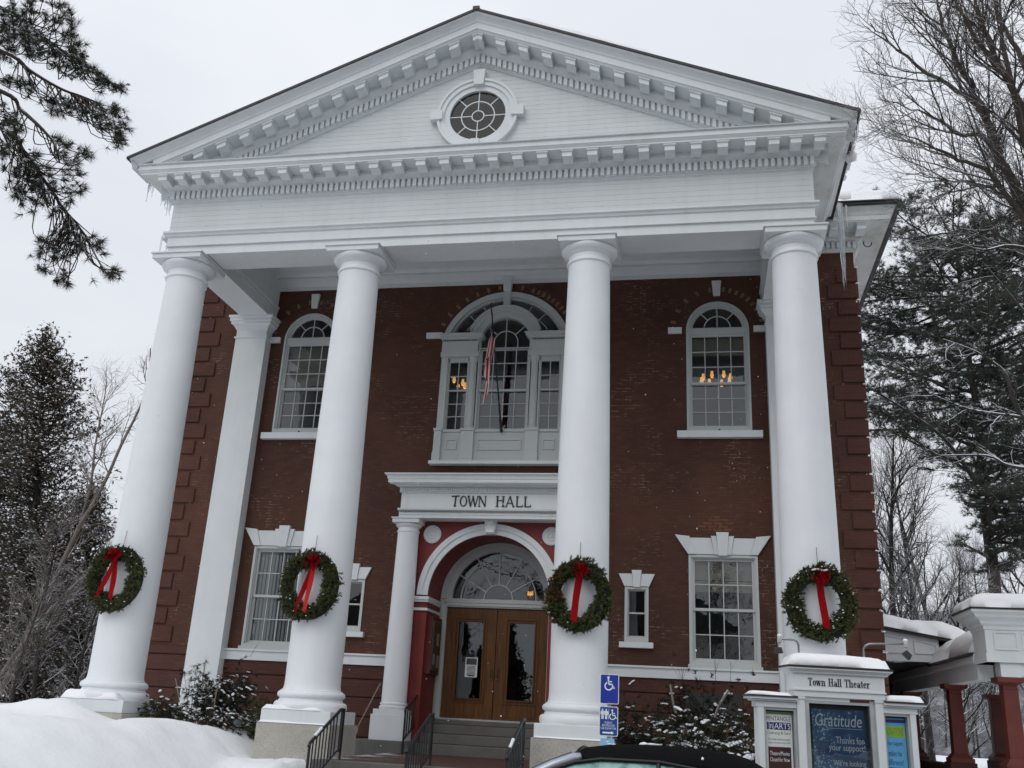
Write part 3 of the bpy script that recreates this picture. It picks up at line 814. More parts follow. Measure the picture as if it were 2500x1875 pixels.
# ---- antae against the wall
for s in (-1, 1):
    x0, x1 = sorted((s*5.985, s*6.795))
    a = MB().box(x0, x1, -.30, .03, 0.6, 10.06).build('anta', 'white_paint', hall)
    MB().box(x0-.03, x1+.03, -.33, .02, 10.06, 10.10).box(x0+.004, x1-.004, -.296, .02, 10.10, 10.26).build('necking', 'white_paint', a)
    m = MB()
    pr = [(0.0, 10.26), (0.02, 10.30), (0.06, 10.37), (0.12, 10.41), (0.12, 10.46), (0.15, 10.48), (0.15, 10.55), (0.18, 10.57), (0.18, 10.62)]
    for i in range(len(pr)-1):
        (d0, z0), (d1, z1) = pr[i], pr[i+1]
        m.hexa([(x0-d0,-.3-d0,z0),(x1+d0,-.3-d0,z0),(x1+d0,.02,z0),(x0-d0,.02,z0),(x0-d1,-.3-d1,z1),(x1+d1,-.3-d1,z1),(x1+d1,.02,z1),(x0-d1,.02,z1)])
    m.build('anta_capital', 'white_paint', a)

# ---- entablature of the portico
m = MB().box(-6.655, 6.655, YF+.03, -3.27, 10.47, 10.68).box(-6.68, 6.68, YF, -3.25, 10.68, 10.88)
m.box(-6.70, 6.70, YF-.015, -3.25, 10.665, 10.69)
m.prism([(YF, 10.88), (YF-.03, 10.89), (YF-.045, 10.93), (YF-.085, 10.955), (YF-.085, 10.995), (YF, 11.01), (-3.3, 11.01), (-3.3, 10.88)], -6.765, 6.765)
m.build('architrave', 'white_paint', hall)
for s in (-1, 1):      # side beams back to the wall
    a, b = sorted((s*5.93, s*6.68))
    m = MB().box(a, b, -3.25, 0.0, 10.60, 12.14).box(a-.02, b+.02, -3.25, 0.0, 10.86, 10.94).box(a-.045, b+.045, -3.25, 0.0, 10.94, 11.0)
    m.build('side_beam', 'white_paint', hall)
MB().box(-6.66, 6.66, YF+.005, -3.3, 11.0, 12.12).build('frieze_backing', 'white_board', hall)
nb = 6
for k in range(nb):
    z0 = 11.01 + k*(0.72/nb); z1 = z0 + 0.72/nb - 0.004
    MB().box(-6.684, 6.684, YF, YF+.0045, z0, z1).build('frieze_board', 'white_board', hall)
# ceiling of the portico, a bead along the beams and the crown against the brick
MB().box(-5.93, 5.93, -3.27, 0.0, 11.75, 11.80).build('ceiling', 'white_paint', hall)
MB().prism([(0, 11.435), (-.035, 11.44), (-.05, 11.52), (-.16, 11.60), (-.28, 11.64), (-.28, 11.69), (-.36, 11.749), (0, 11.749)], -5.93, 5.93).build('crown_moulding', 'white_paint', hall)
MB().box(-5.93, 5.93, -3.27, -3.16, 10.50, 10.56).box(-5.93, 5.93, -3.27, -3.21, 10.56, 11.749).build('beam_bead', 'white_paint', hall)

# ---- horizontal cornice: bed mould, dentils, modillions, corona
m = MB().prism([(YF, 11.70), (YF-.03, 11.715), (YF-.035, 11.745), (YF-.065, 11.75), (YF-.065, 11.93), (YF-.115, 11.935), (YF-.14, 11.98), (YF-.19, 12.03), (YF-.20, 12.05), (YF-.20, 12.13), (YF-.55, 12.132), (YF-.55, 12.16), (YF-.585, 12.20), (YF-.585, 12.215), (YF-.60, 12.215), (YF-.60, 12.325), (YF-.63, 12.34), (YF, 12.39)], -7.2, 7.2)
# trim the outer ends back to the frieze below the corona
for i, p in enumerate(m.v):
    if p[2] < 12.131:
        e = 6.684 + max(0.0, (YF - p[1]))
        m.v[i] = (math.copysign(e, p[0]), p[1], p[2])
    else: m.v[i] = (math.copysign(6.684 + max(0.0, YF - p[1]), p[0]), p[1], p[2])
hc = m.build('horizontal_cornice', 'white_paint', hall)
dm = MB().box(-.036, .036, -.075, .0, -.085, .085).mesh('dentil', 'white_paint')
nd = 111
for i in range(nd):
    put('dentil', dm, hc, (-6.67 + 13.34*i/(nd-1), YF-.065, 11.842))
def mod_mesh(sl, name='modillion'):
    """bracket with a curved underside and a thin cap; sl shears it along the rake"""
    mb = MB(); w = .098
    pr = [(0, -.135), (-.06, -.15), (-.12, -.135), (-.20, -.10), (-.27, -.115), (-.305, -.13), (-.31, -.03), (0, -.03)]
    n = len(pr)
    mb.add([(x, y, z + sl*x) for x in (-w, w) for y, z in pr], [tuple(range(n))[::-1], tuple(range(n, 2*n))] + [(i, (i+1) % n, n+(i+1) % n, n+i) for i in range(n)])
    c = w + .022
    q = [(-c,-.335,-.03),(c,-.335,-.03),(c,0,-.03),(-c,0,-.03),(-c,-.345,0),(c,-.345,0),(c,0,0),(-c,0,0)]
    mb.hexa([(x, y, z + sl*x) for x, y, z in q])
    return mb.mesh(name, 'white_paint')
mm = mod_mesh(0.0)
mx = [-6.745, -6.35, -5.95, -5.51] + [-5.0 + .5*i for i in range(21)] + [5.51, 5.95, 6.35, 6.79]
for x in mx: put('modillion', mm, hc, (x, YF-.20, 12.128))
MB().prism([(YF-.64, 12.327), (YF-.645, 12.345), (YF-.02, 12.40), (YF-.02, 12.392)], -7.26, 7.26).build('cornice_flashing', 'white_board', hc)

# ---- tympanum boarding
zt = lambda x: 14.70 - SL*abs(x)
MB().plate([[(-5.7, 12.37), (5.7, 12.37), (0, 14.72)], arc(0, 13.435, 0.66, 0, 350, 35)], YF+.0075, YF+.03).build('tympanum', 'white_board', hall)
z = 12.375; bh = 0.112
while z < 14.62:
    z1 = min(z + bh - 0.004, 14.69)
    xa, xb = (14.70 - z)/SL, max(0.01, (14.70 - z1)/SL)
    d0, d1 = z - 13.435, z1 - 13.435
    near = 0 if d0*d1 < 0 else min(abs(d0), abs(d1))
    if near < 0.62:
        hcx = math.sqrt(0.63**2 - near**2)
        for s in (-1, 1):
            q = [(s*hcx, z), (s*xa, z), (s*xb, z1), (s*hcx, z1)]
            MB().plate([q if s > 0 else q[::-1]], YF+.002, YF+.007).build('tympanum_board', 'white_board', hall)
    else:
        MB().plate([[(-xa, z), (xa, z), (xb, z1), (-xb, z1)]], YF+.002, YF+.007).build('tympanum_board', 'white_board', hall)
    z += bh

# ---- round window in the pediment
oc = ring(ring(ring(MB(), 0, 13.435, .60, .72, YF-.05, YF+.06), 0, 13.435, .72, .83, YF-.085, YF+.02), 0, 13.435, .815, .87, YF-.115, YF+.02).build('oculus_window', 'white_paint', hall)
for a, w0, w1, r0, r1 in ((90, .20, .26, .70, 1.07), (180, .20, .24, .74, 1.0), (0, .20, .24, .74, 1.0), (270, .17, .22, .64, .92)):
    c, s = math.cos(rad(a)), math.sin(rad(a)); px, pz = -s, c
    q = [(c*r0-px*w0/2, 13.435+s*r0-pz*w0/2), (c*r1-px*w1/2, 13.435+s*r1-pz*w1/2), (c*r1+px*w1/2, 13.435+s*r1+pz*w1/2), (c*r0+px*w0/2, 13.435+s*r0+pz*w0/2)]
    MB().plate([q], YF-.15, YF+.02).build('keystone', 'white_paint', oc)
m = MB()
ring(m, 0, 13.435, .118, .14, YF-.005, YF+.03, n=24); ring(m, 0, 13.435, .345, .367, YF-.004, YF+.03, n=40)
for a in (0, 90, 180, 270): spoke(m, 0, 13.435, a, .13, .61, .02, YF-.003, YF+.028)
for a in (45, 135, 225, 315): spoke(m, 0, 13.435, a, .355, .61, .02, YF-.003, YF+.028)
m.build('glazing_bars', 'white_paint', oc)
for k in range(8): sector_pane(oc, 0, 13.435, .356, .605, 45*k, 45*k+45, YF+.01, 'dark_glass')
for k in range(4): sector_pane(oc, 0, 13.435, .13, .356, 90*k, 90*k+90, YF+.01, 'dark_glass')
sector_pane(oc, 0, 13.435, 0, .13, 0, 359.9, YF+.01, 'dark_glass')
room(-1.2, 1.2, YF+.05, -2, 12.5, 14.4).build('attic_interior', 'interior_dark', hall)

# ---- raking cornices
def rake(prof, xb, name, mat, parent, y_extra=0):
    for s in (-1, 1):
        n = len(prof); m = MB()
        vs = [(0, y, T0+o) for y, o in prof] + [(s*xb, y, T0+o-SL*xb) for y, o in prof]
        fs = [tuple(range(n)), tuple(range(n, 2*n))[::-1]] + [(i, n+i, n+(i+1) % n, (i+1) % n) for i in range(n)]
        if s < 0: fs = [f[::-1] for f in fs]
        yield m.add(vs, fs).build(name, mat, parent)
rk = list(rake([(YF-.60, -.165), (YF-.62, -.15), (YF-.635, -.11), (YF-.69, -.045), (YF-.75, -.03), (YF-.76, 0.0), (YF, 0.0), (YF, -.165)], 7.44, 'cyma', 'white_paint', hall))
rk2 = list(rake([(YF-.60, -.162), (YF-.60, -.31), (YF-.575, -.315), (YF-.55, -.36), (YF-.20, -.365), (YF-.20, -.44), (YF-.19, -.46), (YF-.14, -.53), (YF-.115, -.59), (YF-.065, -.60), (YF-.065, -.79), (YF-.03, -.80), (YF-.02, -.83), (YF, -.83), (YF+.2, -.162)], 6.98, 'raking_cornice', 'white_paint', hall))
mL, mR = mod_mesh(SL), mod_mesh(-SL)
# apex bracket: split roof shape
ma = MB(); w = .098
for s in (-1, 1):
    q = [(0,-.30,-.13),(s*w,-.30,-.13-SL*w),(s*w,0,-.15-SL*w),(0,0,-.15),(0,-.31,0),(s*w,-.31,-SL*w),(s*w,0,-SL*w),(0,0,0)]
    ma.hexa(q if s > 0 else [q[i] for i in (1,0,3,2,5,4,7,6)])
    c = w+.022
    q = [(0,-.335,-.03),(s*c,-.335,-.03-SL*c),(s*c,0,-.03-SL*c),(0,0,-.03),(0,-.345,0),(s*c,-.345,-SL*c),(s*c,0,-SL*c),(0,0,0)]
    ma.hexa(q if s > 0 else [q[i] for i in (1,0,3,2,5,4,7,6)])
put('modillion', ma.mesh('modillion', 'white_paint'), rk2[0], (0, YF-.20, T0-.368))
for s, msh, par in ((-1, mL, rk2[0]), (1, mR, rk2[1])):
    for k in range(1, 14):
        x = .5*k if k < 13 else 6.45
        put('modillion', msh, par, (s*x, YF-.20, T0-.368-SL*x))
for s, par in ((-1, rk2[0]), (1, rk2[1])):
    sl = -SL*s; w = .037
    dms = MB().hexa([(x, y, z + sl*x) for x, y, z in ((-w,-.075,-.088),(w,-.075,-.088),(w,0,-.088),(-w,0,-.088),(-w,-.075,.088),(w,-.075,.088),(w,0,.088),(-w,0,.088))]).mesh('dentil', 'white_paint')
    for k in range(45):
        x = .06 + k*.12
        if x > 5.45: break
        put('dentil', dms, par, (s*x, YF-.065, T0-.698-SL*x))

# ---- side eaves of the portico
for s in (-1, 1):
    prof = [(6.684, 12.0), (6.75, 12.01), (6.80, 12.08), (6.80, 12.15), (7.24, 12.152), (7.27, 12.19), (7.285, 12.19), (7.285, 12.325), (7.31, 12.345), (7.33, 12.38), (7.40, 12.42), (7.437, 12.43), (7.437, 12.455), (6.7, 12.62), (6.6, 12.0)]
    pr = [(s*x, z) for x, z in prof]
    if s > 0: pr = pr[::-1]
    m = MB().prism(pr, YF-.745, -0.90, 'y')
    m.v = [(x, YF - max(0.0, min(.60, abs(x) - 6.684)) if y < -1 else y, z) for x, y, z in m.v]
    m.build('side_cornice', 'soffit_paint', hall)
    tip = MB(); prf = [(.60, -.165), (.62, -.15), (.635, -.11), (.69, -.045), (.75, -.03), (.76, 0.0)]
    vs = [(s*(6.684 + d), YF - d, T0 - SL*7.44 + o) for d, o in prf] + [(s*(6.684 + d), -0.9, T0 - SL*7.44 + o) for d, o in prf]
    n = len(prf); fs = [(i, i+1, n+i+1, n+i) for i in range(n-1)]
    tip.add(vs, fs if s < 0 else [f[::-1] for f in fs]); tip.build('side_cyma', 'white_paint', hall)
    m = MB()
    for i in range(24): y = YF+.1+i*.12; a, b = sorted((s*6.68, s*6.735)); m.box(a, b, y, y+.07, 11.76, 11.93)
    o = m.build('side_dentils', 'white_paint', hall); o['kind'] = 'stuff'
    a, b = sorted((s*7.437, s*7.49)); MB().box(a, b, YF-.76, -0.9, 12.40, 12.475).build('gutter', 'dark_trim', hall)
# ---- roof over the portico: dark edge metal and sheet
for s in (-1, 1):
    m = MB(); xe = 7.50
    q = [(0,YF-.79,T0+.0),(s*xe,YF-.79,T0-SL*xe),(s*xe,9,T0-SL*xe),(0,9,T0),(0,YF-.79,T0+.055),(s*xe,YF-.79,T0+.055-SL*xe),(s*xe,9,T0+.055-SL*xe),(0,9,T0+.055)]
    q = [(x, y, z+.003) for x, y, z in q]
    m.hexa(q if s > 0 else [q[i] for i in (1,0,3,2,5,4,7,6)]); m.build('roof', 'slate', hall)
MB().box(-.07, .07, YF-.80, 9, T0+.02, T0+.10).build('ridge_cap', 'dark_trim', hall)
MB().plate([[(-6.6, 12.3), (6.6, 12.3), (0, 15.0)]], -0.5, -0.3).build('gable_back', 'white_board', hall)

# ---- eaves of the main block behind the portico
for s in (-1, 1):
    prof = [(0.03, 11.93), (-.05, 11.935), (-.06, 11.985), (-.09, 11.99), (-.09, 12.14), (-.13, 12.145), (-.2, 12.2), (-.22, 12.25), (-.22, 12.345), (-.70, 12.347), (-.70, 12.37), (-.72, 12.37), (-.72, 12.47), (-.745, 12.49), (-.77, 12.56), (-.83, 12.63), (-.85, 12.64), (-.85, 12.69), (0.03, 12.9)]
    m = MB(); n = len(prof)
    vs = [(s*6.69, y, z) for y, z in prof] + [(s*(8.0 - y), y, z) for y, z in prof] + [(s*(8.0 - y), 14.0, z) for y, z in prof]
    fs = []
    for i in range(n):
        j = (i+1) % n; fs += [(i, j, n+j, n+i), (n+i, n+j, 2*n+j, 2*n+i)]
    if s < 0: fs = [f[::-1] for f in fs]
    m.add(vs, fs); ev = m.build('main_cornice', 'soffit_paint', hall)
    for i in range(11):
        x = 6.98 + i*.115
        if x < 8.08: put('dentil', dm, ev, (s*x, -.09, 12.065), None, (1, 1, .8))
    for x in (7.55, 8.12): put('modillion', mm, ev, (s*x, -.24, 12.348), None, (1, 1.2, 1))
    q = [(s*6.7,-.9,12.69),(s*8.93,-.9,12.69),(s*8.93,14,12.69),(s*6.7,14,12.69),(s*3.0,5.6,15.0),(s*3.2,5.6,15.0),(s*3.2,8,15.0),(s*3.0,8,15.0)]
    MB().hexa(q if s > 0 else [q[i] for i in (1,0,3,2,5,4,7,6)]).build('main_roof', 'slate', hall)
    a, b = sorted((s*8.85, s*8.94)); MB().box(a, b, -.93, 14, 12.60, 12.72).build('gutter', 'dark_trim' if s > 0 else 'white_paint', hall)
    a, b = sorted((s*6.75, s*8.852)); MB().box(a, b, -.93, -.85, 12.66, 12.715).build('gutter', 'dark_trim' if s > 0 else 'white_paint', hall)
def hook(p, mirror=1):
    MB().tube([Vector(p) + Vector((mirror*.09*math.cos(rad(a)), 0, .09*math.sin(rad(a)))) for a in range(150, 400, 25)], .012, 6).build('wire_loop', 'iron', hall)
hook((8.38, 0.25, 12.28)); hook((1.15, -3.2, 11.66))

# ================================================================== DOORWAY
YP = -0.5
pt = MB()
pt.box(-2.0, 2.0, YP-.20, 0.0, 5.74, 6.09)                        # frieze
pt.box(-2.02, 2.02, YP-.22, 0.0, 5.53, 5.70).prism([(YP-.22, 5.69), (YP-.25, 5.70), (YP-.26, 5.735), (YP-.2, 5.745), (0, 5.745), (0, 5.69)], -2.05, 2.05)
pt.box(-2.01, 2.01, YP-.235, YP-.21, 5.60, 5.625)
cp = [(YP-.2, 6.085), (YP-.24, 6.09), (YP-.24, 6.20), (YP-.30, 6.21), (YP-.34, 6.235), (YP-.44, 6.24), (YP-.44, 6.262), (YP-.47, 6.262), (YP-.47, 6.33), (YP-.485, 6.345), (YP-.50, 6.40), (YP-.545, 6.435), (YP-.55, 6.46), (0, 6.49), (0, 6.085)]
n = len(cp); vs = []
for s in (-1, 1): vs += [(s*(2.0 + max(0, (YP-.2) - y)*0.93), y, z) for y, z in cp]
fs = [tuple(range(n))[::-1], tuple(range(n, 2*n))] + [(i, (i+1) % n, n+(i+1) % n, n+i) for i in range(n)]
pt.add(vs, fs)
portal = pt.build('portal', 'white_paint', hall)
m = MB()
for i in range(82): x = -1.99 + i*.049; m.box(x, x+.028, YP-.275, YP-.235, 6.115, 6.185)
o = m.build('portal_dentils', 'white_paint', portal); o['kind'] = 'stuff'
m = MB()
for i in range(100): x = -2.0 + i*.0402; m.box(x, x+.02, YP-.262, YP-.215, 5.655, 5.675)
o = m.build('portal_beads', 'interior_wall', portal); o['kind'] = 'stuff'
for s in (-1, 1):
    x = s*1.83
    prof = [(.285, 1.545), (.30, 1.565), (.30, 1.60), (.275, 1.615), (.27, 1.63), (.285, 1.64), (.285, 1.665), (.265, 1.68)]
    prof += [(.262 - .032*(i/12)**1.4, 1.70 + 3.52*i/12) for i in range(13)]
    prof += [(.245, 5.23), (.248, 5.25), (.245, 5.27), (.228, 5.275), (.228, 5.33), (.245, 5.335), (.28, 5.37), (.29, 5.40), (.27, 5.415)]
    c = MB().lathe(prof, x, YP, 36).build('portal_column', 'column_paint', portal, sharp=40)
    MB().box(x-.30, x+.30, YP-.30, YP+.19, 5.415, 5.50).box(x-.32, x+.32, YP-.32, YP+.19, 5.50, 5.528).build('abacus', 'white_paint', c, bevel=0.005)
    MB().box(x-.37, x+.37, YP-.34, YP+.19, .945, 1.44).box(x-.335, x+.335, YP-.31, YP+.19, 1.44, 1.545).build('plinth', 'white_paint', c, bevel=0.008)
# painted red screen wall with its arch
loop = [(-2.0, .95), (-1.33, .95), (-1.33, 3.92)] + arc(0, 3.92, 1.33, 180, 0, 32)[1:-1] + [(1.33, 3.92), (1.33, .95), (2.0, .95), (2.0, 5.53), (-2.0, 5.53)]
MB().plate([loop], -.31, 0.0).build('red_screen_wall', 'red_paint', portal)
# deep reveal: jambs and barrel
m = MB()
for s in (-1, 1):
    a, b = sorted((s*1.33, s*1.47)); m.box(a, b, .002, .90, .95, 3.92)
ring(m, 0, 3.92, 1.335, 1.45, .002, .90, 0, 180, 32)
m.build('reveal', 'red_paint', portal)
m = ring(ring(MB(), 0, 3.92, 1.33, 1.46, -.36, -.30, 0, 180, 40), 0, 3.92, 1.45, 1.565, -.39, -.30, 0, 180, 40)
m.build('archivolt', 'white_paint', portal)
for s in (-1, 1):
    def bx(x0, x1, *r): a, b = sorted((s*x0, s*x1)); return (a, b, *r)
    m = MB().box(*bx(1.285, 1.66, -.40, .80, 3.82, 3.885)).box(*bx(1.30, 1.63, -.37, .80, 3.77, 3.82)).box(*bx(1.305, 1.62, -.36, .80, 3.59, 3.645))
    m.build('impost', 'white_paint', portal)
    m = MB()
    prof = [(.20, 0), (.20, .03), (.17, .045), (.15, .03), (.115, .03), (.10, .05), (.07, .05), (.06, .035), (.03, .06), (.001, .065)]
    vs = []; fs = []; n = 32
    for j, (r, h) in enumerate(prof):
        for i in range(n): a = 2*math.pi*i/n; vs.append((s*1.33 + r*math.cos(a), -.31-h, 5.24 + r*math.sin(a)))
    for j in range(len(prof)-1):
        for i in range(n): b = (i+1) % n; fs.append((j*n+i, j*n+b, (j+1)*n+b, (j+1)*n+i))
    m.add(vs, fs).build('roundel', 'white_paint', portal, sharp=30)
m = MB().plate([[(-.10, 5.24), (.10, 5.24), (.135, 5.54), (-.135, 5.54)]], -.50, -.30).prism([(-.48, 5.24), (-.54, 5.27), (-.53, 5.33), (-.49, 5.36), (-.50, 5.42), (-.56, 5.46), (-.56, 5.525), (-.48, 5.525)], -.085, .085)
m.build('keystone', 'white_paint', portal)
# letters TOWN HALL: slender drawn capitals
def letters(parent, y, z0, h, mat):
    st = .030
    def stroke(m, a, b, w=st, x0=0):
        (xa, za), (xb, zb) = a, b; d = math.hypot(xb-xa, zb-za); px, pz = -(zb-za)/d*w/2, (xb-xa)/d*w/2
        q = [(x0+xa-px, z0+za-pz), (x0+xb-px, z0+zb-pz), (x0+xb+px, z0+zb+pz), (x0+xa+px, z0+za+pz)]
        m.plate([q], y-.022, y+.004)
    def L_T(m, x):
        stroke(m, (.07, 0), (.085, h), st, x); stroke(m, (-.005, h-.012), (.165, h-.002), .022, x); stroke(m, (.045, .01), (.10, .01), .018, x); stroke(m, (0, h-.03), (0, h), .014, x); return .165
    def L_O(m, x):
        lp = [(x+.085+.082*math.cos(rad(a)), z0+h/2+(h/2)*math.sin(rad(a))) for a in range(0, 360, 15)]
        li = [(x+.085+.055*math.cos(rad(a)), z0+h/2+(h/2-.016)*math.sin(rad(a))) for a in range(0, 360, 15)]
        m.plate([lp, li], y-.022, y+.004); return .17
    def L_W(m, x):
        for a, b, w in (((0, h), (.06, 0), st), ((.06, 0), (.105, h*.96), .016), ((.10, h), (.16, 0), st), ((.16, 0), (.215, h), .016)): stroke(m, a, b, w, x)
        stroke(m, (-.02, h-.006), (.03, h-.006), .014, x); stroke(m, (.195, h-.006), (.235, h-.006), .014, x); return .215
    def L_N(m, x):
        stroke(m, (.01, 0), (.01, h), .016, x); stroke(m, (.01, h), (.145, 0), st, x); stroke(m, (.145, 0), (.145, h), .016, x)
        stroke(m, (-.01, .006), (.035, .006), .013, x); stroke(m, (.125, h-.006), (.165, h-.006), .013, x); return .155
    def L_H(m, x):
        stroke(m, (.015, 0), (.015, h), st, x); stroke(m, (.145, 0), (.145, h), st, x); stroke(m, (.015, h*.6), (.145, h*.6), .016, x)
        for xx in (.015, .145):
            for zz in (.006, h-.006): stroke(m, (xx-.03, zz), (xx+.03, zz), .013, x)
        return .16
    def L_A(m, x):
        stroke(m, (0, 0), (.08, h), .016, x); stroke(m, (.08, h), (.165, 0), st, x); stroke(m, (.03, h*.36), (.135, h*.36), .014, x)
        stroke(m, (-.02, .006), (.025, .006), .013, x); stroke(m, (.14, .006), (.19, .006), .013, x); return .165
    def L_L(m, x):
        stroke(m, (.02, 0), (.02, h), st, x); stroke(m, (.02, .01), (.135, .01), .02, x); stroke(m, (.135, 0), (.14, .05), .016, x); stroke(m, (-.01, h-.006), (.05, h-.006), .013, x); return .14
    for ch, x in ((L_T, -.84), (L_O, -.665), (L_W, -.475), (L_N, -.235), (L_H, .16), (L_A, .37), (L_L, .59), (L_L, .77)):
        m = MB(); ch(m, x); m.build('letter', mat, parent)
letters(portal, YP-.202, 5.79, .235, 'letter_black')

# ---- doors and fanlight, set deep in the arch
YD = 0.80
m = MB()
loop = [(-1.33, 1.40), (-1.16, 1.40), (-1.16, 3.80), (1.16, 3.80), (1.16, 1.40), (1.33, 1.40), (1.33, 3.96)] + arc(0, 3.96, 1.33, 0, 180, 32)[1:-1] + [(-1.33, 3.96)]
m.plate([loop, [(-1.06, 3.99), (1.06, 3.99)] + arc(0, 3.99, 1.06, 0, 180, 32)[1:-1]], YD-.05, YD+.1)
m2 = ring(m, 0, 3.98, 1.19, 1.31, YD-.10, YD-.04, 0, 180, 36)
m.box(-1.20, 1.20, YD-.10, YD-.04, 3.90, 3.95).box(-1.18, 1.18, YD-.08, YD-.04, 3.83, 3.90)
for s in (-1, 1):
    a, b = sorted((s*1.17, s*1.29)); m.box(a, b, YD-.09, YD-.04, 1.42, 3.83)
df = m.build('door_surround', 'window_paint', portal)
m = MB()
ring(m, 0, 3.99, .85, .875, YD-.02, YD+.03, 0, 180, 36); ring(m, 0, 3.99, .315, .34, YD-.02, YD+.03, 0, 180, 24)
for a in (30, 60, 90, 120, 150): spoke(m, 0, 3.99, a, .33, 1.065, .024, YD-.018, YD+.028)
m.build('fanlight_bars', 'window_paint', df)
for k in range(6):
    sector_pane(df, 0, 3.99, .86, 1.07, 30*k, 30*k+30, YD+.01); sector_pane(df, 0, 3.99, .33, .86, 30*k, 30*k+30, YD+.01)
sector_pane(df, 0, 3.99, 0, .33, 0, 180, YD+.01)
for s in (-1, 1):
    c = s*.58; lx = (s*.0 + (.008 if s > 0 else -.008)); x0, x1 = sorted((lx, s*1.155))
    gx0, gx1, gz0, gz1 = c-.28, c+.28, 1.86, 3.49
    m = MB().plate([rect(x0, x1, 1.44, 3.79), rect(gx0, gx1, gz0, gz1)], YD+.0, YD+.06)
    m.plate([rect(gx0-.09, gx1+.09, gz0-.09, gz1+.09), rect(gx0-.06, gx1+.06, gz0-.06, gz1+.06)], YD-.02, YD+.01)
    m.plate([rect(gx0-.03, gx1+.03, gz0-.03, gz1+.03), rect(gx0, gx1, gz0, gz1)], YD-.03, YD+.02)
    m.box(c-.36, c+.36, YD-.012, YD+.01, 1.50, 1.72)
    d = m.build('door', 'door_wood', portal)
    pane(d, c, YD+.03, (gz0+gz1)/2, gx1-gx0, gz1-gz0)
    MB().box(s*.07-.03, s*.07+.03, YD-.02, YD, 2.26, 2.52).build('lock_plate', 'brass', d)
    MB().tube([(s*.07, YD-.02, 2.32), (s*.07, YD-.07, 2.34), (s*.07, YD-.07, 2.46), (s*.07, YD-.02, 2.48)], .01, 6).build('handle', 'brass', d)
MB().box(-1.2, 1.2, YD-.12, YD+.1, 1.40, 1.435).build('threshold', 'aluminium', portal)
# bill on the left door glass
bill = MB().box(-.665, -.39, YD-.005, YD+.0, 2.30, 2.72).build('door_notice', 'paper', None)
tag(bill, 'white paper notice taped inside the left door glass', 'notice')
m = MB().box(-.645, -.41, YD-.008, YD-.0052, 2.565, 2.70)
m.build('notice_picture', 'board_dark', bill)
m = MB()
for i in range(8):
    w = random.uniform(.08, .11); z = 2.535 - i*.026; m.box(-.527-w, -.527+w, YD-.0078, YD-.0052, z-.006, z+.006)
m.box(-.60, -.45, YD-.0078, YD-.0052, 2.32, 2.345)
m.build('notice_lines', 'ink', bill)
# notice case on the left reveal
cs = MB().box(-1.33, -1.22, -.14, .62, 2.30, 3.50).build('notice_case', 'dark_red_paint', None)
tag(cs, 'dark red glazed notice case on the left wall of the doorway arch', 'notice case')
MB().box(-1.223, -1.205, -.08, .56, 2.38, 3.42).build('cork_board', 'cork', cs)
MB().add([(-1.20, -.08, 2.38), (-1.20, .56, 2.38), (-1.20, .56, 3.42), (-1.20, -.08, 3.42)], [(0, 1, 2, 3)]).build('pane', 'case_glass', cs)
m = MB()
for y0, z0, w, h in ((0.0, 2.5, .16, .22), (.22, 2.9, .2, .26), (.3, 2.45, .2, .26)): m.box(-1.2045, -1.2025, y0, y0+w, z0, z0+h)
m.build('notice_sheets', 'paper', cs)

# ---- steps and landing in front of the doors
steps = thing('entrance_steps', 'worn granite steps up to the wooden entrance doors', 'steps', (0, -.3, .72))
for z0, z1, y, xh in ((1.302, 1.40, .46, 1.33), (1.117, 1.30, .19, 1.33), (.922, 1.115, -.12, 1.33), (.70, .92, -.46, 1.33)):
    MB().box(-xh, xh, y, YD+.05 if z1 > 1.35 else .9, z0, z1).build('step', 'step_stone', steps, bevel=0.015)
for s in (-1, 1):
    a, b = sorted((s*1.335, s*2.55)); MB().box(a, b, -.96, 0.0, .60, .942).build('column_slab', 'step_stone', steps, bevel=0.012)
fl = MB().box(-1.72, 1.72, -4.72, -.4, .5, .72).build('terrace', 'paving', None)
tag(fl, 'brick paved landing between the columns dusted with snow', None, None, 'structure')
front = thing('street_steps', 'granite steps from the sidewalk up to the portico landing', 'steps', (0, -5.2, 0))
MB().box(-1.74, 1.74, -4.95, -4.70, .40, .724).build('step', 'step_stone', front, bevel=0.012)
for k in range(1, 5):
    MB().box(-1.74, 1.74, -4.95-.33*k, -4.95-.33*(k-1)-.004, .2-.15*k, .724-.16*k).build('step', 'step_stone', front, bevel=0.012)
# ================================================================== numpy builders for soft things
def unit(a): return a/np.maximum(np.linalg.norm(a, axis=-1, keepdims=True), 1e-9)
def needle_mesh(P, D, n, L, W, lo, hi, rng, stem=0.5):
    """n flat needles round each shoot: triangles that lean lo..hi degrees off the shoot"""
    P = np.asarray(P, float); D = unit(np.asarray(D, float)); k = len(P)
    P = np.repeat(P, n, 0); D = np.repeat(D, n, 0); N = len(P)
    r = unit(np.cross(D, rng.normal(size=(N, 3)))); th = np.radians(rng.uniform(lo, hi, N))[:, None]
    d = D*np.cos(th) + r*np.sin(th)
    Ls = (L*rng.uniform(.7, 1.15, N))[:, None]
    b = P + D*(rng.uniform(0, stem, N)[:, None]*L)
    side = unit(np.cross(d, rng.normal(size=(N, 3))))*(W/2)
    V = np.stack([b - side, b + side, b + d*Ls], 1).reshape(-1, 3)
    return V, np.arange(3*N).reshape(-1, 3)
_ico = None
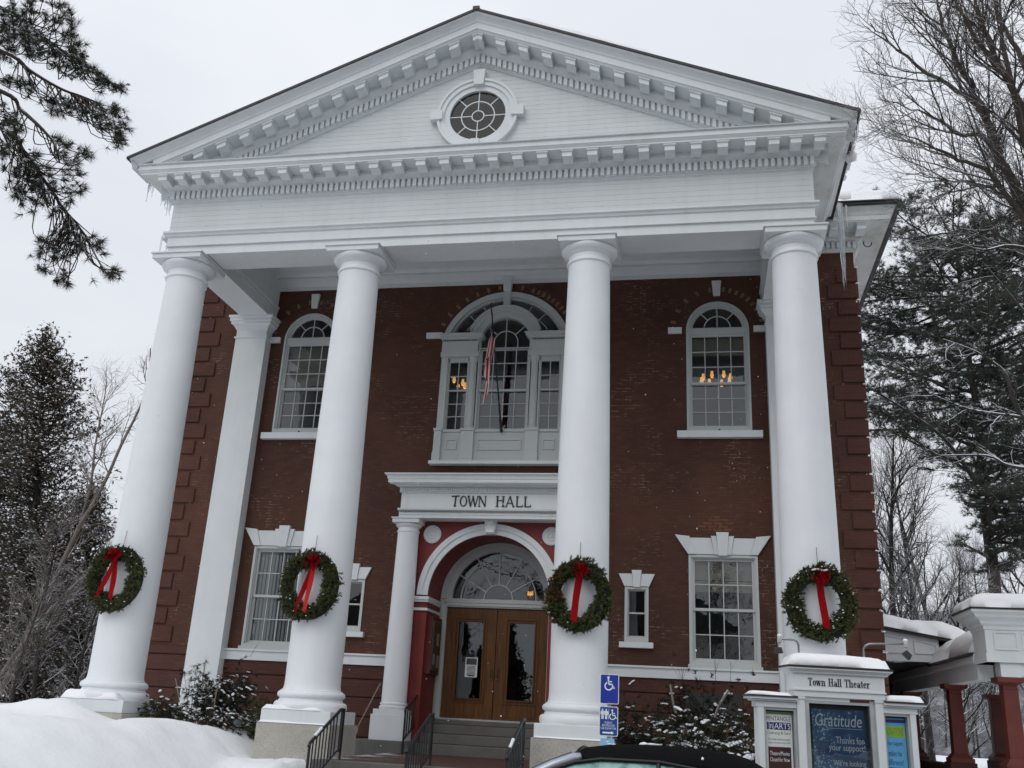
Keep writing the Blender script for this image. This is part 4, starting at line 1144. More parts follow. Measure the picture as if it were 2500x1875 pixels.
def lump_mesh(C, R, rng, flat=0.7, jit=0.25):
    """small soft lumps (snow, clods)"""
    global _ico
    if _ico is None:
        bm = bmesh.new(); bmesh.ops.create_icosphere(bm, subdivisions=1, radius=1.0)
        _ico = (np.array([v.co[:] for v in bm.verts]), np.array([[v.index for v in f.verts] for f in bm.faces])); bm.free()
    V0, F0 = _ico; C = np.asarray(C, float); R = np.asarray(R, float); k = len(C)
    if R.ndim == 1: R = np.stack([R, R, R*flat], 1)
    V = V0[None]*R[:, None, :]*(1 + rng.uniform(-jit, jit, (k, len(V0), 1))) + C[:, None, :]
    F = F0[None] + (np.arange(k)*len(V0))[:, None, None]
    return V.reshape(-1, 3), F.reshape(-1, 3)
def tubes(S, n):
    """S rows: p0(3) p1(3) r0 r1 -> open prisms with n sides"""
    S = np.asarray(S, float); p0, p1, r0, r1 = S[:, :3], S[:, 3:6], S[:, 6:7], S[:, 7:8]
    d = unit(p1 - p0); ref = np.where(np.abs(d[:, 2:3]) < .9, [[0, 0, 1.]], [[1., 0, 0]])
    u = unit(np.cross(d, ref)); v = np.cross(d, u); k = len(S)
    a = np.arange(n)*2*np.pi/n
    off = u[:, None]*np.cos(a)[None, :, None] + v[:, None]*np.sin(a)[None, :, None]
    V = np.concatenate([p0[:, None] + off*r0[:, None], p1[:, None] + off*r1[:, None]], 1).reshape(-1, 3)
    i = np.arange(n); j = (i+1) % n
    F = np.stack([j, i, i+n, j+n], 1)[None] + (np.arange(k)*2*n)[:, None, None]
    return V, F.reshape(-1, 4)
def quads(P, U, W):
    """quads centred on P with half-vectors U, W"""
    V = np.stack([P-U-W, P+U-W, P+U+W, P-U+W], 1).reshape(-1, 3)
    return V, np.arange(len(V)).reshape(-1, 4)
def fade(e0, e1, x):
    t = np.clip((x - e0)/(e1 - e0), 0, 1); return t*t*(3 - 2*t)
def vnoise(x, y, seed=0):
    """smooth value noise on arrays"""
    def h(i, j): 
        n = np.sin(i*127.1 + j*311.7 + seed*74.7)*43758.5453; return n - np.floor(n)
    i, j = np.floor(x), np.floor(y); fx, fy = x - i, y - j
    fx, fy = fx*fx*(3-2*fx), fy*fy*(3-2*fy)
    return (h(i, j)*(1-fx) + h(i+1, j)*fx)*(1-fy) + (h(i, j+1)*(1-fx) + h(i+1, j+1)*fx)*fy

# ================================================================== GROUND, ROAD, SNOW
def snow_h(x, y):
    lawn = 1.12*fade(-1.95, -3.2, x)*fade(-14.0, -11.2, y)
    lawn = lawn*(1 - .30*fade(-4.8, -7.0, y)*0) 
    # the ploughed bank along the kerb bulges, and falls away towards the steps
    edge = fade(-1.85 - .06*np.maximum(0, -5 - y), -4.2 - .25*np.maximum(0, -5 - y), x)
    left = (0.62*fade(-1.80, -2.1, x)*fade(-6.6, -5.2, y) + 0.0)
    bank = 1.15*edge*fade(-14.6, -11.6, y)
    z = np.maximum(left, bank)
    right = 0.55*fade(1.76, 1.95, x)*fade(-8.4, -5.2, y)*fade(9.4, 8.6, x)
    rb = 0.55*np.exp(-((x-7.6)/0.75)**2 - ((y+7.3)/1.1)**2) + 0.7*np.exp(-((x-9.0)/1.0)**2 - ((y+6.2)/1.2)**2)
    z = np.maximum(z, right) + rb
    far = 0.35*fade(0.5, 6, y)
    z = np.maximum(z, far)
    z = z + .28*np.exp(-((x+6.75)/.85)**2 - ((y+4.75)/.45)**2)*(.75 + .5*vnoise(x*2.6, y*2.6, 9)) + .14*np.exp(-((x+7.4)/.6)**2 - ((y+4.4)/.6)**2)
    nz = (vnoise(x*.55, y*.55, 1) - .5)*.20 + (vnoise(x*1.3, y*1.3, 2) - .5)*.10 + (vnoise(x*3.1, y*3.1, 4) - .5)*.06 + (vnoise(x*6, y*6, 3)-.5)*.018*(1 + 3*fade(-3.4, -2.2, x)*fade(-7, -5.5, y))
    return z + nz*np.clip(z*1.4, 0, 1) - .004*0
gx = np.concatenate([np.arange(-40, -14, 1.0), np.arange(-14, 13, .12), np.arange(13, 46, 1.0)])
gy = np.concatenate([np.arange(-15.0, 3.0, .12), np.arange(3.0, 60, 1.5)])
X, Y = np.meshgrid(gx, gy)
Z = snow_h(X, Y)
walk = (np.abs(X) < 1.72) & (Y > -6.35) & (Y < .9)
Z = np.where(walk, -0.05, Z)
Z = np.where((np.abs(X) < 7.95) & (Y > .2) & (Y < 14), -0.2, Z)
Z = np.where((X > 8.2) & (X < 14) & (Y > -2.2) & (Y < 7), .02, Z)
Z = np.where((X > -1.8) & (Y < -6.3) & (Z < .06), -.06, Z)
nx, ny = len(gx), len(gy)
idx = np.arange(nx*ny).reshape(ny, nx)
F = np.stack([idx[:-1, :-1], idx[:-1, 1:], idx[1:, 1:], idx[1:, :-1]], -1).reshape(-1, 4)
lawn = np_mesh('snow_bank', np.stack([X, Y, Z], -1).reshape(-1, 3), F, 'snow', None, True)
tag(lawn, 'deep white snow banked over the lawn and beds round the hall', None, None, 'structure')
g = MB().add([(-600, -600, -.02), (600, -600, -.02), (600, 600, -.02), (-600, 600, -.02)], [(0, 1, 2, 3)]).build('ground', 'low_bounce_ground')
tag(g, 'unseen ground reaching to the horizon, greyed to cut bounced light', None, None, 'structure')
flat('asphalt', (0.085, 0.085, 0.09), 0.75, 0.35, 1.4)
r = MB().add([(-300, -34, -.012), (300, -34, -.012), (300, -8.9, -.012), (-300, -8.9, -.012)], [(0, 1, 2, 3)]).build('road', 'asphalt')
tag(r, 'wet dark asphalt street in front of the hall', None, None, 'structure')
vg = MB().box(-300, 300, -52, -34, -.03, .05).box(-300, 300, -38, -34.2, .05, .7).build('far_verge', 'snow')
tag(vg, 'snowy verge and ploughed bank on the far side of the street', None, None, 'structure')
s = MB().box(-2.2, 300, -8.9, -5.9, -.03, .012).build('sidewalk', 'step_stone')
tag(s, 'shovelled stone sidewalk along the street', None, None, 'structure')

# ================================================================== RAILINGS
def rail_panel(root, top, low, zb_top, zb_low, n, post_to, thick=.016):
    """sloping hand rail with balusters from a level end at the top to the low end"""
    t, l = Vector(top), Vector(low)
    d = Vector((t.x - l.x, t.y - l.y, 0)); flat_end = t + d.normalized()*.16
    MB().tube([flat_end, t, l, l + Vector((0, 0, -.05)) - d.normalized()*.03], .026, 8).build('hand_rail', 'iron', root)
    MB().tube([(flat_end.x, flat_end.y, zb_top), (t.x, t.y, zb_top), (l.x, l.y, zb_low)], .015, 6).build('bottom_rail', 'iron', root)
    bal = MB().box(-.009, .009, -.009, .009, 0, 1).mesh('baluster', 'iron')
    for i in range(1, n):
        f = i/n; p = t.lerp(l, f); zb = zb_top + (zb_low - zb_top)*f
        put('baluster', bal, root, (p.x, p.y, zb), None, (1, 1, p.z - zb))
    for f in (.3, .7): put('baluster', bal, root, (t.x + (flat_end.x-t.x)*f, t.y + (flat_end.y-t.y)*f, zb_top), None, (1, 1, t.z - zb_top))
    MB().box(flat_end.x-thick, flat_end.x+thick, flat_end.y-thick, flat_end.y+thick, post_to[0], flat_end.z).build('newel', 'iron', root)
    MB().box(l.x-thick, l.x+thick, l.y-thick, l.y+thick, post_to[1], l.z).build('newel', 'iron', root)
rails = (('black iron stair railing on the left by the snow bank', -1.40, 1.50, 1.06), ('black iron stair railing down the middle of the street steps', .14, 1.50, 1.06), ('black iron stair railing beside the pedestal of the third column', 1.66, 1.50, 1.06))
for lab, x, zt, zl in rails:
    root = thing('stair_railing', lab, 'railing', (x, -5.2, 0), 0, 'railings of the street steps')
    rail_panel(root, (x, -4.75, zt), (x, -5.95, zl - .06), .86, .36, 9, (.70, .05))
for lab, x in (('black iron railing at the left of the door steps', -1.42), ('black iron railing at the right of the door steps', 1.42)):
    root = thing('door_railing', lab, 'railing', (x, 0, .9), 0, 'railings of the door steps')
    rail_panel(root, (x*.97, .35, 2.10), (x, -.98, 1.57), 1.50, .98, 9, (1.30, .70))
for k, (x, y, z) in enumerate(((-1.40, -5.75, 1.115), (1.66, -5.75, 1.115))):
    V, F = lump_mesh([(x, y + i*.035, z + i*.016) for i in range(7)], [(.026, .04, .025)]*7, np.random.default_rng(k), 1, .1)
    o = np_mesh('rail_snow', V, F, 'snow', None, True)
    tag(o, ('small clot of snow on the left stair railing', 'small clot of snow on the right stair railing')[k], 'snow', None, 'stuff')
# broom
root = thing('broom', 'straw broom leaning between the second column and the doorway', 'broom', (-2.16, -1.35, .95))
b0, b1 = Vector((-2.45, -1.30, .82)), Vector((-2.14, -.56, 2.05)); dv = (b1-b0).normalized()
MB().tube([b0 + dv*.34, b1], .014, 8).build('handle', 'broom_handle', root)
MB().tube([b0 + dv*.30, b0 + dv*.40], [.05, .02], 10).build('binding', 'straw', root)
V, F = needle_mesh([b0 + dv*.34]*1, [-dv], 140, .36, .012, 0, 13, np.random.default_rng(4), .05)
np_mesh('bristles', V, F, 'straw', root)

# ================================================================== WREATHS
def wreath(x, y, z, seed, tails, label, brown=None, snow=34):
    rng = np.random.default_rng(seed)
    root = thing('wreath', label, 'wreath', (x, y + .1, z), 0, 'wreaths hung on the portico columns')
    R, r = .455, .130; n = 600
    th = rng.uniform(0, 2*np.pi, n); ph = rng.uniform(-.2, np.pi+.2, n)
    rr = r*np.sqrt(rng.uniform(.25, 1, n))*(1 + .25*np.sin(th*3 + seed))
    ct, st = np.cos(th), np.sin(th)
    rad_d = np.stack([ct, 0*ct, st], 1); tan_d = np.stack([-st, 0*ct, ct], 1); fr = np.array([[0, -1., 0]])
    off = rad_d*np.cos(ph)[:, None] + fr*np.sin(ph)[:, None]
    C = np.array([[x, y, z]]) + rad_d*R*np.array([[.96, 1, 1.05]]) + off*rr[:, None]
    D = tan_d*rng.uniform(.2, 1.0, (n, 1))*np.where(rng.random((n, 1)) < .82, -1, 1) + off*rng.uniform(.35, 1.0, (n, 1)) + rng.normal(0, .35, (n, 3))
    D = unit(D)
    V, F = needle_mesh(C - D*.06, D, 26, .055, .016, 20, 65, rng, 2.2)
    bm = np.zeros(n, bool)
    if brown: bm = (np.cos(th - rad(brown)) > .86) & (rng.random(n) < .55)
    fm = np.repeat(~bm, 26)
    np_mesh('greenery', V, F[fm], 'fir', root)
    if bm.any(): np_mesh('browned_sprigs', V, F[~fm], 'fir_brown', root)
    m = MB(); k = 30; q = 8; vs = []; fs = []
    for i in range(k):
        a = 2*math.pi*i/k
        for j in range(q):
            b = 2*math.pi*j/q; w = R + .12*math.cos(b); vs.append((x + w*math.cos(a)*.96, y + .03 + .10*math.sin(b), z + w*math.sin(a)*1.05))
    for i in range(k):
        for j in range(q): fs.append((i*q+j, ((i+1) % k)*q+j, ((i+1) % k)*q+(j+1) % q, i*q+(j+1) % q))
    m.add(vs, fs).build('ring', 'shrub_dark', root)
    sel = np.where((off[:, 2] > .15) | (rng.random(n) < .15))[0]; sel = sel[rng.random(len(sel)) < .5][:snow]
    V, F = lump_mesh(C[sel] + off[sel]*.03 + [0, -.02, .02], rng.uniform(.006, .019, len(sel)), rng, .6)
    o = np_mesh('snow', V, F, 'snow_clump', root, True); o['kind'] = 'stuff'
    MB().tube([(x, y+.05, z+.52), (x, y+.09, z+.92)], .004, 5).build('hanging_wire', 'iron', root)
    # bow of looped ribbon
    bx, by, bz = x + tails[0][0], y - .19, z + .40
    m = MB()
    def ribbon(pts, w, wdir):
        vs = []; wd = Vector(wdir)
        for p in pts: vs += [Vector(p) - wd*w/2, Vector(p) + wd*w/2]
        m.add(vs, [(2*i, 2*i+1, 2*i+3, 2*i+2) for i in range(len(pts)-1)])
    for a, L, tilt in ((12, .15, .0), (168, .15, .0), (-22, .135, .05), (202, .135, .05), (62, .10, -.02), (118, .10, -.02), (90, .085, .05), (-50, .10, .06), (230, .10, .06)):
        c, sn = math.cos(rad(a)), math.sin(rad(a)); pts = []
        for i in range(9):
            t = i/8; rr_ = L*math.sin(math.pi*t)**.8; hgt = .055*math.sin(2*math.pi*t)
            pts.append((bx + c*rr_, by - .01 - tilt - .06*math.sin(math.pi*t) + hgt*.6, bz + sn*rr_ + hgt))
        ribbon(pts, .075, (-sn*.35, -.75, c*.35 + .4))
    m.build('bow', 'ribbon', root, smooth=True)
    V, F = lump_mesh([(bx, by-.05, bz)], np.array([[.045, .05, .05]]), rng, 1, .05); np_mesh('knot', V, F, 'ribbon', root, True)
    for (ox, lx, ln, wd, mt) in tails:
        m = MB(); pts = []
        for i in range(11):
            t = i/10; pts.append(Vector((bx + lx*t + .012*math.sin(4*t + seed), by + .02 + .05*math.sin(2.6*t), bz - .02 - ln*t)))
        vs = []
        for i, p in enumerate(pts):
            tw = .25*math.sin(i*.7 + seed); vs += [p + Vector((-wd/2, tw*.05, 0)), p + Vector((wd/2, -tw*.05, 0))]
        vs[-2] = vs[-2] + Vector((0, 0, .05))
        m.add(vs, [(2*i, 2*i+1, 2*i+3, 2*i+2) for i in range(10)]).build('ribbon_tail', mt, root, smooth=True)
    return root
wreath(-6.30, -4.22, 3.60, 1, [(.02, -.26, .78, .10, 'ribbon'), (.02, .04, .80, .10, 'ribbon')], 'wreath with two spread ribbon tails on the leftmost column by the snow bank')
wreath(-2.43, -4.22, 3.57, 2, [(.10, -.27, .86, .10, 'ribbon'), (.10, -.09, .88, .085, 'ribbon_bright')], 'wreath with one bright and one dark ribbon tail beside the blinds window')
wreath(2.43, -4.22, 3.53, 3, [(.04, -.11, .84, .12, 'ribbon')], 'wreath with browned sprigs and a single curved tail right of the doors', 165, 16)
wreath(6.36, -4.22, 3.52, 4, [(.0, .06, .82, .115, 'ribbon')], 'wreath with snow on its bow, on the column above the theater kiosk', None, 100)
V, F = lump_mesh([(6.36 + i*.035 - .1, -4.43, 4.02 + .01*math.sin(i)) for i in range(7)], [(.035, .04, .02)]*7, np.random.default_rng(8), 1, .2)
tag(np_mesh('bow_snow', V, F, 'snow_clump', None, True), 'snow lying on the red bow of the rightmost wreath', 'snow', None, 'stuff')

# ================================================================== FLAG
root = thing('flag', 'limp red white and blue flag on a dark pole before the great window', 'flag', (0.05, -.15, 7.69))
P0, P1 = Vector((.05, -.15, 7.69)), Vector((-.12, -1.2, 10.33)); pd = (P1 - P0).normalized()
MB().tube([P0, P1], [.022, .014], 8).build('pole', 'iron', root, smooth=True)
MB().tube([P0 - pd*.05, P0 + pd*.25], .034, 10).build('bracket', 'iron', root)
MB().lathe([(.001, P1.z), (.02, P1.z+.01), (.026, P1.z+.03), (.012, P1.z+.06), (.001, P1.z+.10)], P1.x, P1.y, 10).build('finial', 'brass', root)
m = MB(); nu, nv = 26, 30; vs = []; uv = []
for j in range(nv+1):
    v = j/nv                                   # along the hoist, top of the pole downwards
    hp = P1 - pd*(.04 + 1.0*v)
    for i in range(nu+1):
        u = i/nu                               # out along the fly, which hangs straight down
        drop = u*1.62*(1 - .10*v)
        fold = .055*math.sin(v*10 + u*1.4)*(.35 + u) ; fold2 = .05*math.cos(v*11 + u*2.0)*(.2 + u)
        gather = 1 - .50*min(1, u*2.2)         # the cloth gathers towards the lower hoist
        q = P1 - pd*(.04 + 1.0*v)
        tgt = P1 - pd*.52
        x = q.x*gather + tgt.x*(1-gather) - .06*u + fold*1.15 - .05*math.sin(min(1, u*1.6)*math.pi/2)*v
        y = q.y*gather + tgt.y*(1-gather) + fold2
        z = q.z - drop*(.62 + .38*v) + (0 if u else 0)
        vs.append((x, y, z)); uv.append((u, 1-v))
fs = [(j*(nu+1)+i, j*(nu+1)+i+1, (j+1)*(nu+1)+i+1, (j+1)*(nu+1)+i) for j in range(nv) for i in range(nu)]
m.add(vs, fs); o = m.build('cloth', 'flag_cloth', root, smooth=True)
ul = o.data.uv_layers.new(name='UVMap')
for lp in o.data.loops: ul.data[lp.index].uv = uv[lp.vertex_index]

# ================================================================== LIT LAMPS INSIDE
def chandelier(label, pts, cen, hang, sc=0.72):
    root = thing('chandelier', label, 'chandelier', cen)
    c = Vector(cen)
    MB().tube([c, c + Vector((0, 0, hang))], .02, 8).build('rod', 'brass', root)
    for p in pts:
        p = Vector(p)
        MB().tube([c + Vector((0, 0, -.1)), c.lerp(p, .6) + Vector((0, 0, -.22*sc)), p + Vector((0, 0, -.10*sc))], .012, 6).build('arm', 'brass', root)
        k = sc
        lm = MB().lathe([(.03*k, -.09*k), (.055*k, -.06*k), (.07*k, -.01*k), (.055*k, .05*k), (.042*k, .10*k), (.05*k, .15*k)], p.x, p.y, 14, False)
        lm.v = [(a, b, zz + p.z) for a, b, zz in lm.v]; l = lm.build('lamp_glass', 'lamp_glow', root, smooth=True)
        V, F = lump_mesh([p + Vector((0, 0, -.01))], np.array([[.035*k, .035*k, .05*k]]), np.random.default_rng(1), 1, 0); np_mesh('flame', V, F, 'lamp_core', l, True)
def px(u, v, y): return tuple(at_y(u, v, y))
F_ = lambda x, y: (1450 + x/2.7653, 600 + y/2.7653)
E_ = lambda x, y: (900 + x/3.0167, 650 + y/3.0167)
pts = [px(*F_(*q), d) for q, d in (((797, 875), 3.2), ((877, 872), 3.2), ((738, 893), 2.7), ((922, 890), 2.7), ((727, 917), 2.3), ((780, 928), 2.0), ((862, 934), 2.0), ((915, 917), 2.3))]
chandelier('lit brass chandelier seen through the right arched window', pts, px(*F_(832, 905), 2.6), 2.0)
pts = [px(*E_(*q), d) for q, d in (((630, 842), 2.9), ((693, 862), 2.6), ((660, 888), 3.3), ((708, 886), 3.4))]
chandelier('lit brass chandelier seen through the left side light of the great window', pts, px(*E_(668, 868), 2.9), 1.8)
pts = [px(850 + x/2.2262, 1130 + y/2.2262, 3.5) for x, y in ((979, 712), (990, 715), (1001, 712))]
chandelier('small lit ceiling lamp glowing behind the door fanlight', pts, px(850 + 990/2.2262, 1130 + 716/2.2262, 3.6), .6, .42)
# ================================================================== snow caps
def snow_cap(name, label, x0, x1, y0, y1, z, h, seed, rnd=0.16, parent_xf=None, slope=(0, 0), lump=.25, n=None):
    """rounded slab of lying snow on a rectangle; slope adds z per metre in x and y"""
    nx_, ny_ = n or (max(10, int((x1-x0)/.05)), max(8, int((y1-y0)/.05)))
    nx_, ny_ = min(nx_, 90), min(ny_, 90)
    xs, ys = np.linspace(x0, x1, nx_), np.linspace(y0, y1, ny_); A, B = np.meshgrid(xs, ys)
    e = np.minimum(np.minimum(A-x0, x1-A), np.minimum(B-y0, y1-B))/rnd
    prof = np.sqrt(np.clip(1 - (1 - np.clip(e, 0, 1))**2, 0, 1))
    nz = 1 + lump*(vnoise(A*2.2 + seed, B*2.2, seed) - .5)*2 + lump*.3*(vnoise(A*7 + seed, B*7, seed+1) - .5)
    base = z + slope[0]*(A - x0) + slope[1]*(B - y0)
    wob = (vnoise(A*3.1, B*3.1, seed+5) - .5)*rnd*.5*(e < .6)
    top = base + np.maximum(h*prof*nz, .0)
    V = np.concatenate([np.stack([A + wob*.3, B + wob*.3, top], -1).reshape(-1, 3), np.stack([A, B, base - .001], -1).reshape(-1, 3)])
    i = np.arange(nx_*ny_).reshape(ny_, nx_)
    F = np.stack([i[:-1, :-1], i[:-1, 1:], i[1:, 1:], i[1:, :-1]], -1).reshape(-1, 4)
    rim = np.concatenate([i[0, :], i[1:, -1], i[-1, -2::-1], i[-2:0:-1, 0]]); r2 = np.roll(rim, -1)
    S = np.stack([r2, rim, rim + nx_*ny_, r2 + nx_*ny_], -1)
    o = np_mesh(name, V, np.concatenate([F, F[:, ::-1] + nx_*ny_, S]), 'snow', None, True)
    tag(o, label, 'snow', None, 'stuff')
    if parent_xf is not None: o.matrix_basis = parent_xf
    return o
def disc(m, cx, cz, r, y0, y1, n=18): m.plate([arc(cx, cz, r, 0, 360-360/n, n-1)], y0, y1)
def seg2(m, a, b, w, y0, y1):
    (xa, za), (xb, zb) = a, b; d = math.hypot(xb-xa, zb-za); p, q = -(zb-za)/d*w/2, (xb-xa)/d*w/2
    m.plate([[(xa-p, za-q), (xb-p, zb-q), (xb+p, zb+q), (xa+p, za+q)]], y0, y1)
def round_rect(cx, cz, w, h, r):
    o = []
    for sx, sz, a in ((1, 1, 0), (-1, 1, 90), (-1, -1, 180), (1, -1, 270)): o += arc(cx + sx*(w/2-r), cz + sz*(h/2-r), r, a, a+90, 6)
    return o
def wheelchair(m, cx, cz, s, y0, y1):
    """the access symbol, s = overall height"""
    u = s/10.0; f = lambda x, z: (cx + x*u, cz + z*u)
    disc(m, *f(-.9, 4.1), .95*u, y0, y1)
    seg2(m, f(-.9, 3.0), f(-.55, -.6), 1.15*u, y0, y1)
    seg2(m, f(-.8, 1.2), f(1.9, 1.2), .8*u, y0, y1)
    seg2(m, f(-.7, -.7), f(2.1, -.7), 1.1*u, y0, y1)
    seg2(m, f(1.9, -.6), f(3.1, -3.9), 1.05*u, y0, y1)
    seg2(m, f(2.9, -3.7), f(4.1, -3.2), .9*u, y0, y1)
    P0 = arc(*f(-.6, -2.0), 2.35*u, 118, 338, 22); P1 = arc(*f(-.6, -2.0), 3.25*u, 118, 338, 22)
    m.plate([P1 + P0[::-1]], y0, y1)
def person_icon(m, cx, cz, s, skirt, y0, y1):
    u = s/10.0; disc(m, cx, cz+4.2*u, .8*u, y0, y1, 12)
    if skirt: m.plate([[(cx-1.0*u, cz+3.1*u), (cx-2.0*u, cz-1.2*u), (cx+2.0*u, cz-1.2*u), (cx+1.0*u, cz+3.1*u)]], y0, y1)
    else: m.plate([rect(cx-1.15*u, cx+1.15*u, cz-.8*u, cz+3.1*u)], y0, y1)
    for k in (-1, 1):
        m.plate([rect(cx+k*.62*u-.5*u, cx+k*.62*u+.5*u, cz-5*u, cz-.75*u)], y0, y1)
        seg2(m, (cx+k*1.3*u, cz+2.9*u), (cx+k*(2.5 if skirt else 1.75)*u, cz-.4*u), .75*u, y0, y1)

# ================================================================== PARKING SIGN
SYP = -5.0
def spx(x, y): return at_y(1300 + x/3.687, 1600 + y/3.687, SYP)
c1, c2, c3 = spx(693, 303), spx(685, 593), spx(674, 800)
root = thing('parking_sign_post', 'post with blue accessible parking and restroom signs before the third column', 'sign', (c1.x, SYP+.03, .2))
MB().box(c1.x-.028, c1.x+.028, SYP+.012, SYP+.045, -.1, c1.z + .18).build('post', 'galvanised', root)
def panel(c, w, h, mat, border=True):
    o = MB().plate([round_rect(c.x, c.z, w, h, .025)], SYP-.002, SYP+.002).build('sign_panel', 'sign_white' if border else mat, root)
    if border: MB().plate([round_rect(c.x, c.z, w-.022, h-.022, .018)], SYP-.005, SYP-.0025).build('sign_face', mat, o)
    for k in (-1, 1):
        b = MB(); disc(b, c.x, c.z + k*(h/2-.022), .008, SYP-.011, SYP-.004, 8); b.build('bolt', 'galvanised', o)
    return o
y0, y1 = SYP-.0085, SYP-.0055
p1_ = panel(c1, .295, .445, 'sign_blue')
m = MB(); wheelchair(m, c1.x, c1.z+.085, .205, y0, y1); m.build('access_symbol', 'sign_white', p1_)
p2_ = panel(c2, .29, .435, 'sign_blue_two')
m = MB(); person_icon(m, c2.x-.095, c2.z+.105, .15, False, y0, y1); person_icon(m, c2.x-.038, c2.z+.105, .15, True, y0, y1)
m.plate([rect(c2.x-.002, c2.x+.004, c2.z+.03, c2.z+.175)], y0, y1); wheelchair(m, c2.x+.068, c2.z+.10, .15, y0, y1)
m.plate([[(c2.x-.09, c2.z-.178), (c2.x+.045, c2.z-.178), (c2.x+.045, c2.z-.192), (c2.x+.085, c2.z-.167), (c2.x+.045, c2.z-.142), (c2.x+.045, c2.z-.156), (c2.x-.09, c2.z-.156)]], y0, y1)
m.build('pictograms', 'sign_white', p2_)
for txt, dz, w in (('PUBLIC', -.02, .115), ('RESTROOMS', -.062, .19), ('USE ELEVATOR', -.104, .235)):
    put('lettering', text_mesh(txt, 'sign_white', w, .031), p2_, (c2.x, SYP-.008, c2.z + dz))
p3_ = panel(c3, .215, .17, 'sign_pale_blue', False)
put('lettering', text_mesh('THANKS', 'sign_white', .14, .027), p3_, (c3.x, SYP-.008, c3.z - .03))
m = MB().plate([[(c3.x-.03, c3.z+.03), (c3.x+.03, c3.z+.03), (c3.x, c3.z+.06)]], SYP-.006, SYP-.0025); m.build('arrow', 'sign_white', p3_)

# ================================================================== THEATER KIOSK
KO, KR = Vector((5.975, -8.62, 0)), math.atan2(.232, 1.154)
KX = Matrix.Translation(KO) @ Matrix.Rotation(KR, 4, 'Z')
kiosk = thing('theater_kiosk', 'white three-part notice kiosk lettered for the theater', 'kiosk', KO, KR)
def kp(mb, name, mat, parent=None, **kw): return local(mb.build(name, mat, None, **kw), parent or kiosk)
def ksub(o, parent): o.parent = parent; return o
# centre bay
m = MB().box(-.52, .52, -.10, .16, 2.0, 2.175)
pr = [(0, 2.17), (.03, 2.18), (.035, 2.195), (.06, 2.215), (.075, 2.225), (.075, 2.238)]
for i in range(len(pr)-1):
    (d0, a), (d1, b) = pr[i], pr[i+1]
    m.hexa([(-.52-d0,-.10-d0,a),(.52+d0,-.10-d0,a),(.52+d0,.16+d0,a),(-.52-d0,.16+d0,a),(-.52-d1,-.10-d1,b),(.52+d1,-.10-d1,b),(.52+d1,.16+d1,b),(-.52-d1,.16+d1,b)])
m.box(-.53, .53, -.112, .165, 1.99, 2.006).box(-.515, .515, -.095, .155, 1.925, 1.99)
kh = kp(m, 'centre_header', 'white_paint')
kp(MB().box(-.60, .60, -.18, .24, 2.238, 2.262), 'centre_roof', 'dark_trim')
for k in (-1, 1):
    x = k*.445; kp(MB().box(x-.043, x+.043, -.09, .15, -.05, 1.925).box(x-.05, x+.05, -.10, .15, 1.895, 1.92), 'post', 'white_paint')
kp(MB().plate([rect(-.40, .40, .45, 1.905), rect(-.345, .345, .50, 1.855)], -.06, .05), 'display_frame', 'aluminium')
kp(MB().box(-.35, .35, .03, .05, .5, 1.86), 'display_back', 'board_dark')
kp(MB().box(-.40, .40, -.06, .14, .0, .45), 'lower_panel', 'white_paint')
kp(MB().box(-.39, .12, -.064, .0, 1.885, 1.918), 'header_strip', 'sign_white'); kp(MB().box(.121, .345, -.064, .0, 1.885, 1.916), 'header_strip', 'dark_red_paint')
kp(MB().add([(-.345, -.03, .5), (.345, -.03, .5), (.345, -.03, 1.855), (-.345, -.03, 1.855)], [(0, 1, 2, 3)]), 'pane', 'case_glass')
# wings
for k, (x0, x1, lab) in enumerate(((-.93, -.492, 'l'), (.492, .86, 'r'))):
    s = -1 if k == 0 else 1; xo = x0 if k == 0 else x1; xi = x1 if k == 0 else x0
    a, b = sorted((xi, xo + s*.02))
    m = MB().box(a, b, -.075, .13, 1.79, 1.855)
    a2, b2 = sorted((xi, xo + s*.06)); m.box(a2, b2, -.105, .16, 1.855, 1.875)
    a3, b3 = sorted((xi, xo + s*.10)); m.box(a3, b3, -.135, .19, 1.875, 1.90)
    kp(m, 'wing_header', 'white_paint')
    a4, b4 = sorted((xi, xo + s*.115)); kp(MB().box(a4, b4, -.15, .20, 1.90, 1.918), 'wing_roof', 'dark_trim')
    a, b = sorted((xo, xo - s*.065)); kp(MB().box(a, b, -.07, .12, -.05, 1.79), 'post', 'white_paint')
    fa, fb = sorted((xi, xo - s*.066))
    kp(MB().plate([rect(fa, fb, .55, 1.788), rect(fa+.025, fb-.025, .58, 1.76)], -.05, .03), 'display_frame', 'aluminium')
    kp(MB().box(fa+.02, fb-.02, .02, .04, .58, 1.765), 'display_back', 'board_dark')
    kp(MB().box(fa, fb, -.05, .12, .0, .55), 'lower_panel', 'white_paint')
put_ = lambda me, x, y, z, par, name='lettering': local(put(name, me, None, (x, y, z)), par)
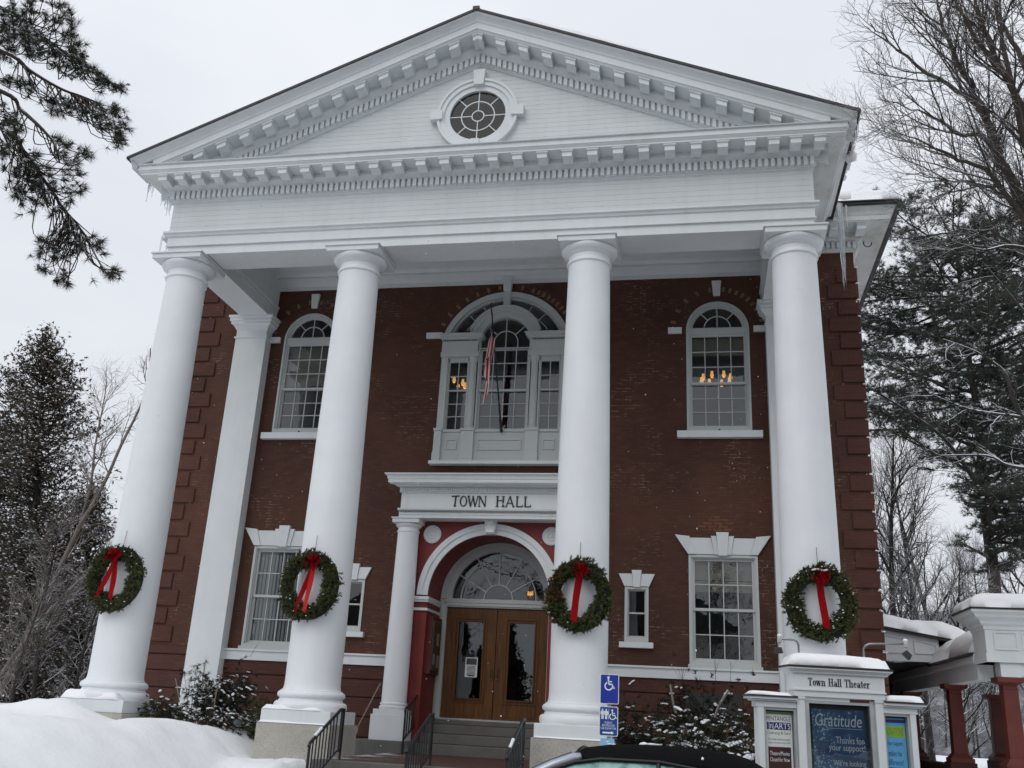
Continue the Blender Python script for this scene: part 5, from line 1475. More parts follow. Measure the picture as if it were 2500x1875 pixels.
def serif_text(txt, W, H, parent, cx, cz, y):
    """high-contrast serif lettering drawn stroke by stroke; H = cap height"""
    xh, TK, TN = H*.66, H*.20, H*.06
    y0, y1 = y - .003, y + .003
    def ell(m, x, rx, rz, th, a0=0, a1=360):
        n = 22; A = [rad(a0 + (a1-a0)*i/n) for i in range(n+1)]
        o = [(x + rx*math.cos(a), rz + rz*math.sin(a)) for a in A]; i_ = [(x + (rx-th)*math.cos(a), rz + (rz-TN)*math.sin(a)) for a in A]
        if a1 - a0 >= 360: m.plate([o[:-1], i_[:-1]], y0, y1)
        else: m.plate([o + i_[::-1]], y0, y1)
    def stem(m, x, h, base=True, top=True):
        m.plate([rect(x-TK/2, x+TK/2, 0, h)], y0, y1)
        if base: m.plate([rect(x-TK*1.25, x+TK*1.25, 0, TN)], y0-.0004, y1)
        if top: m.plate([rect(x-TK*1.25, x+TK*.5, h-TN, h)], y0-.0004, y1)
    def glyph(c):
        m = MB(); u = H
        if c == 'T': stem(m, u*.40, H, True, False); m.plate([rect(0, u*.8, H-TN, H)], y0, y1); m.plate([[(0, H*.72), (TN, H*.72), (TN*2.2, H-TN), (0, H-TN)]], y0, y1); m.plate([[(u*.8-TN, H*.72), (u*.8, H*.72), (u*.8, H-TN), (u*.8-TN*2.2, H-TN)]], y0, y1); w = u*.8
        elif c == 'H':
            stem(m, u*.2, H); stem(m, u*.74, H); m.plate([rect(u*.2, u*.74, H*.5-TN/2, H*.5+TN/2)], y0, y1); m.plate([rect(u*.2, u*.2+TK*1.25, H-TN, H)], y0-.0004, y1); m.plate([rect(u*.74, u*.74+TK*1.25, H-TN, H)], y0-.0004, y1); w = u*.96
        elif c == 'o': ell(m, u*.31, u*.31, xh/2, TK); w = u*.62
        elif c == 'e': ell(m, u*.30, u*.30, xh/2, TK, 8, 322); m.plate([rect(u*.1, u*.58, xh*.52, xh*.52+TN)], y0, y1); w = u*.60
        elif c in 'nh':
            stem(m, u*.16, xh if c == 'n' else H); stem(m, u*.56, xh*.8, True, False)
            o = arc(u*.36, xh*.72, u*.29, 0, 165, 10); i_ = arc(u*.36-.0*u, xh*.70, u*.14, 0, 165, 10); m.plate([[(a, min(b, xh)) for a, b in o] + i_[::-1]], y0, y1); w = u*.76
        elif c == 'w':
            for a, b, t_ in ((0.06, .24, TK), (.40, .24, TN), (.40, .60, TK), (.80, .60, TN)): seg2(m, (u*a, xh), (u*b, 0), t_, y0, y1)
            for a in (.06, .40, .80): m.plate([rect(u*a-TK*.9, u*a+TK*.9, xh-TN, xh)], y0-.0004, y1)
            w = u*.88
        elif c == 'a':
            ell(m, u*.22, u*.22, xh*.30, TK*.8); m.plate([rect(u*.38, u*.38+TK, 0, xh*.8)], y0, y1); ell(m, u*.27, u*.25, xh*.5, TN*1.4, 20, 150); m.plate([rect(u*.38, u*.38+TK*1.6, 0, TN)], y0-.0004, y1); w = u*.60
        elif c == 'l': stem(m, u*.17, H); w = u*.34
        elif c == 't': m.plate([rect(u*.14, u*.14+TK, 0, H*.86)], y0, y1); m.plate([rect(0, u*.40, xh-TN, xh)], y0-.0004, y1); m.plate([rect(u*.14, u*.40, 0, TN)], y0-.0004, y1); w = u*.42
        elif c == 'r': stem(m, u*.16, xh); disc(m, u*.42, xh*.84, TK*.55, y0, y1, 10); seg2(m, (u*.2, xh*.72), (u*.42, xh*.95), TN*1.4, y0-.0004, y1); w = u*.52
        else: return None, u*.42
        return m, w
    items = [glyph(c) for c in txt]; gap = H*.09; total = sum(w for _, w in items) + gap*(len(txt)-1); k = W/total; x = cx - W/2
    for m, w in items:
        if m is not None:
            m.v = [(x + a*k, b, cz - H/2 + c) for a, b, c in m.v]; local(m.build('letter', 'letter_black', None), parent)
        x += (w + gap)*k
serif_text('Town Hall Theater', .70, .084, kiosk, -.005, 2.088, -.102)
# posters: things of their own, standing in the cases
def poster(label, x, z, w, h, mat, y=.02):
    o = MB().box(-w/2, w/2, -.003, .003, -h/2, h/2).build('poster', mat, None)
    o.matrix_basis = KX @ Matrix.Translation((x, y, z)); return tag(o, label, 'poster', 'posters in the theater kiosk')
def ptext(o, txt, mat, x, z, w, h, shear=0.0, sp=1.0, y=-.0045): return put_(text_mesh(txt, mat, w, h, shear, sp), x, y, z, o)
pc = poster('blue Gratitude poster with white sparkles in the middle case', .005, 1.27, .60, 1.06, 'poster_blue')
ptext(pc, 'Gratitude', 'sign_white', .0, .415, .53, .135, .18)
local(MB().box(-.13, .27, -.005, -.0032, .325, .329).build('rule', 'sign_white'), pc)
for txt, x, z, w, h in (('Thanks for', .12, .205, .32, .075), ('your support!', .08, .115, .41, .088), ("We're looking", .10, -.045, .37, .08), ('forward  to a', .125, -.135, .34, .068)):
    ptext(pc, txt, 'sign_white', x, z, w, h)
pl = poster('white theater poster with a dark closed notice in the left case', -.678, 1.20, .30, 1.08, 'paper')
local(MB().box(-.15, .15, -.0045, -.0032, .515, .538).build('band', 'green_print'), pl)
ptext(pl, 'PENTANGLE', 'navy_print', 0, .468, .275, .047)
for x0, x1 in ((-.135, -.112), (-.105, -.065), (-.06, .138)): local(MB().box(x0, x1, -.0045, -.0032, .35, .43).build('logo_block', 'navy_print'), pl)
ptext(pl, 'n', 'paper', -.085, .385, .026, .045, y=-.0058); ptext(pl, 'ARTS', 'paper', .04, .39, .185, .062, y=-.0058)
ptext(pl, 'Celebrating 46 Years!', 'green_print', 0, .312, .265, .045, .3)
for j, t_ in enumerate(('Our movies and live in-theatre', 'programs are paused during COVID')): ptext(pl, t_, 'ink', 0, .248 - j*.038, .25, .022)
bx_ = local(MB().box(-.128, .128, -.0045, -.0032, -.085, .168).build('dark_panel', 'dark_poster'), pl)
ptext(pl, 'Theatre/Movies', 'sign_white', 0, .10, .22, .042, y=-.0058); ptext(pl, 'Closed for Now', 'sign_white', 0, .035, .22, .042, y=-.0058)
ptext(pl, 'WE LOOK FORWARD TO', 'green_print', 0, -.115, .21, .02)
pr_ = poster('light blue donations poster with lime lettering in the right case', .632, 1.20, .255, 1.08, 'cyan_poster')
local(MB().box(-.127, .127, -.0045, -.0032, .49, .525).build('band', 'navy_print'), pr_)
local(MB().box(-.115, .115, -.0045, -.0032, .335, .455).build('lime_block', 'lime_print'), pr_); ptext(pr_, 'DONATIONS', 'green_print', 0, .395, .20, .085, y=-.0058)
for t_, z, w in (('Your support', .265, .19), ('makes the', .165, .145), ('difference!', .07, .175)): ptext(pr_, t_, 'navy_print', -.005, z, w, .062)
local(MB().box(-.12, .12, -.0045, -.0032, -.02, .015).build('strip', 'navy_print'), pr_); ptext(pr_, 'DONATIONS ARE GRATEFULLY ACCEPTED', 'sign_white', 0, -.003, .22, .016, y=-.0058)
m = MB()
for j in range(5):
    m.box(-.105, -.06, -.0045, -.0032, -.075-j*.045, -.063-j*.045).box(-.03, .06 + .03*((j*7) % 3), -.0045, -.0032, -.075-j*.045, -.063-j*.045)
local(m.build('small_print', 'navy_print'), pr_)
# gooseneck lamps
for s, x, xa, zt, flip in ((-1, -.40, -.64, 2.55, 0), (1, .36, .83, 2.57, 1)):
    arm = kp(MB().tube([(x, .05, 2.25), (x, .05, 2.42), (x, .045, 2.49), (x + s*.02, .03, 2.53), (x + s*.06, .02, 2.55), (xa, -.02, zt)], .0125, 8), 'lamp_arm', 'galvanised', smooth=True)
    hd = MB().lathe([(.022, .03), (.028, 0), (.028, -.04), (.012, -.05), (.012, -.075)], 0, 0, 12)
    hd.v = [(a + xa, b - .02, c + zt) for a, b, c in hd.v]; local(hd.build('lamp_socket', 'aluminium'), arm)
    q = MB().hexa([(-.05,-.03,-.05),(.05,-.03,-.05),(.05,.03,-.05),(-.05,.03,-.05),(-.04,-.02,.02),(.04,-.02,.02),(.04,.02,.02),(-.04,.02,.02)])
    rm = Matrix.Translation((xa + s*.02, -.02, zt - .115)) @ Matrix.Rotation(s*(.75 if s > 0 else .05), 4, 'Y')
    q.v = [tuple(rm @ Vector(v)) for v in q.v]; local(q.build('lamp_head', 'lamp_black', bevel=.006), arm)
    V, F = lump_mesh([(xa, -.02, zt + .035)], np.array([[.032, .03, .025]]), np.random.default_rng(2), 1, .1)
    o = np_mesh('lamp_snow', V, F, 'snow', None, True); o.matrix_basis = KX
    tag(o, 'knob of snow on the kiosk lamp pointing ' + ('left' if s < 0 else 'right'), 'snow', None, 'stuff')
snow_cap('kiosk_snow', 'thick snow on the raised middle roof of the kiosk', -.59, .59, -.17, .24, 2.263, .145, 1, .2, KX, lump=.10)
snow_cap('kiosk_snow', 'thin snow on the left wing roof of the kiosk', -1.03, -.53, -.14, .19, 1.919, .035, 2, .05, KX)
snow_cap('kiosk_snow', 'snow on the right wing roof of the kiosk', .53, .96, -.14, .19, 1.919, .06, 3, .08, KX)

# ================================================================== COVERED PORCH ON THE RIGHT
porch = thing('covered_porch', 'white roofed porch on red columns at the side of the hall', 'porch', (10, 1, 0))
bx0, by0 = 9.78, -.54
m = MB().box(bx0, 14.5, by0, .35, 2.96, 3.62).box(bx0-.02, 14.5, by0-.02, .36, 2.96, 3.12)
pr = [(0, 3.55), (.02, 3.56), (.03, 3.62), (.08, 3.66), (.09, 3.72), (.19, 3.78), (.21, 3.83), (.27, 3.87), (.27, 3.91)]
for i in range(len(pr)-1):
    (d0, a), (d1, b) = pr[i], pr[i+1]
    m.hexa([(bx0-d0,by0-d0,a),(14.5,by0-d0,a),(14.5,.35+d0,a),(bx0-d0,.35+d0,a),(bx0-d1,by0-d1,b),(14.5,by0-d1,b),(14.5,.35+d1,b),(bx0-d1,.35+d1,b)])
m.build('front_entablature', 'white_paint', porch)
for x0, x1 in ((9.93, 10.35), (10.42, 12.4)):
    MB().plate([rect(x0, x1, 3.19, 3.53), rect(x0+.03, x1-.03, 3.22, 3.50)], by0-.025, by0+.01).build('raised_panel', 'white_paint', porch)
MB().box(bx0-.29, 14.6, by0-.29, .66, 3.912, 3.945).build('roof_edge', 'dark_trim', porch)
MB().box(10.0, 10.35, by0+.03, by0+.40, 2.70, 2.96).build('impost_block', 'white_paint', porch)
# beam along the left side, running back, and the ceiling, coloured near-black for its shade
m = MB().box(bx0+.03, bx0+.32, .36, 9.5, 2.68, 3.0).box(bx0-.03, bx0+.32, .36, 9.5, 3.0, 3.17).box(10.35, 14.5, by0+.05, by0+.38, 2.72, 2.96)
m.build('side_beam', 'white_paint', porch)
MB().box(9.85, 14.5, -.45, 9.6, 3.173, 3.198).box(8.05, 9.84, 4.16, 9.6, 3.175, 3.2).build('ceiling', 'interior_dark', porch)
MB().box(bx0-.08, bx0-.02, .36, 4.2, 3.13, 3.185).build('drip_edge', 'dark_trim', porch)
def red_column(x, y, lab=None):
    z0, z1 = 1.24, 2.60
    m = MB().hexa([(x-.145,y-.145,z0),(x+.145,y-.145,z0),(x+.145,y+.145,z0),(x-.145,y+.145,z0),(x-.128,y-.128,z1),(x+.128,y-.128,z1),(x+.128,y+.128,z1),(x-.128,y+.128,z1)])
    c = m.build('column', 'porch_red', porch, bevel=.01)
    m = MB()
    for d0, d1, a, b in ((.128, .14, 2.47, 2.485), (.128, .22, 2.56, 2.61), (.235, .235, 2.61, 2.70)):
        m.hexa([(x-d0,y-d0,a),(x+d0,y-d0,a),(x+d0,y+d0,a),(x-d0,y+d0,a),(x-d1,y-d1,b),(x+d1,y-d1,b),(x+d1,y+d1,b),(x-d1,y+d1,b)])
    m.build('capital', 'porch_red', c)
    m = MB()
    for d0, d1, a, b in ((.22, .15, 1.17, 1.26), (.24, .24, 1.08, 1.17)):
        m.hexa([(x-d0,y-d0,a),(x+d0,y-d0,a),(x+d0,y+d0,a),(x-d0,y+d0,a),(x-d1,y-d1,b),(x+d1,y-d1,b),(x+d1,y+d1,b),(x-d1,y+d1,b)])
    m.build('base', 'porch_red', c)
    MB().box(x-.27, x+.27, y-.27, y+.27, -.1, 1.08).build('pedestal', 'base_brick', c)
for x, y in ((10.16, -.28), (9.95, 3.0), (12.0, 7.6), (10.0, 7.9), (13.4, -.28)): red_column(x, y)
MB().box(9.82, 10.1, 3.3, 8.5, -.1, .95).box(9.78, 10.14, 3.3, 8.5, .95, 1.02).build('low_wall', 'base_brick', porch)
MB().box(11.9, 13.2, 7.5, 7.8, -.1, .95).build('low_wall', 'base_brick', porch)
MB().plate([[(8.0, 3.22), (9.95, 3.22), (9.95, 3.74), (8.0, 4.06)]], 4.0, 4.15).build('gable_panel', 'white_paint', porch)
for lp in ([(8.2, 3.40), (9.28, 3.40), (9.28, 3.74), (8.2, 3.92)], [(9.4, 3.40), (9.9, 3.40), (9.9, 3.64), (9.4, 3.72)]):
    ins = [(x + (.03 if x < (lp[0][0]+lp[1][0])/2 else -.03), z + (.03 if z < 3.5 else -.03)) for x, z in lp]
    MB().plate([lp, ins], 3.97, 4.02).build('panel_moulding', 'white_paint', porch)
MB().hexa([(7.95,3.85,4.06),(10.6,3.85,3.62),(10.6,8,3.62),(7.95,8,4.06),(7.95,3.85,4.12),(10.6,3.85,3.68),(10.6,8,3.68),(7.95,8,4.12)]).build('shed_roof', 'dark_trim', porch)
MB().box(8.0, 8.12, 2.5, 4.0, -.2, 3.2).build('door_jamb', 'dark_red_paint', porch)
MB().box(8.02, 10.4, 9.55, 9.7, -.2, 3.2).box(9.9, 10.2, 8.5, 9.55, -.2, 3.2).build('shade_back_wall', 'interior_dark', porch)  # added wall, coloured near-black for the shade deep in the porch
MB().box(8.003, 8.03, 3.0, 9.5, -.2, 3.17).build('wall_shade_sheet', 'dark_trim', porch)  # dark sheet that puts the porch shade on the hall wall
MB().box(8.0, 8.45, 2.2, 2.6, -.2, 2.62).build('brick_pier', 'quoin_brick', porch)
MB().box(10.2, 14.6, .36, 9.6, 3.2, 3.5).build('roof_deck', 'dark_trim', porch)
snow_cap('porch_snow', 'deep snow cap on the front parapet of the porch', 9.50, 14.6, -.82, .66, 3.946, .32, 4, .45, lump=.1, n=(90, 30))
snow_cap('porch_snow', 'snow sliding over the left eave of the porch', 9.72, 14.5, .36, 9.5, 3.19, .42, 5, .5, slope=(.17, .0), lump=.25, n=(60, 70))
snow_cap('porch_snow', 'snow drift on the lean-to roof between hall and porch', 8.02, 10.7, 3.8, 8.0, 4.115, .34, 6, .5, slope=(-.166, .0), lump=.35, n=(50, 60))

# ================================================================== PARKED CONVERTIBLE
car = thing('parked_convertible', 'silver convertible with black soft top parked before the steps', 'car', (4.0, -11.25, 0))
CYL = -11.22
def loft(stn, name, mat, par, n=None, smooth=True):
    """stations: list of closed (x,y,z) rings of equal length"""
    k = len(stn[0]); m = MB(); vs = [p for r in stn for p in r]; fs = []
    for j in range(len(stn)-1):
        for i in range(k): b = (i+1) % k; fs.append((j*k+i, j*k+b, (j+1)*k+b, (j+1)*k+i))
    fs += [tuple(range(k))[::-1], tuple(range((len(stn)-1)*k, len(stn)*k))]
    return m.add(vs, fs).build(name, mat, par, sharp=50)
def hull_ring(x, hw, zb, zt, crown, tuck=.06):
    h = zt - zb
    pts = [(-hw+tuck, zb), (-hw, zb+.18*h), (-hw-.01, zb+.55*h), (-hw+.02, zb+.9*h), (-hw+.10, zt), (-hw*.4, zt+crown), (hw*.4, zt+crown), (hw-.10, zt), (hw-.02, zb+.9*h), (hw+.01, zb+.55*h), (hw, zb+.18*h), (hw-tuck, zb)]
    return [(x, CYL+a, b) for a, b in pts]
loft([hull_ring(1.72, .62, .32, .62, .02), hull_ring(1.80, .76, .24, .70, .03), hull_ring(2.1, .84, .20, .78, .04), hull_ring(2.6, .87, .19, .86, .045), hull_ring(2.95, .88, .19, .92, .03), hull_ring(3.6, .88, .18, .95, .0),
      hull_ring(4.6, .88, .18, .96, .0), hull_ring(5.1, .87, .20, .98, .02), hull_ring(5.6, .84, .24, .96, .02), hull_ring(5.9, .78, .30, .90, .01), hull_ring(6.0, .66, .40, .82, .0)], 'body', 'car_paint', car)
body = [o for o in car.children if o.name.startswith('body')][0]
def top_ring(x, hw, ze, zc, th=.03):
    a = []
    for t in np.linspace(-1, 1, 11): a.append((x, CYL + hw*t, ze + (zc-ze)*(1-abs(t)**2.6)))
    return a + [(p[0], CYL + (p[1]-CYL)*.97, p[2]-th) for p in a[::-1]]
soft = [(3.30, .58, 1.205, 1.265), (3.42, .60, 1.232, 1.312), (3.62, .62, 1.248, 1.345), (3.95, .635, 1.252, 1.362), (4.25, .635, 1.245, 1.358), (4.5, .63, 1.225, 1.348), (4.72, .62, 1.19, 1.328), (4.87, .62, 1.13, 1.285), (5.02, .64, 1.06, 1.205), (5.2, .68, .99, 1.08), (5.32, .70, .96, .985)]
loft([top_ring(*q) for q in soft], 'soft_top', 'soft_top', car)
def side_strip(pts_top, pts_bot, name, mat, par, sgn, th=.012):
    n = len(pts_top); m = MB()
    vs = [(x, CYL + sgn*y, z) for x, y, z in pts_top] + [(x, CYL + sgn*y, z) for x, y, z in pts_bot]
    vs += [(x, y - sgn*th, z) for x, y, z in vs]
    fs = []
    for i in range(n-1): fs += [(i, i+1, n+i+1, n+i), (2*n+i, 3*n+i, 3*n+i+1, 2*n+i+1)]
    m.add(vs, fs).build(name, mat, par)
for sg in (-1, 1):
    tx = [3.06, 3.2, 3.36, 3.6, 3.85, 4.07]; tz = [1.05, 1.13, 1.19, 1.222, 1.228, 1.224]; ty = [.74, .69, .645, .632, .632, .632]
    side_strip(list(zip(tx, ty, tz)), [(x, .845, .955) for x in tx], 'side_window', 'frosted_window', car, sg)
    tx = [4.10, 4.25, 4.4, 4.58, 4.72]; tz = [1.222, 1.212, 1.19, 1.13, 1.03]; ty = [.632, .634, .642, .69, .77]
    side_strip(list(zip(tx, ty, tz)), [(x, .845, .955) for x in tx], 'quarter_window', 'frosted_window', car, sg)
    # soft top sail behind the quarter window, pillar and header trim
    tx = [4.05, 4.3, 4.5, 4.72, 4.9, 5.1, 5.3]; top = [(4.05,.634,1.25),(4.3,.634,1.245),(4.5,.630,1.228),(4.72,.622,1.195),(4.9,.625,1.13),(5.1,.66,1.03),(5.3,.71,.96)]
    bot = [(4.05,.645,1.222),(4.3,.648,1.205),(4.5,.67,1.155),(4.72,.775,1.02),(4.76,.85,.95),(5.05,.85,.95),(5.28,.85,.95)]
    side_strip(top, bot, 'soft_top_side', 'soft_top', car, sg, .02)
    MB().tube([(3.0, CYL+sg*.775, 1.0), (3.2, CYL+sg*.705, 1.135), (3.38, CYL+sg*.655, 1.20), (3.6, CYL+sg*.642, 1.235), (4.1, CYL+sg*.642, 1.238), (4.4, CYL+sg*.655, 1.20), (4.65, CYL+sg*.71, 1.10), (4.76, CYL+sg*.80, .98)], .017, 6).build('window_seal', 'car_black', car)
    MB().tube([(4.085, CYL+sg*.64, 1.23), (4.085, CYL+sg*.85, .95)], .018, 6).build('window_post', 'car_black', car)
    MB().tube([(2.66, CYL+sg*.79, .90), (2.95, CYL+sg*.71, 1.05), (3.18, CYL+sg*.65, 1.165), (3.36, CYL+sg*.60, 1.235), (3.42, CYL+sg*.585, 1.25)], [.045, .045, .045, .045, .03], 8).build('pillar', 'car_paint', car, smooth=True)
    MB().tube([(2.62, CYL+sg*.755, .915), (2.92, CYL+sg*.675, 1.07), (3.16, CYL+sg*.615, 1.19), (3.34, CYL+sg*.565, 1.262)], .022, 6).build('pillar_seal', 'car_black', car)
    MB().box(2.98, 3.12, CYL+sg*1.0-.07, CYL+sg*1.0+.07, .93, 1.05).build('mirror', 'car_paint', car, bevel=.03)
    MB().tube([(3.55, CYL+sg*.89, .78), (3.56, CYL+sg*.915, .78), (3.74, CYL+sg*.915, .78), (3.75, CYL+sg*.89, .78)], .012, 6).build('door_handle', 'car_paint', car)
    for x in (2.55, 5.15):
        w = MB(); pr = [(.20, -.09), (.29, -.10), (.315, -.07), (.32, 0), (.315, .07), (.29, .10), (.20, .09)]
        vs = []; n = 28
        for r_, yy in pr: vs += [(x + r_*math.cos(2*math.pi*i/n), CYL+sg*.80+yy, .32 + r_*math.sin(2*math.pi*i/n)) for i in range(n)]
        w.add(vs, [(j*n+i, j*n+(i+1) % n, (j+1)*n+(i+1) % n, (j+1)*n+i) for j in range(len(pr)-1) for i in range(n)])
        wh = w.build('wheel', 'tyre', car, smooth=True)
        rm = MB(); ring(rm, x, .32, .19, .225, CYL+sg*.80-.08, CYL+sg*.80+.08, n=28)
        for a in range(0, 360, 72): spoke(rm, x, .32, a, .0, .2, .05, CYL+sg*.88-.02, CYL+sg*.88+.01)
        rm.build('rim', 'alloy', wh)
    MB().box(1.74, 1.86, CYL+sg*.58-.14, CYL+sg*.58+.14, .56, .68).build('headlight', 'head_light', car, bevel=.02)
    MB().box(5.9, 6.01, CYL+sg*.55-.13, CYL+sg*.55+.13, .68, .80).build('tail_light', 'tail_light', car, bevel=.02)
ws = [(2.70, .74, .93), (3.32, .56, 1.235)]
MB().add([(2.70, CYL-.74, .93), (2.70, CYL+.74, .93), (3.33, CYL+.575, 1.24), (3.33, CYL-.575, 1.24)], [(0, 1, 2, 3)]).build('windshield', 'frosted_window', car)
MB().tube([(3.36, CYL-.59, 1.235), (3.375, CYL-.3, 1.29), (3.38, CYL, 1.305), (3.375, CYL+.3, 1.29), (3.36, CYL+.59, 1.235)], .022, 6).build('header_seal', 'car_black', car)
V, F = lump_mesh([(3.62, -11.3, 1.349), (3.66, -11.31, 1.350), (3.93, -11.25, 1.366), (3.99, -11.25, 1.367), (4.06, -11.25, 1.366), (4.45, -11.8, 1.285), (4.7, -11.3, 1.33)], [(.03, .02, .006), (.02, .02, .006), (.05, .03, .016), (.06, .03, .012), (.03, .02, .008), (.013, .013, .014), (.03, .03, .006)], np.random.default_rng(3), 1, .2)
tag(np_mesh('roof_snow', V, F, 'snow', None, True), 'flecks of snow left on the black soft top', 'snow', None, 'stuff')
# ================================================================== TREES
class Grow:
    """branching wood: collects straight pieces p0 p1 r0 r1 by thickness"""
    def __init__(s, seed): s.rng = np.random.default_rng(seed); s.big = []; s.thin = []; s.tips = []
    def piece(s, a, b, ra, rb):
        (s.big if ra > .022 else s.thin).append((*a, *b, ra, rb))
    def path(s, pts, r0, r1):
        pts = [np.array(p, float) for p in pts]; n = len(pts) - 1
        for i in range(n):
            s.piece(pts[i], pts[i+1], r0 + (r1-r0)*i/n, r0 + (r1-r0)*(i+1)/n)
    def wander(s, p, d, L, k, w, up):
        """points of a crooked branch"""
        pts = [np.array(p, float)]; d = np.array(d, float)
        for i in range(k):
            d = d + s.rng.normal(0, w, 3) + np.array([0, 0, up]); d /= np.linalg.norm(d)
            pts.append(pts[-1] + d*L/k)
        return pts
    def twigs(s, pts, r0, r1, lev, cfg):
        """side branches along a path, recursively"""
        if lev >= len(cfg): s.tips.append((pts[-1], pts[-1]-pts[-2])); return
        c = cfg[lev]; rng = s.rng
        seg = np.diff(np.array(pts), axis=0); ln = np.linalg.norm(seg, axis=1); T = ln.sum(); cum = np.concatenate([[0], np.cumsum(ln)])
        for q in range(c['n']):
            f = c['f0'] + (1-c['f0'])*((q + rng.uniform(.1, .9))/c['n'])
            x = f*T; i = min(np.searchsorted(cum, x, side='right')-1, len(ln)-1); t = (x-cum[i])/max(ln[i], 1e-6)
            p = pts[i] + seg[i]*t; d = seg[i]/max(ln[i], 1e-6)
            side = np.cross(d, rng.normal(size=3)); side /= max(np.linalg.norm(side), 1e-6)
            side = side + np.array([0, 0, c.get('rise', .15)])
            a = rad(rng.uniform(*c['ang'])); nd = d*math.cos(a) + side*math.sin(a)
            L = c['L']*rng.uniform(.55, 1.15)*(1 - c.get('taper', .35)*f)
            r = min(c['r'], (r0 + (r1-r0)*f)*.75)
            sub = s.wander(p, nd, L, c['k'], c['w'], c.get('up', .04))
            s.path(sub, r, r*c.get('end', .4)); s.twigs(sub, r, r*c.get('end', .4), lev+1, cfg)
    def build(s, root, mat_big, mat_thin, nb=6, nt=3, names=('trunk', 'crown')):
        if s.big:
            V, F = tubes(s.big, nb); np_mesh(names[0], V, F, mat_big, root, True)
        if s.thin:
            V, F = tubes(s.thin, nt); np_mesh(names[1], V, F, mat_thin, root, True)
def A3(u, v, d): return np.array(at(u, v, d))
def smooth_path(pts, k=4):
    """Catmull-Rom through survey points"""
    P = [np.array(p, float) for p in pts]; P = [2*P[0]-P[1]] + P + [2*P[-1]-P[-2]]; out = []
    for i in range(1, len(P)-2):
        for j in range(k):
            t = j/k; a, b, c, d = P[i-1], P[i], P[i+1], P[i+2]
            out.append(.5*((2*b) + (-a+c)*t + (2*a-5*b+4*c-d)*t*t + (-a+3*b-3*c+d)*t**3))
    return out + [P[-2]]

# ---- tall bare tree whose limbs fill the upper right of the view
rng = np.random.default_rng(11)
D0 = 15.0
base = A3(2790, 1500, D0); base[2] = 0
root = thing('bare_maple', 'tall bare tree fanning dark twigs across the sky at upper right', 'tree', tuple(base))
gr = Grow(21)
tr = smooth_path([base, A3(2720, 1250, D0), A3(2640, 900, D0), A3(2560, 640, D0)], 4); gr.path(tr, .26, .13)
limbs = [([(2560, 640, 15), (2493, 480, 15), (2452, 400, 15.1), (2407, 290, 15.3), (2372, 248, 15.5), (2290, 196, 15.7), (2190, 120, 16), (2120, 60, 16.2)], .085, .010),
         ([(2407, 290, 15.3), (2352, 180, 15.2), (2305, 70, 15), (2280, -40, 15)], .06, .012),
         ([(2600, 760, 15), (2540, 420, 14.6), (2480, 230, 14.4), (2420, 150, 14.2), (2350, 40, 14), (2310, -60, 14)], .075, .010),
         ([(2620, 800, 15), (2570, 300, 15.4), (2500, 150, 15.6), (2440, 50, 15.8), (2410, -60, 16)], .075, .010),
         ([(2560, 640, 15), (2500, 540, 14.7), (2420, 430, 14.4), (2340, 385, 14.2), (2260, 350, 14), (2170, 310, 13.8)], .055, .008),
         ([(2493, 480, 15), (2420, 350, 15.6), (2330, 320, 16), (2240, 270, 16.3), (2140, 240, 16.6)], .05, .008),
         ([(2540, 560, 15), (2480, 500, 15.3), (2400, 450, 15.6), (2310, 440, 15.8), (2210, 425, 16)], .045, .008),
         ([(2560, 640, 15), (2500, 330, 14.2), (2450, 120, 13.9), (2440, -30, 13.8)], .07, .012),
         ([(2600, 760, 15), (2520, 650, 15.4), (2440, 570, 15.6), (2360, 560, 15.8), (2280, 520, 16)], .045, .008),
         ([(2480, 230, 14.4), (2400, 60, 14.6), (2380, -60, 14.8)], .05, .012),
         ([(2600, 700, 15), (2560, 300, 16.2), (2540, 100, 16.4), (2500, -60, 16.6)], .07, .012)]
cfg = [dict(n=13, f0=.12, ang=(22, 50), L=1.75, k=5, w=.10, r=.022, up=.05, rise=.1, end=.25),
       dict(n=8, f0=.12, ang=(25, 55), L=.80, k=4, w=.13, r=.0085, up=.05, rise=.1, end=.4),
       dict(n=6, f0=.15, ang=(25, 60), L=.36, k=3, w=.18, r=.0045, up=.05, rise=.1, end=.6)]
for pts, r0, r1 in limbs:
    p = smooth_path([A3(*q) for q in pts], 4)
    p = [p[0]] + [q + rng.normal(0, .02, 3) for q in p[1:]]
    gr.path(p, r0, r1); gr.twigs(p, r0, r1, 0, cfg)
gr.build(root, 'bark_grey', 'bark_grey', 7, 3)

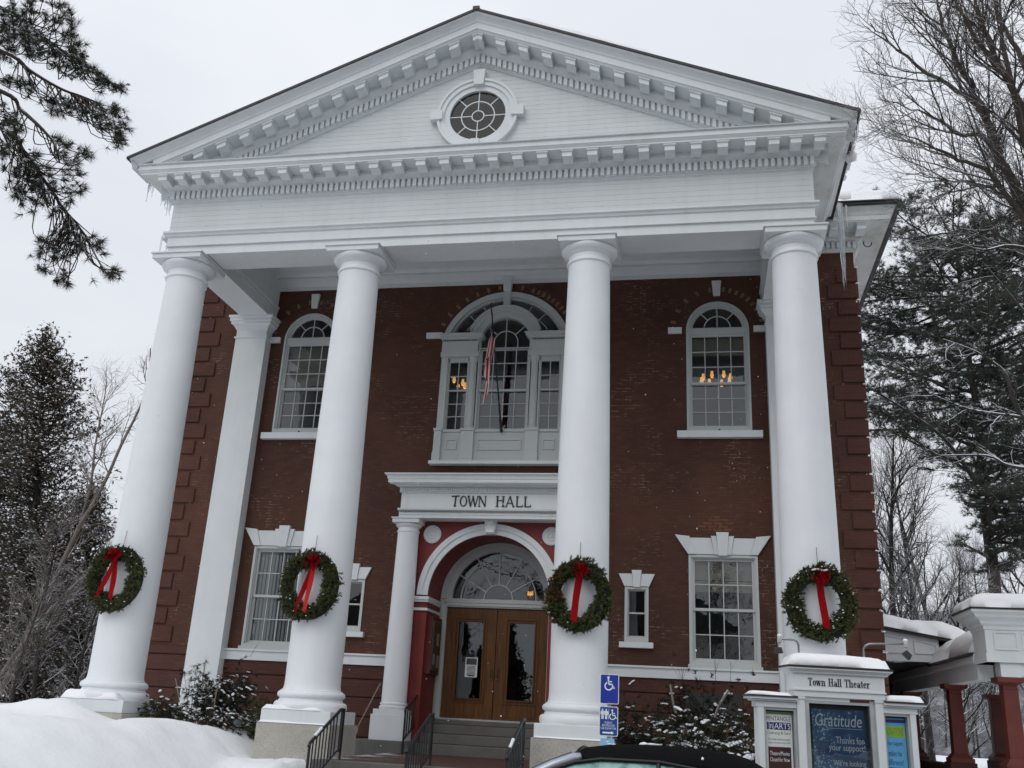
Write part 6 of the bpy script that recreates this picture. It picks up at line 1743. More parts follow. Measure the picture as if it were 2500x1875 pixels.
# ---- snow laden boughs of a second bare tree just outside the right edge
base = A3(2840, 1500, 13.0); base[2] = 0
root = thing('snowy_maple', 'bare tree reaching snow covered boughs in from the right edge', 'tree', tuple(base))
gr = Grow(33)
gr.path(smooth_path([base, A3(2760, 1300, 13), A3(2690, 1000, 13), A3(2640, 760, 13), A3(2620, 400, 13)], 3), .2, .1)
cfg2 = [dict(n=6, f0=.2, ang=(25, 55), L=.75, k=4, w=.14, r=.014, up=.02, rise=.05, end=.4), dict(n=4, f0=.2, ang=(25, 60), L=.35, k=3, w=.16, r=.007, up=.02, end=.5), dict(n=3, f0=.2, ang=(25, 60), L=.18, k=2, w=.16, r=.004, up=.02, end=.6)]
for pts, r0 in (([(2690, 1000, 13), (2560, 1040, 13), (2500, 1023, 13), (2470, 960, 13), (2451, 907, 13.1), (2384, 859, 13.2), (2302, 828, 13.3)], .05),
                ([(2560, 1040, 13), (2500, 1020, 13), (2413, 1008, 12.9), (2350, 994, 12.8), (2268, 960, 12.7)], .035),
                ([(2740, 1220, 13), (2580, 1150, 13), (2500, 1143, 13), (2456, 1134, 13), (2408, 1112, 13.1), (2297, 1112, 13.2)], .04),
                ([(2690, 1000, 13), (2560, 820, 13.2), (2500, 760, 13.3), (2450, 700, 13.4), (2400, 640, 13.5)], .035),
                ([(2660, 860, 13), (2540, 640, 12.8), (2470, 600, 12.7), (2400, 610, 12.6), (2330, 590, 12.5)], .035)):
    p = smooth_path([A3(*q) for q in pts], 4); gr.path(p, r0, .009); gr.twigs(p, r0, .009, 0, cfg2)
gr.build(root, 'bark_snowy', 'bark_snowy', 8, 4)

# ---- generic bare woodland tree
def bare_tree(name, label, base, h, seed, lean=(0, 0), r=.14, mats=('bark_dark', 'bark_snowy'), group=None, den=1.0, lo=.18):
    root = thing(name, label, 'tree', tuple(base), 0, group); g_ = Grow(seed)
    top = np.array(base) + np.array([lean[0], lean[1], h])
    mid = np.array(base)*.5 + top*.5 + g_.rng.normal(0, .02*h, 3)
    p = smooth_path([base, mid, top], 7); g_.path(p, r, .015)
    k = h/12
    c = [dict(n=int(20*den), f0=lo, ang=(28, 62), L=4.6*k, k=6, w=.10, r=.055*k, up=.06, rise=.25, end=.2, taper=.62),
         dict(n=9, f0=.15, ang=(25, 55), L=1.7*k, k=4, w=.13, r=.02*k, up=.05, rise=.1, end=.3),
         dict(n=7, f0=.1, ang=(25, 60), L=.80*k, k=3, w=.16, r=.009*k, up=.04, end=.5)]
    g_.twigs(p, r, .015, 0, c); g_.build(root, mats[0], mats[1], 6, 3)
    return root
def gz(u, d, z=.3):
    p = A3(u, 1700, d); p[2] = z; return p
bare_tree('bare_tree', 'bare forked tree just right of the brick corner', gz(2205, 36), 13.5, 41, (.5, 0), .20)
bare_tree('bare_tree', 'slim bare tree standing behind the covered walk snow drift', gz(2262, 44), 15.0, 42, (-.8, 0), .19)
bare_tree('bare_tree', 'bare tree leaning left of the big pine trunk', gz(2345, 40), 13.0, 43, (-2.2, 0), .16)
bare_tree('bare_tree', 'bare tree with snowy boughs behind the porch parapet', gz(2500, 38), 12.5, 44, (.6, 0), .17)
bare_tree('bare_tree', 'thin bare tree hidden half by the hall corner', gz(2155, 50), 16, 45, (.4, 0), .18)
bare_tree('bare_tree', 'low bushy bare tree beyond the porch columns', gz(2330, 30), 7.0, 46, (.6, 0), .10, den=1.4, lo=.05)
bare_tree('bare_tree', 'low snowy thicket tree behind the red columns', gz(2440, 33), 7.5, 47, (-.4, 0), .10, den=1.5, lo=.03)
bare_tree('bare_tree', 'low snowy tree between hall corner and red columns', gz(2230, 30), 6.0, 48, (.2, 0), .09, den=1.5, lo=.03)

# ---- conifers: tufts of needles on drooping boughs
def tufts(name, root, P, D, mat, n, L, W, rng, lo=15, hi=70, stem=.6):
    V, F = needle_mesh(P, D, n, L, W, lo, hi, rng, stem); return np_mesh(name, V, F, mat, root)
def white_pine(name, label, base, h, seed, r, span, crown0, n_b=70, tuft=None):
    rng = np.random.default_rng(seed); root = thing(name, label, 'tree', tuple(base)); g_ = Grow(seed)
    b = np.array(base); top = b + np.array([0, 0, h]); p = [b + (top-b)*t + rng.normal(0, .04, 3)*(t > 0) for t in np.linspace(0, 1, 12)]
    g_.path(p, r, .04); P = []; D = []
    for q in range(n_b):
        f = crown0 + (1-crown0)*((q+rng.uniform(0, 1))/n_b); a = rng.uniform(0, 2*np.pi)
        env = span*(math.sin(math.pi*min(1, max(0.0, (1.06-f)/(1.06-crown0))**.8))*.9 + .16)*rng.uniform(.7, 1.15)
        d = np.array([math.cos(a), math.sin(a), rng.uniform(-.05, .35)])
        bp = g_.wander(b + (top-b)*f, d, env, 7, .07, .015); g_.path(bp, .05 + .05*(1-f), .012)
        for j in range(int(14*env/span) + 6):
            t = rng.uniform(.08, 1); i = min(int(t*7), 6); c = bp[i]*(1-(t*7-i)) + bp[i+1]*(t*7-i)
            sd = np.cross(bp[i+1]-bp[i], [0, 0, 1]); sd /= max(np.linalg.norm(sd), 1e-6)
            w = rng.choice([-1, 1]); Ls = env*.34*(1.15-t)*rng.uniform(.4, 1.1) + .25
            tw = g_.wander(c, sd*w + (bp[i+1]-bp[i])/max(np.linalg.norm(bp[i+1]-bp[i]), 1e-6)*.8, Ls, 3, .1, .03); g_.path(tw, .018, .008)
            for m_ in range(max(5, int(Ls*11))):
                t2 = rng.uniform(.1, 1); k_ = min(int(t2*3), 2); P.append(tw[k_]*(1-(t2*3-k_)) + tw[k_+1]*(t2*3-k_) + rng.normal(0, .09, 3)*[1, 1, .6]); D.append((tw[k_+1]-tw[k_])*2 + rng.normal(0, .35, 3)*Ls + [0, 0, .15])
    P, D = np.array(P), np.array(D)
    g_.build(root, 'bark_pine', 'bark_pine', 8, 3, ('trunk', 'boughs'))
    n, L, W = tuft
    tufts('crown', root, P, D, 'needle_white_pine', n, L, W, rng)
    sel = rng.random(len(P)) < .16
    C = P[sel] + unit(D[sel])*L*.35 + [0, 0, L*.22]; R = rng.uniform(.4, 1.0, sel.sum())*L*.38
    V, F = lump_mesh(C, np.stack([R*1.2, R*1.2, R*.42], 1), rng, 1, .35); o = np_mesh('snow', V, F, 'snow_clump', root, True); o['kind'] = 'stuff'
    return root
pb = A3(2438, 1500, 34); pb[2] = .2; PT = A3(2400, 400, 34)[2]
white_pine('white_pine', 'large white pine with snowy boughs at the right behind the hall', pb, PT, 51, .30, 7.0, .34, 125, (13, .22, .020))
# dead lower limb of that pine
root = bpy.data.objects['white_pine']; gr = Grow(52)
p = smooth_path([A3(2425, 1262, 33.8), A3(2378, 1172, 33.6), A3(2306, 1072, 33.3), A3(2220, 1008, 33), A3(2150, 962, 32.7)], 4); gr.path(p, .10, .025)
gr.twigs(p, .1, .025, 0, [dict(n=9, f0=.2, ang=(30, 65), L=1.8, k=4, w=.12, r=.025, up=.0, end=.3), dict(n=5, f0=.2, ang=(30, 60), L=.7, k=3, w=.14, r=.012, up=.0, end=.4)])
gr.build(root, 'bark_dark', 'bark_dark', 6, 3, ('dead_limb', 'dead_twigs'))

# ---- pine at the left edge: three boughs hang into the picture
PD = 8.6
base = A3(-900, 1500, PD + .5); base[2] = 0
root = thing('red_pine', 'pine hanging dark needle tufts into the upper left sky', 'tree', tuple(base)); gr = Grow(61); rng = np.random.default_rng(61)
Cz = lambda x, y, d=0.0: A3(x/2.212, y/2.212, PD + d)
tp = smooth_path([base, A3(-800, 700, PD+.5), A3(-700, -200, PD+.5), A3(-640, -900, PD+.5)], 4); gr.path(tp, .24, .12)
boughs = [smooth_path([A3(-705, -100, PD+.5), A3(-300, 20, PD+.2), Cz(0, 270), Cz(160, 380), Cz(330, 480), Cz(440, 520, .1), Cz(545, 562, .2)], 5),
          smooth_path([A3(-715, 0, PD+.5), A3(-300, 120, PD-.3), Cz(0, 490, -.4), Cz(110, 590, -.4), Cz(210, 680, -.5), Cz(290, 770, -.5), Cz(322, 880, -.5)], 5),
          smooth_path([A3(-720, 100, PD+.5), A3(-300, 220, PD+.3), Cz(0, 690, .3), Cz(130, 820, .3), Cz(230, 960, .3), Cz(335, 1115, .35), Cz(400, 1190, .4), Cz(470, 1280, .4)], 5),
          smooth_path([A3(-690, -200, PD+.5), A3(-300, -120, PD+.6), Cz(0, 40, .6), Cz(150, 130, .6), Cz(300, 250, .6), Cz(430, 330, .6), Cz(560, 420, .6), Cz(620, 460, .6)], 5)]
for b in boughs: gr.path(b, .026, .008)
areas = [([(0, 0), (330, 0), (395, 80), (400, 190), (455, 300), (440, 430), (360, 430), (250, 330), (100, 290), (0, 240)], 92, .4, 3),
         ([(440, 330), (520, 380), (600, 430), (560, 520), (470, 430)], 14, .5, 3), ([(610, 430), (660, 430), (660, 500), (610, 490)], 5, .6, 3),
         ([(440, 560), (600, 560), (690, 620), (712, 720), (640, 800), (570, 720), (480, 660), (300, 610), (230, 590), (260, 500), (400, 550)], 44, .1, 0),
         ([(430, 820), (500, 830), (480, 855), (440, 850)], 3, -.1, 1), ([(395, 870), (440, 880), (420, 900)], 2, -.2, 1),
         ([(90, 420), (200, 470), (190, 520), (100, 480)], 8, .0, 0), ([(290, 730), (390, 760), (370, 800), (300, 790)], 6, -.4, 1),
         ([(200, 820), (380, 850), (440, 970), (500, 1060), (420, 1090), (330, 1140), (250, 1190), (150, 1130), (50, 1040), (10, 900), (90, 870)], 62, .2, 2),
         ([(210, 1260), (350, 1250), (470, 1270), (540, 1260), (590, 1310), (560, 1380), (470, 1370), (360, 1440), (280, 1400), (210, 1380)], 36, .4, 2),
         ([(520, 1430), (620, 1440), (630, 1510), (590, 1520), (530, 1480)], 7, .4, 2), ([(340, 1440), (390, 1460), (400, 1550), (360, 1560), (330, 1490)], 5, .4, 2), ([(190, 1440), (255, 1450), (230, 1470)], 3, .4, 2),
         ([(0, 560), (120, 640), (110, 770), (0, 700)], 15, -.2, 1), ([(100, 30), (0, 60), (0, 330), (60, 330)], 10, .6, 3), ([(0, 1540/2), (40, 790), (20, 860), (0, 860)], 5, .0, 1), ([(0, 380), (60, 400), (50, 450), (0, 440)], 5, 0, 0), ([(280, 1500), (320, 1500), (310, 1530)], 2, .4, 2)]
def inside(pt, poly):
    c = False; j = len(poly)-1
    for i in range(len(poly)):
        if (poly[i][1] > pt[1]) != (poly[j][1] > pt[1]) and pt[0] < (poly[j][0]-poly[i][0])*(pt[1]-poly[i][1])/(poly[j][1]-poly[i][1]) + poly[i][0]: c = not c
        j = i
    return c
P = []; D = []
for poly, n, dd, bi in areas:
    xs = [q[0] for q in poly]; ys = [q[1] for q in poly]; k = 0; n = int(n*1.12); bp = np.array(boughs[bi])
    while k < n:
        q = (rng.uniform(min(xs), max(xs)), rng.uniform(min(ys), max(ys)))
        if not inside(q, poly): continue
        k += 1; c = Cz(q[0], q[1], dd + rng.normal(0, .28)); ii = np.argmin(((bp - c)**2).sum(1)); ii = max(0, ii - rng.integers(0, 9)); a = bp[ii]
        mid = (a + c)/2 + np.array([0, 0, -.05 - .10*np.linalg.norm(c-a)]) + rng.normal(0, .04, 3)
        tw = smooth_path([a, mid, c], 3); gr.path(tw, .0065, .0035); P.append(c); D.append((tw[-1]-tw[-2]) + rng.normal(0, .04, 3) + [.02, 0, -.01])
P, D = np.array(P), np.array(D)
gr.build(root, 'bark_pine', 'bark_pine', 8, 4, ('trunk', 'boughs'))
tufts('crown', root, P - unit(D)*.03, D, 'needle_pine', 58, .090, .0052, rng, 8, 85, .6)
P2 = P[rng.random(len(P)) < .5] ; tufts('inner_needles', root, P2 + rng.normal(0, .05, P2.shape), rng.normal(size=P2.shape), 'needle_pine', 26, .085, .0050, rng, 10, 85, .5)
sel = rng.random(len(P)) < .75; k = sel.sum()
C = np.repeat(P[sel], 3, 0) + rng.normal(0, .02, (k*3, 3)) + [0, 0, .012]; R = rng.uniform(.006, .015, k*3)
V, F = lump_mesh(C, np.stack([R*1.5, R*1.5, R*.6], 1), rng, 1, .35); o = np_mesh('snow', V, F, 'snow_clump', root, True); o['kind'] = 'stuff'

# ---- cedars beyond the left column, crusted with snow
def cedar(label, u, vtop, d, seed, nb, wide=1.85):
    cb = A3(u, 1640, d); cb[2] = .5
    root = thing('cedar_tree', label, 'tree', tuple(cb), 0, 'cedars left of the portico'); gr = Grow(seed); rng = np.random.default_rng(seed)
    ct = A3(u + 42*27/d, vtop, d); b = np.array(cb)
    gr.path(smooth_path([b, b*.5 + ct*.5 + [.1, 0, 0], ct], 6), .2, .03)
    P = []; H = ct[2] - b[2]
    for q in range(nb):
        f = rng.uniform(.0, 1)**.9; a = rng.uniform(0, 2*np.pi); R = (wide*(1 - math.exp(-(1-f)*H/1.5)) + .08 + .5*(1-f)**2)*rng.uniform(.4, 1.12)
        s0 = b + (ct-b)*max(0, f - .05); e = b + (ct-b)*f + np.array([math.cos(a)*R, math.sin(a)*R, R*rng.uniform(-.12, .22)])
        tw = smooth_path([s0, (s0+e)/2 + [0, 0, -.1*R], e], 4); gr.path(tw, .028, .008)
        for t in rng.uniform(.3, 1.05, int(8 + 13*R)):
            P.append(s0 + (e-s0)*t + rng.normal(0, .16, 3)*[1, 1, .9])
    P = np.array(P); gr.build(root, 'bark_dark', 'bark_dark', 6, 3, ('trunk', 'boughs'))
    V, F = needle_mesh(P, rng.normal(size=P.shape)*[.6, .6, .4] + [0, 0, -.45], 8, .10, .034, 5, 65, rng, .8); np_mesh('crown', V, F, 'cedar_leaf', root)
    sel = rng.random(len(P)) < .62; R = rng.uniform(.014, .036, sel.sum())
    V, F = lump_mesh(P[sel] + rng.normal(0, .06, (sel.sum(), 3)) + [0, 0, .05], np.stack([R*1.25, R*1.25, R*.5], 1), rng, 1, .4); o = np_mesh('snow', V, F, 'snow_clump', root, True); o['kind'] = 'stuff'
cedar('tallest snow crusted cedar left of the portico', 70, 800, 27, 71, 430)
cedar('shorter cedar filling the gap beside the leftmost column', 190, 1180, 31, 72, 230, 1.5)
cedar('broad cedar at the far left edge behind the birch', -30, 1010, 29, 73, 330, 2.0)

# ---- leaning birch in front of it
bb = A3(-60, 1790, 25); 
root = thing('birch_tree', 'slender pale birch leaning right behind the leftmost column', 'tree', tuple(bb)); gr = Grow(81); rng = np.random.default_rng(81)
m1 = smooth_path([bb, A3(0, 1692, 25), A3(68, 1543, 25), A3(136, 1408, 25), A3(194, 1286, 25), A3(219, 1244, 25), A3(262, 1164, 25), A3(295, 1088, 25), A3(337, 1004, 25.2), A3(362, 936, 25.4), A3(368, 850, 25.6)], 3)
m2 = smooth_path([bb, A3(0, 1650, 24.5), A3(90, 1530, 24.4), A3(160, 1450, 24.3), A3(215, 1400, 24.2), A3(270, 1350, 24)], 3)
m3 = smooth_path([A3(194, 1286, 25), A3(222, 1180, 25.5), A3(232, 1090, 25.8), A3(250, 1000, 26), A3(262, 930, 26)], 3)
cb_ = [dict(n=14, f0=.2, ang=(30, 65), L=1.7, k=5, w=.12, r=.022, up=.05, end=.3), dict(n=7, f0=.1, ang=(25, 60), L=.8, k=4, w=.15, r=.011, up=.02, end=.4), dict(n=5, f0=.1, ang=(25, 60), L=.4, k=3, w=.18, r=.007, up=.0, end=.6)]
for p, r0, r1 in ((m1, .085, .018), (m2, .055, .016), (m3, .04, .012)): gr.path(p, r0, r1); gr.twigs(p, r0, r1, 0, cb_)
gr.build(root, 'bark_birch', 'bark_birch', 8, 3)
bare_tree('bare_tree', 'frosted bare tree filling the gap below the birch', gz(235, 32, .5), 7.5, 85, (.5, 0), .08, ('bark_grey', 'bark_grey'), None, 1.2, .04)
bare_tree('bare_tree', 'snowy bare tree at the left edge before the cedar', gz(90, 23, .8), 5.2, 86, (-.3, 0), .06, ('bark_dark', 'bark_grey'), None, 1.0, .05)
bare_tree('bare_tree', 'small bare tree between the cedar and the leftmost column', gz(330, 30, .5), 8.5, 82, (.4, 0), .08, ('bark_grey', 'bark_grey'), None, 1.2, .1)
bare_tree('bare_tree', 'snowy thicket tree low behind the leftmost column', gz(180, 23, .8), 3.4, 83, (.3, 0), .05, ('bark_dark', 'bark_snowy'), None, 1.0, .03)
bare_tree('bare_tree', 'snowy low tree at the far left edge under the cedar', gz(30, 22, .8), 3.2, 84, (.3, 0), .05, ('bark_dark', 'bark_grey'), None, 1.0, .03)

# ---- wooded hills far behind
def hill(name, label, cx, cy, rx, ry, h, seed):
    n = 70; a = np.linspace(-1, 1, n); A_, B_ = np.meshgrid(a, a); rr = np.sqrt(A_**2 + B_**2)
    Zh = h*np.clip(1 - rr**1.6, 0, 1)*(.8 + .4*vnoise(A_*4+seed, B_*4, seed)) + (vnoise(A_*26, B_*26, seed+3))*2.2*np.clip(1-rr, 0, 1) - .5
    i = np.arange(n*n).reshape(n, n); F = np.stack([i[:-1, :-1], i[:-1, 1:], i[1:, 1:], i[1:, :-1]], -1).reshape(-1, 4)
    o = np_mesh(name, np.stack([cx + A_*rx, cy + B_*ry, Zh], -1).reshape(-1, 3), F, 'hill_wood', None, True)
    return tag(o, label, None, None, 'structure')
hl = A3(300, 1500, 150); hill('wooded_hill', 'far hillside of bare woods at the left', hl[0]-25, hl[1]+20, 90, 60, 24, 1)
hr = A3(2350, 1500, 110); hill('wooded_hill', 'far hillside of bare woods at the right', hr[0]+10, hr[1]+20, 80, 50, 17, 2)
def wood_mass(name, label, x0, x1, y0, y1, zf, n, h, seed):
    rng = np.random.default_rng(seed); S = []
    for q in range(n):
        x, y = rng.uniform(x0, x1), rng.uniform(y0, y1); z = zf(x, y); hh = h*rng.uniform(.6, 1.1); p = np.array([x, y, z-.3]); t = p + [rng.normal(0, .4), rng.normal(0, .4), hh]
        S.append((*p, *t, .11, .03))
        for j in range(16):
            f = rng.uniform(.2, .95); c = p + (t-p)*f; a = rng.uniform(0, 2*np.pi); L = hh*.27*(1.1-f*.6)*rng.uniform(.5, 1)
            e = c + np.array([math.cos(a)*L, math.sin(a)*L, L*rng.uniform(.3, 1.1)]); S.append((*c, *e, .045, .012))
            for m_ in range(3): c2 = c + (e-c)*rng.uniform(.3, 1); S.append((*c2, *(c2 + rng.normal(0, L*.28, 3) + [0, 0, L*.18]), .02, .008))
    V, F = tubes(S, 3); o = np_mesh(name, V, F, 'bark_snowy', None, True); return tag(o, label, 'woods', None, 'stuff')
wood_mass('distant_woods', 'mass of grey bare woods far behind the porch at right', hr[0]-45, hr[0]+35, hr[1]-50, hr[1]-15, lambda x, y: .5, 170, 9, 5)
wood_mass('distant_woods', 'mass of grey bare woods far behind the cedar at left', hl[0]-70, hl[0]+22, hl[1]-60, hl[1]-20, lambda x, y: .5, 150, 11, 6)
# ---- far side of the street; its unseen houses and spruces are added for reflections
for k, (x, y, h, lab) in enumerate(((-14, -46, 14, 'bare street tree across the road, farthest to the west'), (-4, -49, 16, 'bare street tree across the road facing the door'), (6, -47, 15, 'bare street tree across the road behind the viewpoint'), (16, -50, 15, 'bare street tree across the road facing the porch'), (27, -46, 14, 'bare street tree across the road, farthest to the east'))):
    bare_tree('street_tree', lab, (x, y, 0), h, 90 + k, (0, 0), .22, ('bark_grey', 'bark_grey'), 'trees across the street', 1.2)
flat('clapboard', (0.70, 0.70, 0.68), 0.7, 0.08)
for k, (x, w, h, lab) in enumerate(((-22, 12, 7, 'unseen white clapboard house added across the street at the west end'), (1, 13, 8, 'unseen white clapboard house added across the street facing the steps'), (22, 12, 7, 'unseen white clapboard house added across the street at the east end'))):
    root = thing('house', lab, 'building', (x, -58, 0))  # unseen house added to block low sky, white to brighten pane reflections
    MB().box(x-w/2, x+w/2, -64, -55, 0, h).build('wall', 'clapboard', root)
    MB().plate([[(x-w/2-.4, h), (x+w/2+.4, h), (x, h+4)]], -64.4, -54.6).build('roof', 'slate', root)
    for i in range(4):
        for z in (1.2, 4.2): MB().box(x-w/2+1.4+i*2.8, x-w/2+2.4+i*2.8, -55.0, -54.93, z, z+1.7).build('window', 'dark_trim', root)
    MB().box(x-.6, x+.6, -55, -54.92, 0, 2.3).build('door', 'dark_red_paint', root)
for k in range(9):  # unseen row added to hold back low sky light and shape reflections
    x = -60 + k*15; bsz = (x, -72 - (k % 3)*4, 0)
    root = thing('spruce', 'unseen spruce added behind the houses to shape low light and reflections', 'tree', bsz, 0, 'spruces added behind the houses')
    rng = np.random.default_rng(k); n = 900; f = rng.uniform(0, 1, n)**.8; a = rng.uniform(0, 2*np.pi, n); R = 3.0*(1-f) + .2
    P = np.stack([x + np.cos(a)*R*rng.uniform(.4, 1, n), bsz[1] + np.sin(a)*R*rng.uniform(.4, 1, n), 1.2 + f*9], 1)
    V, F = needle_mesh(P, np.stack([np.cos(a), np.sin(a), 0*a-.3], 1), 5, 1.5, .7, 5, 50, rng, .3); np_mesh('crown', V, F, 'needle_pine', root)
    MB().tube([bsz, (x, bsz[1], 10)], [.3, .05], 8).build('trunk', 'bark_dark', root)
# ================================================================== SHRUBS IN THE BEDS
def shrub(name, label, c, rx, ry, rz, n, seed, leafm='shrub_leaf', snow=.25, L=.13, W=.022, droop=-.25, nn=11, group=None, brown=0.0, big=1.0):
    rng = np.random.default_rng(seed); c = np.array(c, float); root = thing(name, label, 'shrub', tuple(c), 0, group); gr = Grow(seed)
    P = []; D = []
    for q in range(max(6, n//26)):
        a = rng.uniform(0, 2*np.pi); e = np.array([math.cos(a)*rx*rng.uniform(.3, 1), math.sin(a)*ry*rng.uniform(.3, 1), rz*rng.uniform(.45, 1.0)])
        e[2] *= 1 - .35*((e[0]/rx)**2 + (e[1]/ry)**2)
        st = smooth_path([c + [e[0]*.12, e[1]*.12, 0], c + e*[.5, .5, .62], c + e], 4); gr.path(st, .014, .005)
        for j in range(26):
            t = rng.uniform(.25, 1.0); k = min(int(t*8), 7); b = st[k]
            o = rng.normal(0, 1, 3)*[.16*rx + .05, .16*ry + .05, .12*rz + .03]
            P.append(b + o); D.append(o*[1, 1, .3] + np.array([e[0]*.3, e[1]*.3, droop*.3]) + rng.normal(0, .05, 3))
    P, D = np.array(P), np.array(D)
    gr.build(root, 'bark_dark', 'bark_dark', 5, 3, ('stems', 'stems'))
    sel = rng.random(len(P)) < brown
    V, F = needle_mesh(P[~sel], D[~sel], nn, L, W, 10, 70, rng, .8); np_mesh('foliage', V, F, leafm, root)
    if sel.any(): V, F = needle_mesh(P[sel], D[sel], nn, L*.9, W*1.2, 10, 70, rng, .8); np_mesh('withered_foliage', V, F, 'dry_leaf', root)
    if snow:
        up = P[:, 2] > c[2] + rz*.2; s2 = (rng.random(len(P)) < snow) & up; k = s2.sum()
        dd = unit(D[s2] + [0, 0, 0.001]); C = []; R = []
        for p, d in zip(P[s2], dd):
            m_ = rng.integers(2, 5); base = rng.uniform(.012, .026)*big
            for i in range(m_): C.append(p + d*[1, 1, .6]*(i*.032*big) + [0, 0, .018 - .006*i*i*.4]); R.append((base*1.25, base*1.25, base*.7))
        V, F = lump_mesh(C, np.array(R), rng, 1, .3); o = np_mesh('snow', V, F, 'snow_clump', root, True); o['kind'] = 'stuff'
    return root
LB = [('juniper low against the leftmost column base', (-5.15, -3.6, 1.05), .50, .4, .55, 330, .18, 'shrub_leaf', .12), ('dark yew with snow flecks in the middle of the left bed', (-4.35, -3.2, 1.0), .66, .5, 1.12, 950, .13, 'shrub_dark', .08),
      ('greenish rounded shrub beside the second column base', (-3.45, -3.1, .75), .42, .4, 1.05, 420, .14, 'fir', .03), ('brown tipped low shrub at the front of the left bed', (-4.0, -3.75, .98), .42, .3, .50, 260, .22, 'shrub_leaf', .22)]
for k, (lab, c, rx, ry, rz, n, sn, lm, br) in enumerate(LB): shrub('shrub', lab, c, rx, ry, rz, n, 200+k, lm, sn, .085, .012, nn=16, brown=br, group='shrubs of the left bed')
# wispy young pine rising before the left anta
root = thing('pine_seedling', 'wispy young pine before the left anta', 'shrub', (-4.9, -2.6, 1.0)); gr = Grow(230); rng = np.random.default_rng(230); P = []; D = []
for q in range(9):
    b = np.array([-4.95 + rng.uniform(-.35, .75), -2.6 + rng.uniform(-.2, .2), 1.1]); e = b + [rng.normal(0, .14), rng.normal(0, .1), rng.uniform(.75, 1.45)]
    st = smooth_path([b, (b+e)/2 + rng.normal(0, .03, 3), e], 4); gr.path(st, .008, .003)
    for j in range(7): t = rng.uniform(.4, 1); P.append(b + (e-b)*t + rng.normal(0, .035, 3)); D.append(rng.normal(0, .5, 3) + [0, 0, -.3])
    gr.twigs(st, .008, .003, 0, [dict(n=4, f0=.4, ang=(20, 45), L=.28, k=3, w=.1, r=.003, up=.02, end=.6)])
gr.build(root, 'bark_dark', 'bark_dark', 4, 3, ('stems', 'stems')); tufts('foliage', root, np.array(P), np.array(D), 'shrub_dark', 20, .12, .006, rng, 10, 60)
RB = [('dark spreading yew directly right of the parking sign', (3.45, -3.6, .45), .75, .55, 1.6, 1000, .16, 'shrub_dark', .08, 1.0), ('snow clotted juniper in the middle of the right bed', (4.25, -4.2, .45), .72, .5, 1.30, 950, .26, 'shrub_leaf', .10, 1.35),
      ('tall dark evergreen against the wall below the right window', (4.45, -2.6, .5), .85, .5, 1.95, 1200, .08, 'shrub_dark', .05, 1.2), ('rust tipped shrub left of the theater kiosk', (5.3, -3.5, .5), .75, .5, 1.65, 1000, .16, 'shrub_dark', .14, 1.2),
      ('drooping snow laden juniper beside the kiosk wing', (5.25, -4.6, .4), .62, .5, 1.35, 800, .32, 'shrub_leaf', .10, 1.6), ('low evergreen behind the kiosk next to the rightmost column', (6.9, -2.8, .5), .5, .4, .9, 300, .2, 'shrub_dark', .05, 1.3)]
for k, (lab, c, rx, ry, rz, n, sn, lm, br, bg) in enumerate(RB): shrub('shrub', lab, c, rx, ry, rz, n, 220+k, lm, sn, .095, .0125, nn=17, brown=br, group='shrubs of the right bed', big=bg)
# pruned stubs and stalks
def stub(label, pts, r0, r1, mat='bark_birch', twig=0, seed=1):
    root = thing('pruned_stem', label, 'stem', tuple(pts[0])); gr = Grow(seed); p = smooth_path(pts, 4); gr.path(p, r0, r1)
    if twig: gr.twigs(p, r0, r1, 0, [dict(n=twig, f0=.5, ang=(15, 40), L=.4, k=3, w=.1, r=.004, up=.05, end=.5)])
    gr.build(root, mat, mat, 7, 4, ('stem', 'twigs'))
yz = lambda x, y, yy: tuple(at_y(1300 + x/3.687, 1600 + y/3.687, yy))
stub('pale cut stem leaning in the right bed near the parking sign', [yz(1290, 520, -3.9), yz(1265, 420, -3.9), yz(1240, 262, -3.9)], .022, .016)
stub('thick pale cut stem slanting right in the right bed', [yz(1640, 560, -3.8), yz(1680, 450, -3.8), yz(1765, 315, -3.8)], .020, .024)
iz = lambda x, y, yy: tuple(at_y(350 + x/4.425, 1500 + y/4.425, yy))
stub('pale cane standing in the snow of the left bed', [iz(760, 1030, -3.7), iz(790, 840, -3.7), iz(845, 625, -3.7)], .013, .010)
stub('short pale cane beside the leftmost column', [iz(390, 950, -3.7), iz(370, 820, -3.7), iz(345, 690, -3.7)], .012, .009)
stub('dry stalks rising in front of the water table at right', [yz(1360, 330, -2.6), yz(1350, 240, -2.6), yz(1345, 170, -2.6)], .006, .003, 'bark_dark', 8, 4)
stub('dry stalks in front of the right window sill', [yz(1650, 260, -2.6), yz(1648, 180, -2.6), yz(1640, 120, -2.6)], .005, .002, 'bark_dark', 6, 5)
stub('single dry stalk crossing the right window sill', [yz(1780, 260, -2.6), yz(1783, 150, -2.6), yz(1788, 60, -2.6)], .004, .002, 'bark_dark', 2, 6)
stub('dry stalk below the blinds window', [iz(1150, 460, -2.6), iz(1200, 380, -2.6), iz(1235, 315, -2.6)], .004, .002, 'bark_dark', 2, 7)
MB().box(4.15, 5.25, -.30, -.07, .9, 2.16).build('utility_cabinet', 'interior_dark', None)
tag(bpy.data.objects['utility_cabinet'], 'dark utility cabinet against the basement wall behind the right shrubs', 'cabinet')
# flood lamp poking from the snow
o = MB().lathe([(.045, 0), (.05, .02), (.05, .10), (.03, .12)], 0, 0, 14).build('flood_lamp', 'board_dark', None, sharp=40); o.matrix_basis = Matrix.Translation(at_y(*[350 + 1030/4.425, 1500 + 1185/4.425], -5.0)) @ Matrix.Rotation(rad(75), 4, 'X')
tag(o, 'small round ground lamp poking out of the snow beside the second column', 'lamp')

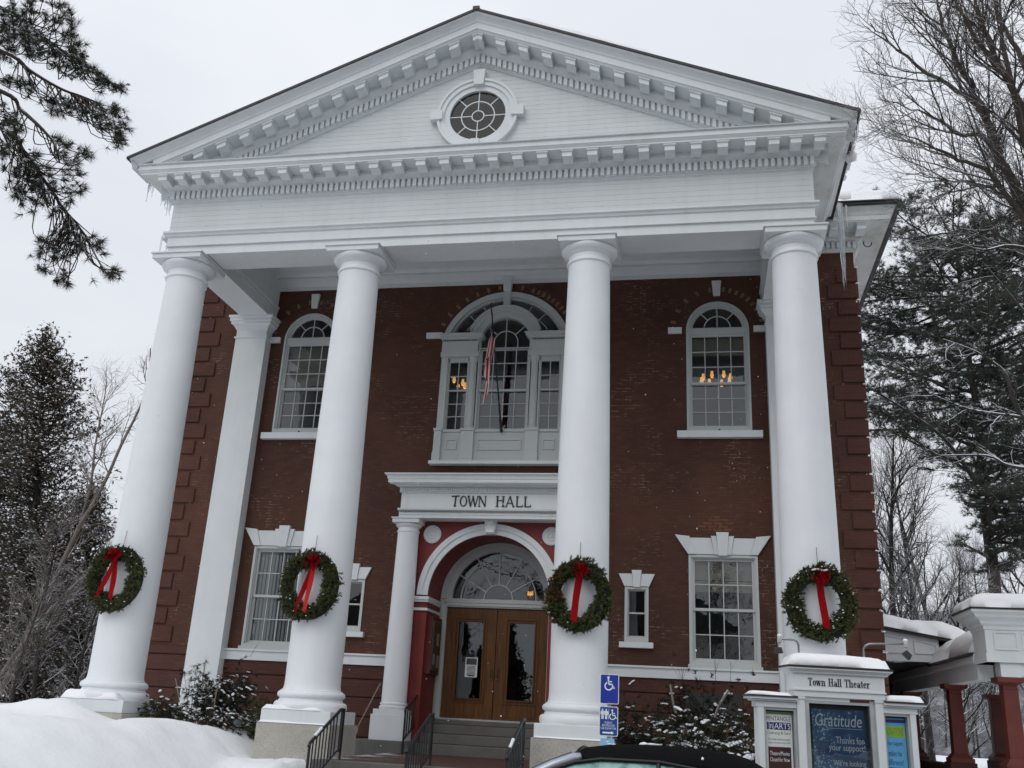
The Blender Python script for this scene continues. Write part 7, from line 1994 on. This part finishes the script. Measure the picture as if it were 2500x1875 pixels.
# ================================================================== SNOW ON THE BUILDING, ICE
def roof_strip(name, label, pts, w, h, seed):
    """snow lying behind an eave: lumps merged along a line"""
    rng = np.random.default_rng(seed); C = []; R = []
    P = np.array(pts, float)
    for i in range(len(P)-1):
        L = np.linalg.norm(P[i+1]-P[i]); k = int(L/.10)
        for j in range(k): C.append(P[i] + (P[i+1]-P[i])*j/k + rng.normal(0, .015, 3)); q = rng.uniform(.7, 1.2); R.append((w*q, w*q, h*q))
    V, F = lump_mesh(C, np.array(R), rng, 1, .18); return tag(np_mesh(name, V, F, 'snow', None, True), label, 'snow', None, 'stuff')
zr = lambda x: T0 + .06 - SL*abs(x)
def roof_sheet(name, label, x0, x1, y0, y1, th, seed):
    xs = np.linspace(x0, x1, 60); ys = np.concatenate([[y0, y0+.012, y0+.03], np.linspace(y0+.2, y1-.04, 6), [y1]]); A_, B_ = np.meshgrid(xs, ys); e = np.minimum(np.minimum(A_-x0, x1-A_)/.5, np.minimum(B_-y0, y1-B_)/.03); pf = np.sqrt(np.clip(1-(1-np.clip(e, 0, 1))**2, 0, 1))
    Zs = (T0 + .058 - SL*np.abs(A_)) + th*pf*(.75 + .5*vnoise(A_*2.5, B_*2.5, seed))
    i = np.arange(A_.size).reshape(A_.shape); F = np.stack([i[:-1, :-1], i[:-1, 1:], i[1:, 1:], i[1:, :-1]], -1).reshape(-1, 4)
    tag(np_mesh(name, np.stack([A_, B_ + .03*vnoise(A_*3, B_*0, seed), Zs], -1).reshape(-1, 3), F, 'snow', None, True), label, 'snow', None, 'stuff')
roof_sheet('roof_snow', 'strip of snow on the right slope of the pediment roof', .9, 3.7, YF-.80, 4, .10, 3)
roof_sheet('roof_snow', 'snow on the left slope behind the pediment', -5.5, -1.0, -2, 6, .10, 4)
roof_strip('roof_snow', 'ice crusted snow lumps along the right portico gutter', [(7.47, YF-.5, 12.50), (7.49, -3.4, 12.51), (7.50, -2.2, 12.52)], .10, .09, 5)
roof_strip('roof_snow', 'rounded snow lump hanging over the right gutter', [(7.52, -3.35, 12.42), (7.55, -3.1, 12.38)], .13, .14, 6)
snow_cap('roof_snow', 'snow shelf on the main roof eave at right', 7.45, 8.93, -.99, .6, 12.725, .18, 7, .16, slope=(0, .30), lump=.5)
snow_cap('roof_snow', 'round pillow of snow where the two roofs meet at right', 7.42, 7.95, -.96, .2, 12.74, .34, 8, .25, slope=(0, .25), lump=.2)
snow_cap('plinth_snow', 'snow heaped on the base of the leftmost column', -6.93, -5.8, CY-.645, CY-.40, 1.456, .10, 9, .12, lump=.9)
snow_cap('plinth_snow', 'snow lying on the base of the second column', -3.02, -1.95, CY-.645, CY-.44, 1.456, .055, 10, .08, lump=.6)
snow_cap('ledge_snow', 'line of snow on the granite ledge of the second column', -3.05, -1.8, CY-.685, CY-.63, 1.235, .03, 11, .03, lump=.4)
snow_cap('ledge_snow', 'line of snow on the granite ledge of the third column', 1.75, 2.9, CY-.685, CY-.63, 1.235, .022, 12, .03, lump=.4)
def icicle(label, top, L, r, seed, parts=1):
    rng = np.random.default_rng(seed); m = MB(); t = Vector(top)
    for q in range(parts):
        o = Vector((rng.normal(0, r*.7), rng.normal(0, r*.7), 0)) if q else Vector((0, 0, 0)); l = L*(1 if q == 0 else rng.uniform(.6, .95))
        pts = [t + o + Vector((rng.normal(0, r*.12), rng.normal(0, r*.12), -l*i/10)) for i in range(11)]
        m.tube(pts, [max(.003, r*(1-(i/10))**.65*(1 + .18*math.sin(i*2.3 + q))) for i in range(11)], 9)
    return tag(m.build('icicle', 'ice', None, smooth=True), label, 'icicle', 'icicles on the eaves')
icicle('long icicle hanging in front of the right brick corner', (7.60, -.98, 12.66), 2.12, .055, 1, 2)
icicle('thin icicle just right of the long one', (7.76, -.96, 12.62), .55, .02, 2)
rng = np.random.default_rng(20); m = MB()
for i in range(16):       # fringe under the left gutter
    f = rng.uniform(0, 1); x = -7.46 - .0*f; y = -3.9 + 3.0*f; l = rng.uniform(.12, .55)*(1.15 - .5*f); t = Vector((x + rng.normal(0, .02), y, 12.42))
    m.tube([t + Vector((rng.normal(0, .006), rng.normal(0, .006), -l*j/6)) for j in range(7)], [max(.003, .026*(1-j/6)**.7) for j in range(7)], 6)
for i in range(4):
    t = Vector((-8.93 + rng.uniform(0, .5), -.93 + rng.normal(0, .02), 12.64)); l = rng.uniform(.25, .75)
    m.tube([t + Vector((0, 0, -l*j/6)) for j in range(7)], [max(.003, .026*(1-j/6)**.7) for j in range(7)], 6)
tag(m.build('icicle_fringe', 'ice', None, smooth=True), 'fringe of icicles under the left portico gutter', 'icicles', None, 'stuff')
m = MB()
for i in range(5):
    t = Vector((7.49, YF-.4 + i*.22 + rng.normal(0, .05), 12.42)); l = rng.uniform(.12, .42)
    m.tube([t + Vector((0, 0, -l*j/5)) for j in range(6)], [max(.003, .022*(1-j/5)**.7) for j in range(6)], 6)
tag(m.build('icicle_fringe', 'ice', None, smooth=True), 'short icicles along the right portico gutter', 'icicles', None, 'stuff')
# snow on the quoins' and sills' upper edges, quoin caps against the sky
m = MB(); rng = np.random.default_rng(31); C = []; R = []
for s in (-1, 1):
    for k in range(22):
        zt_ = 11.53 - .402*k
        if zt_ < 3: break
        for j in range(3): C.append((s*(8.03 + rng.uniform(-.02, .03)), -.06 + j*.03, zt_ + .008)); R.append((.03, .03, .016))
V, F = lump_mesh(C, np.array(R), rng, 1, .2); tag(np_mesh('ledge_snow', V, F, 'snow', None, True), 'crumbs of snow on the corner quoins', 'snow', None, 'stuff')
# ---- snowflakes in the air
rng = np.random.default_rng(77); C = []; R = []
for i in range(300):
    d = rng.uniform(3.0, 19.0); p = at(rng.uniform(350, 2200), rng.uniform(560, 1900), d)
    if p.y > -5.2 or p.z < .4: continue
    q = rng.uniform(.0016, .0042)*(.6 + d*.05); C.append(tuple(p)); R.append((q, q, q*rng.uniform(1, 1.7)))
V, F = lump_mesh(C, np.array(R), rng, 1, .3); tag(np_mesh('snowflakes', V, F, 'snow_clump', None, True), 'scattered snowflakes drifting in the air before the hall', 'snowflakes', None, 'stuff')
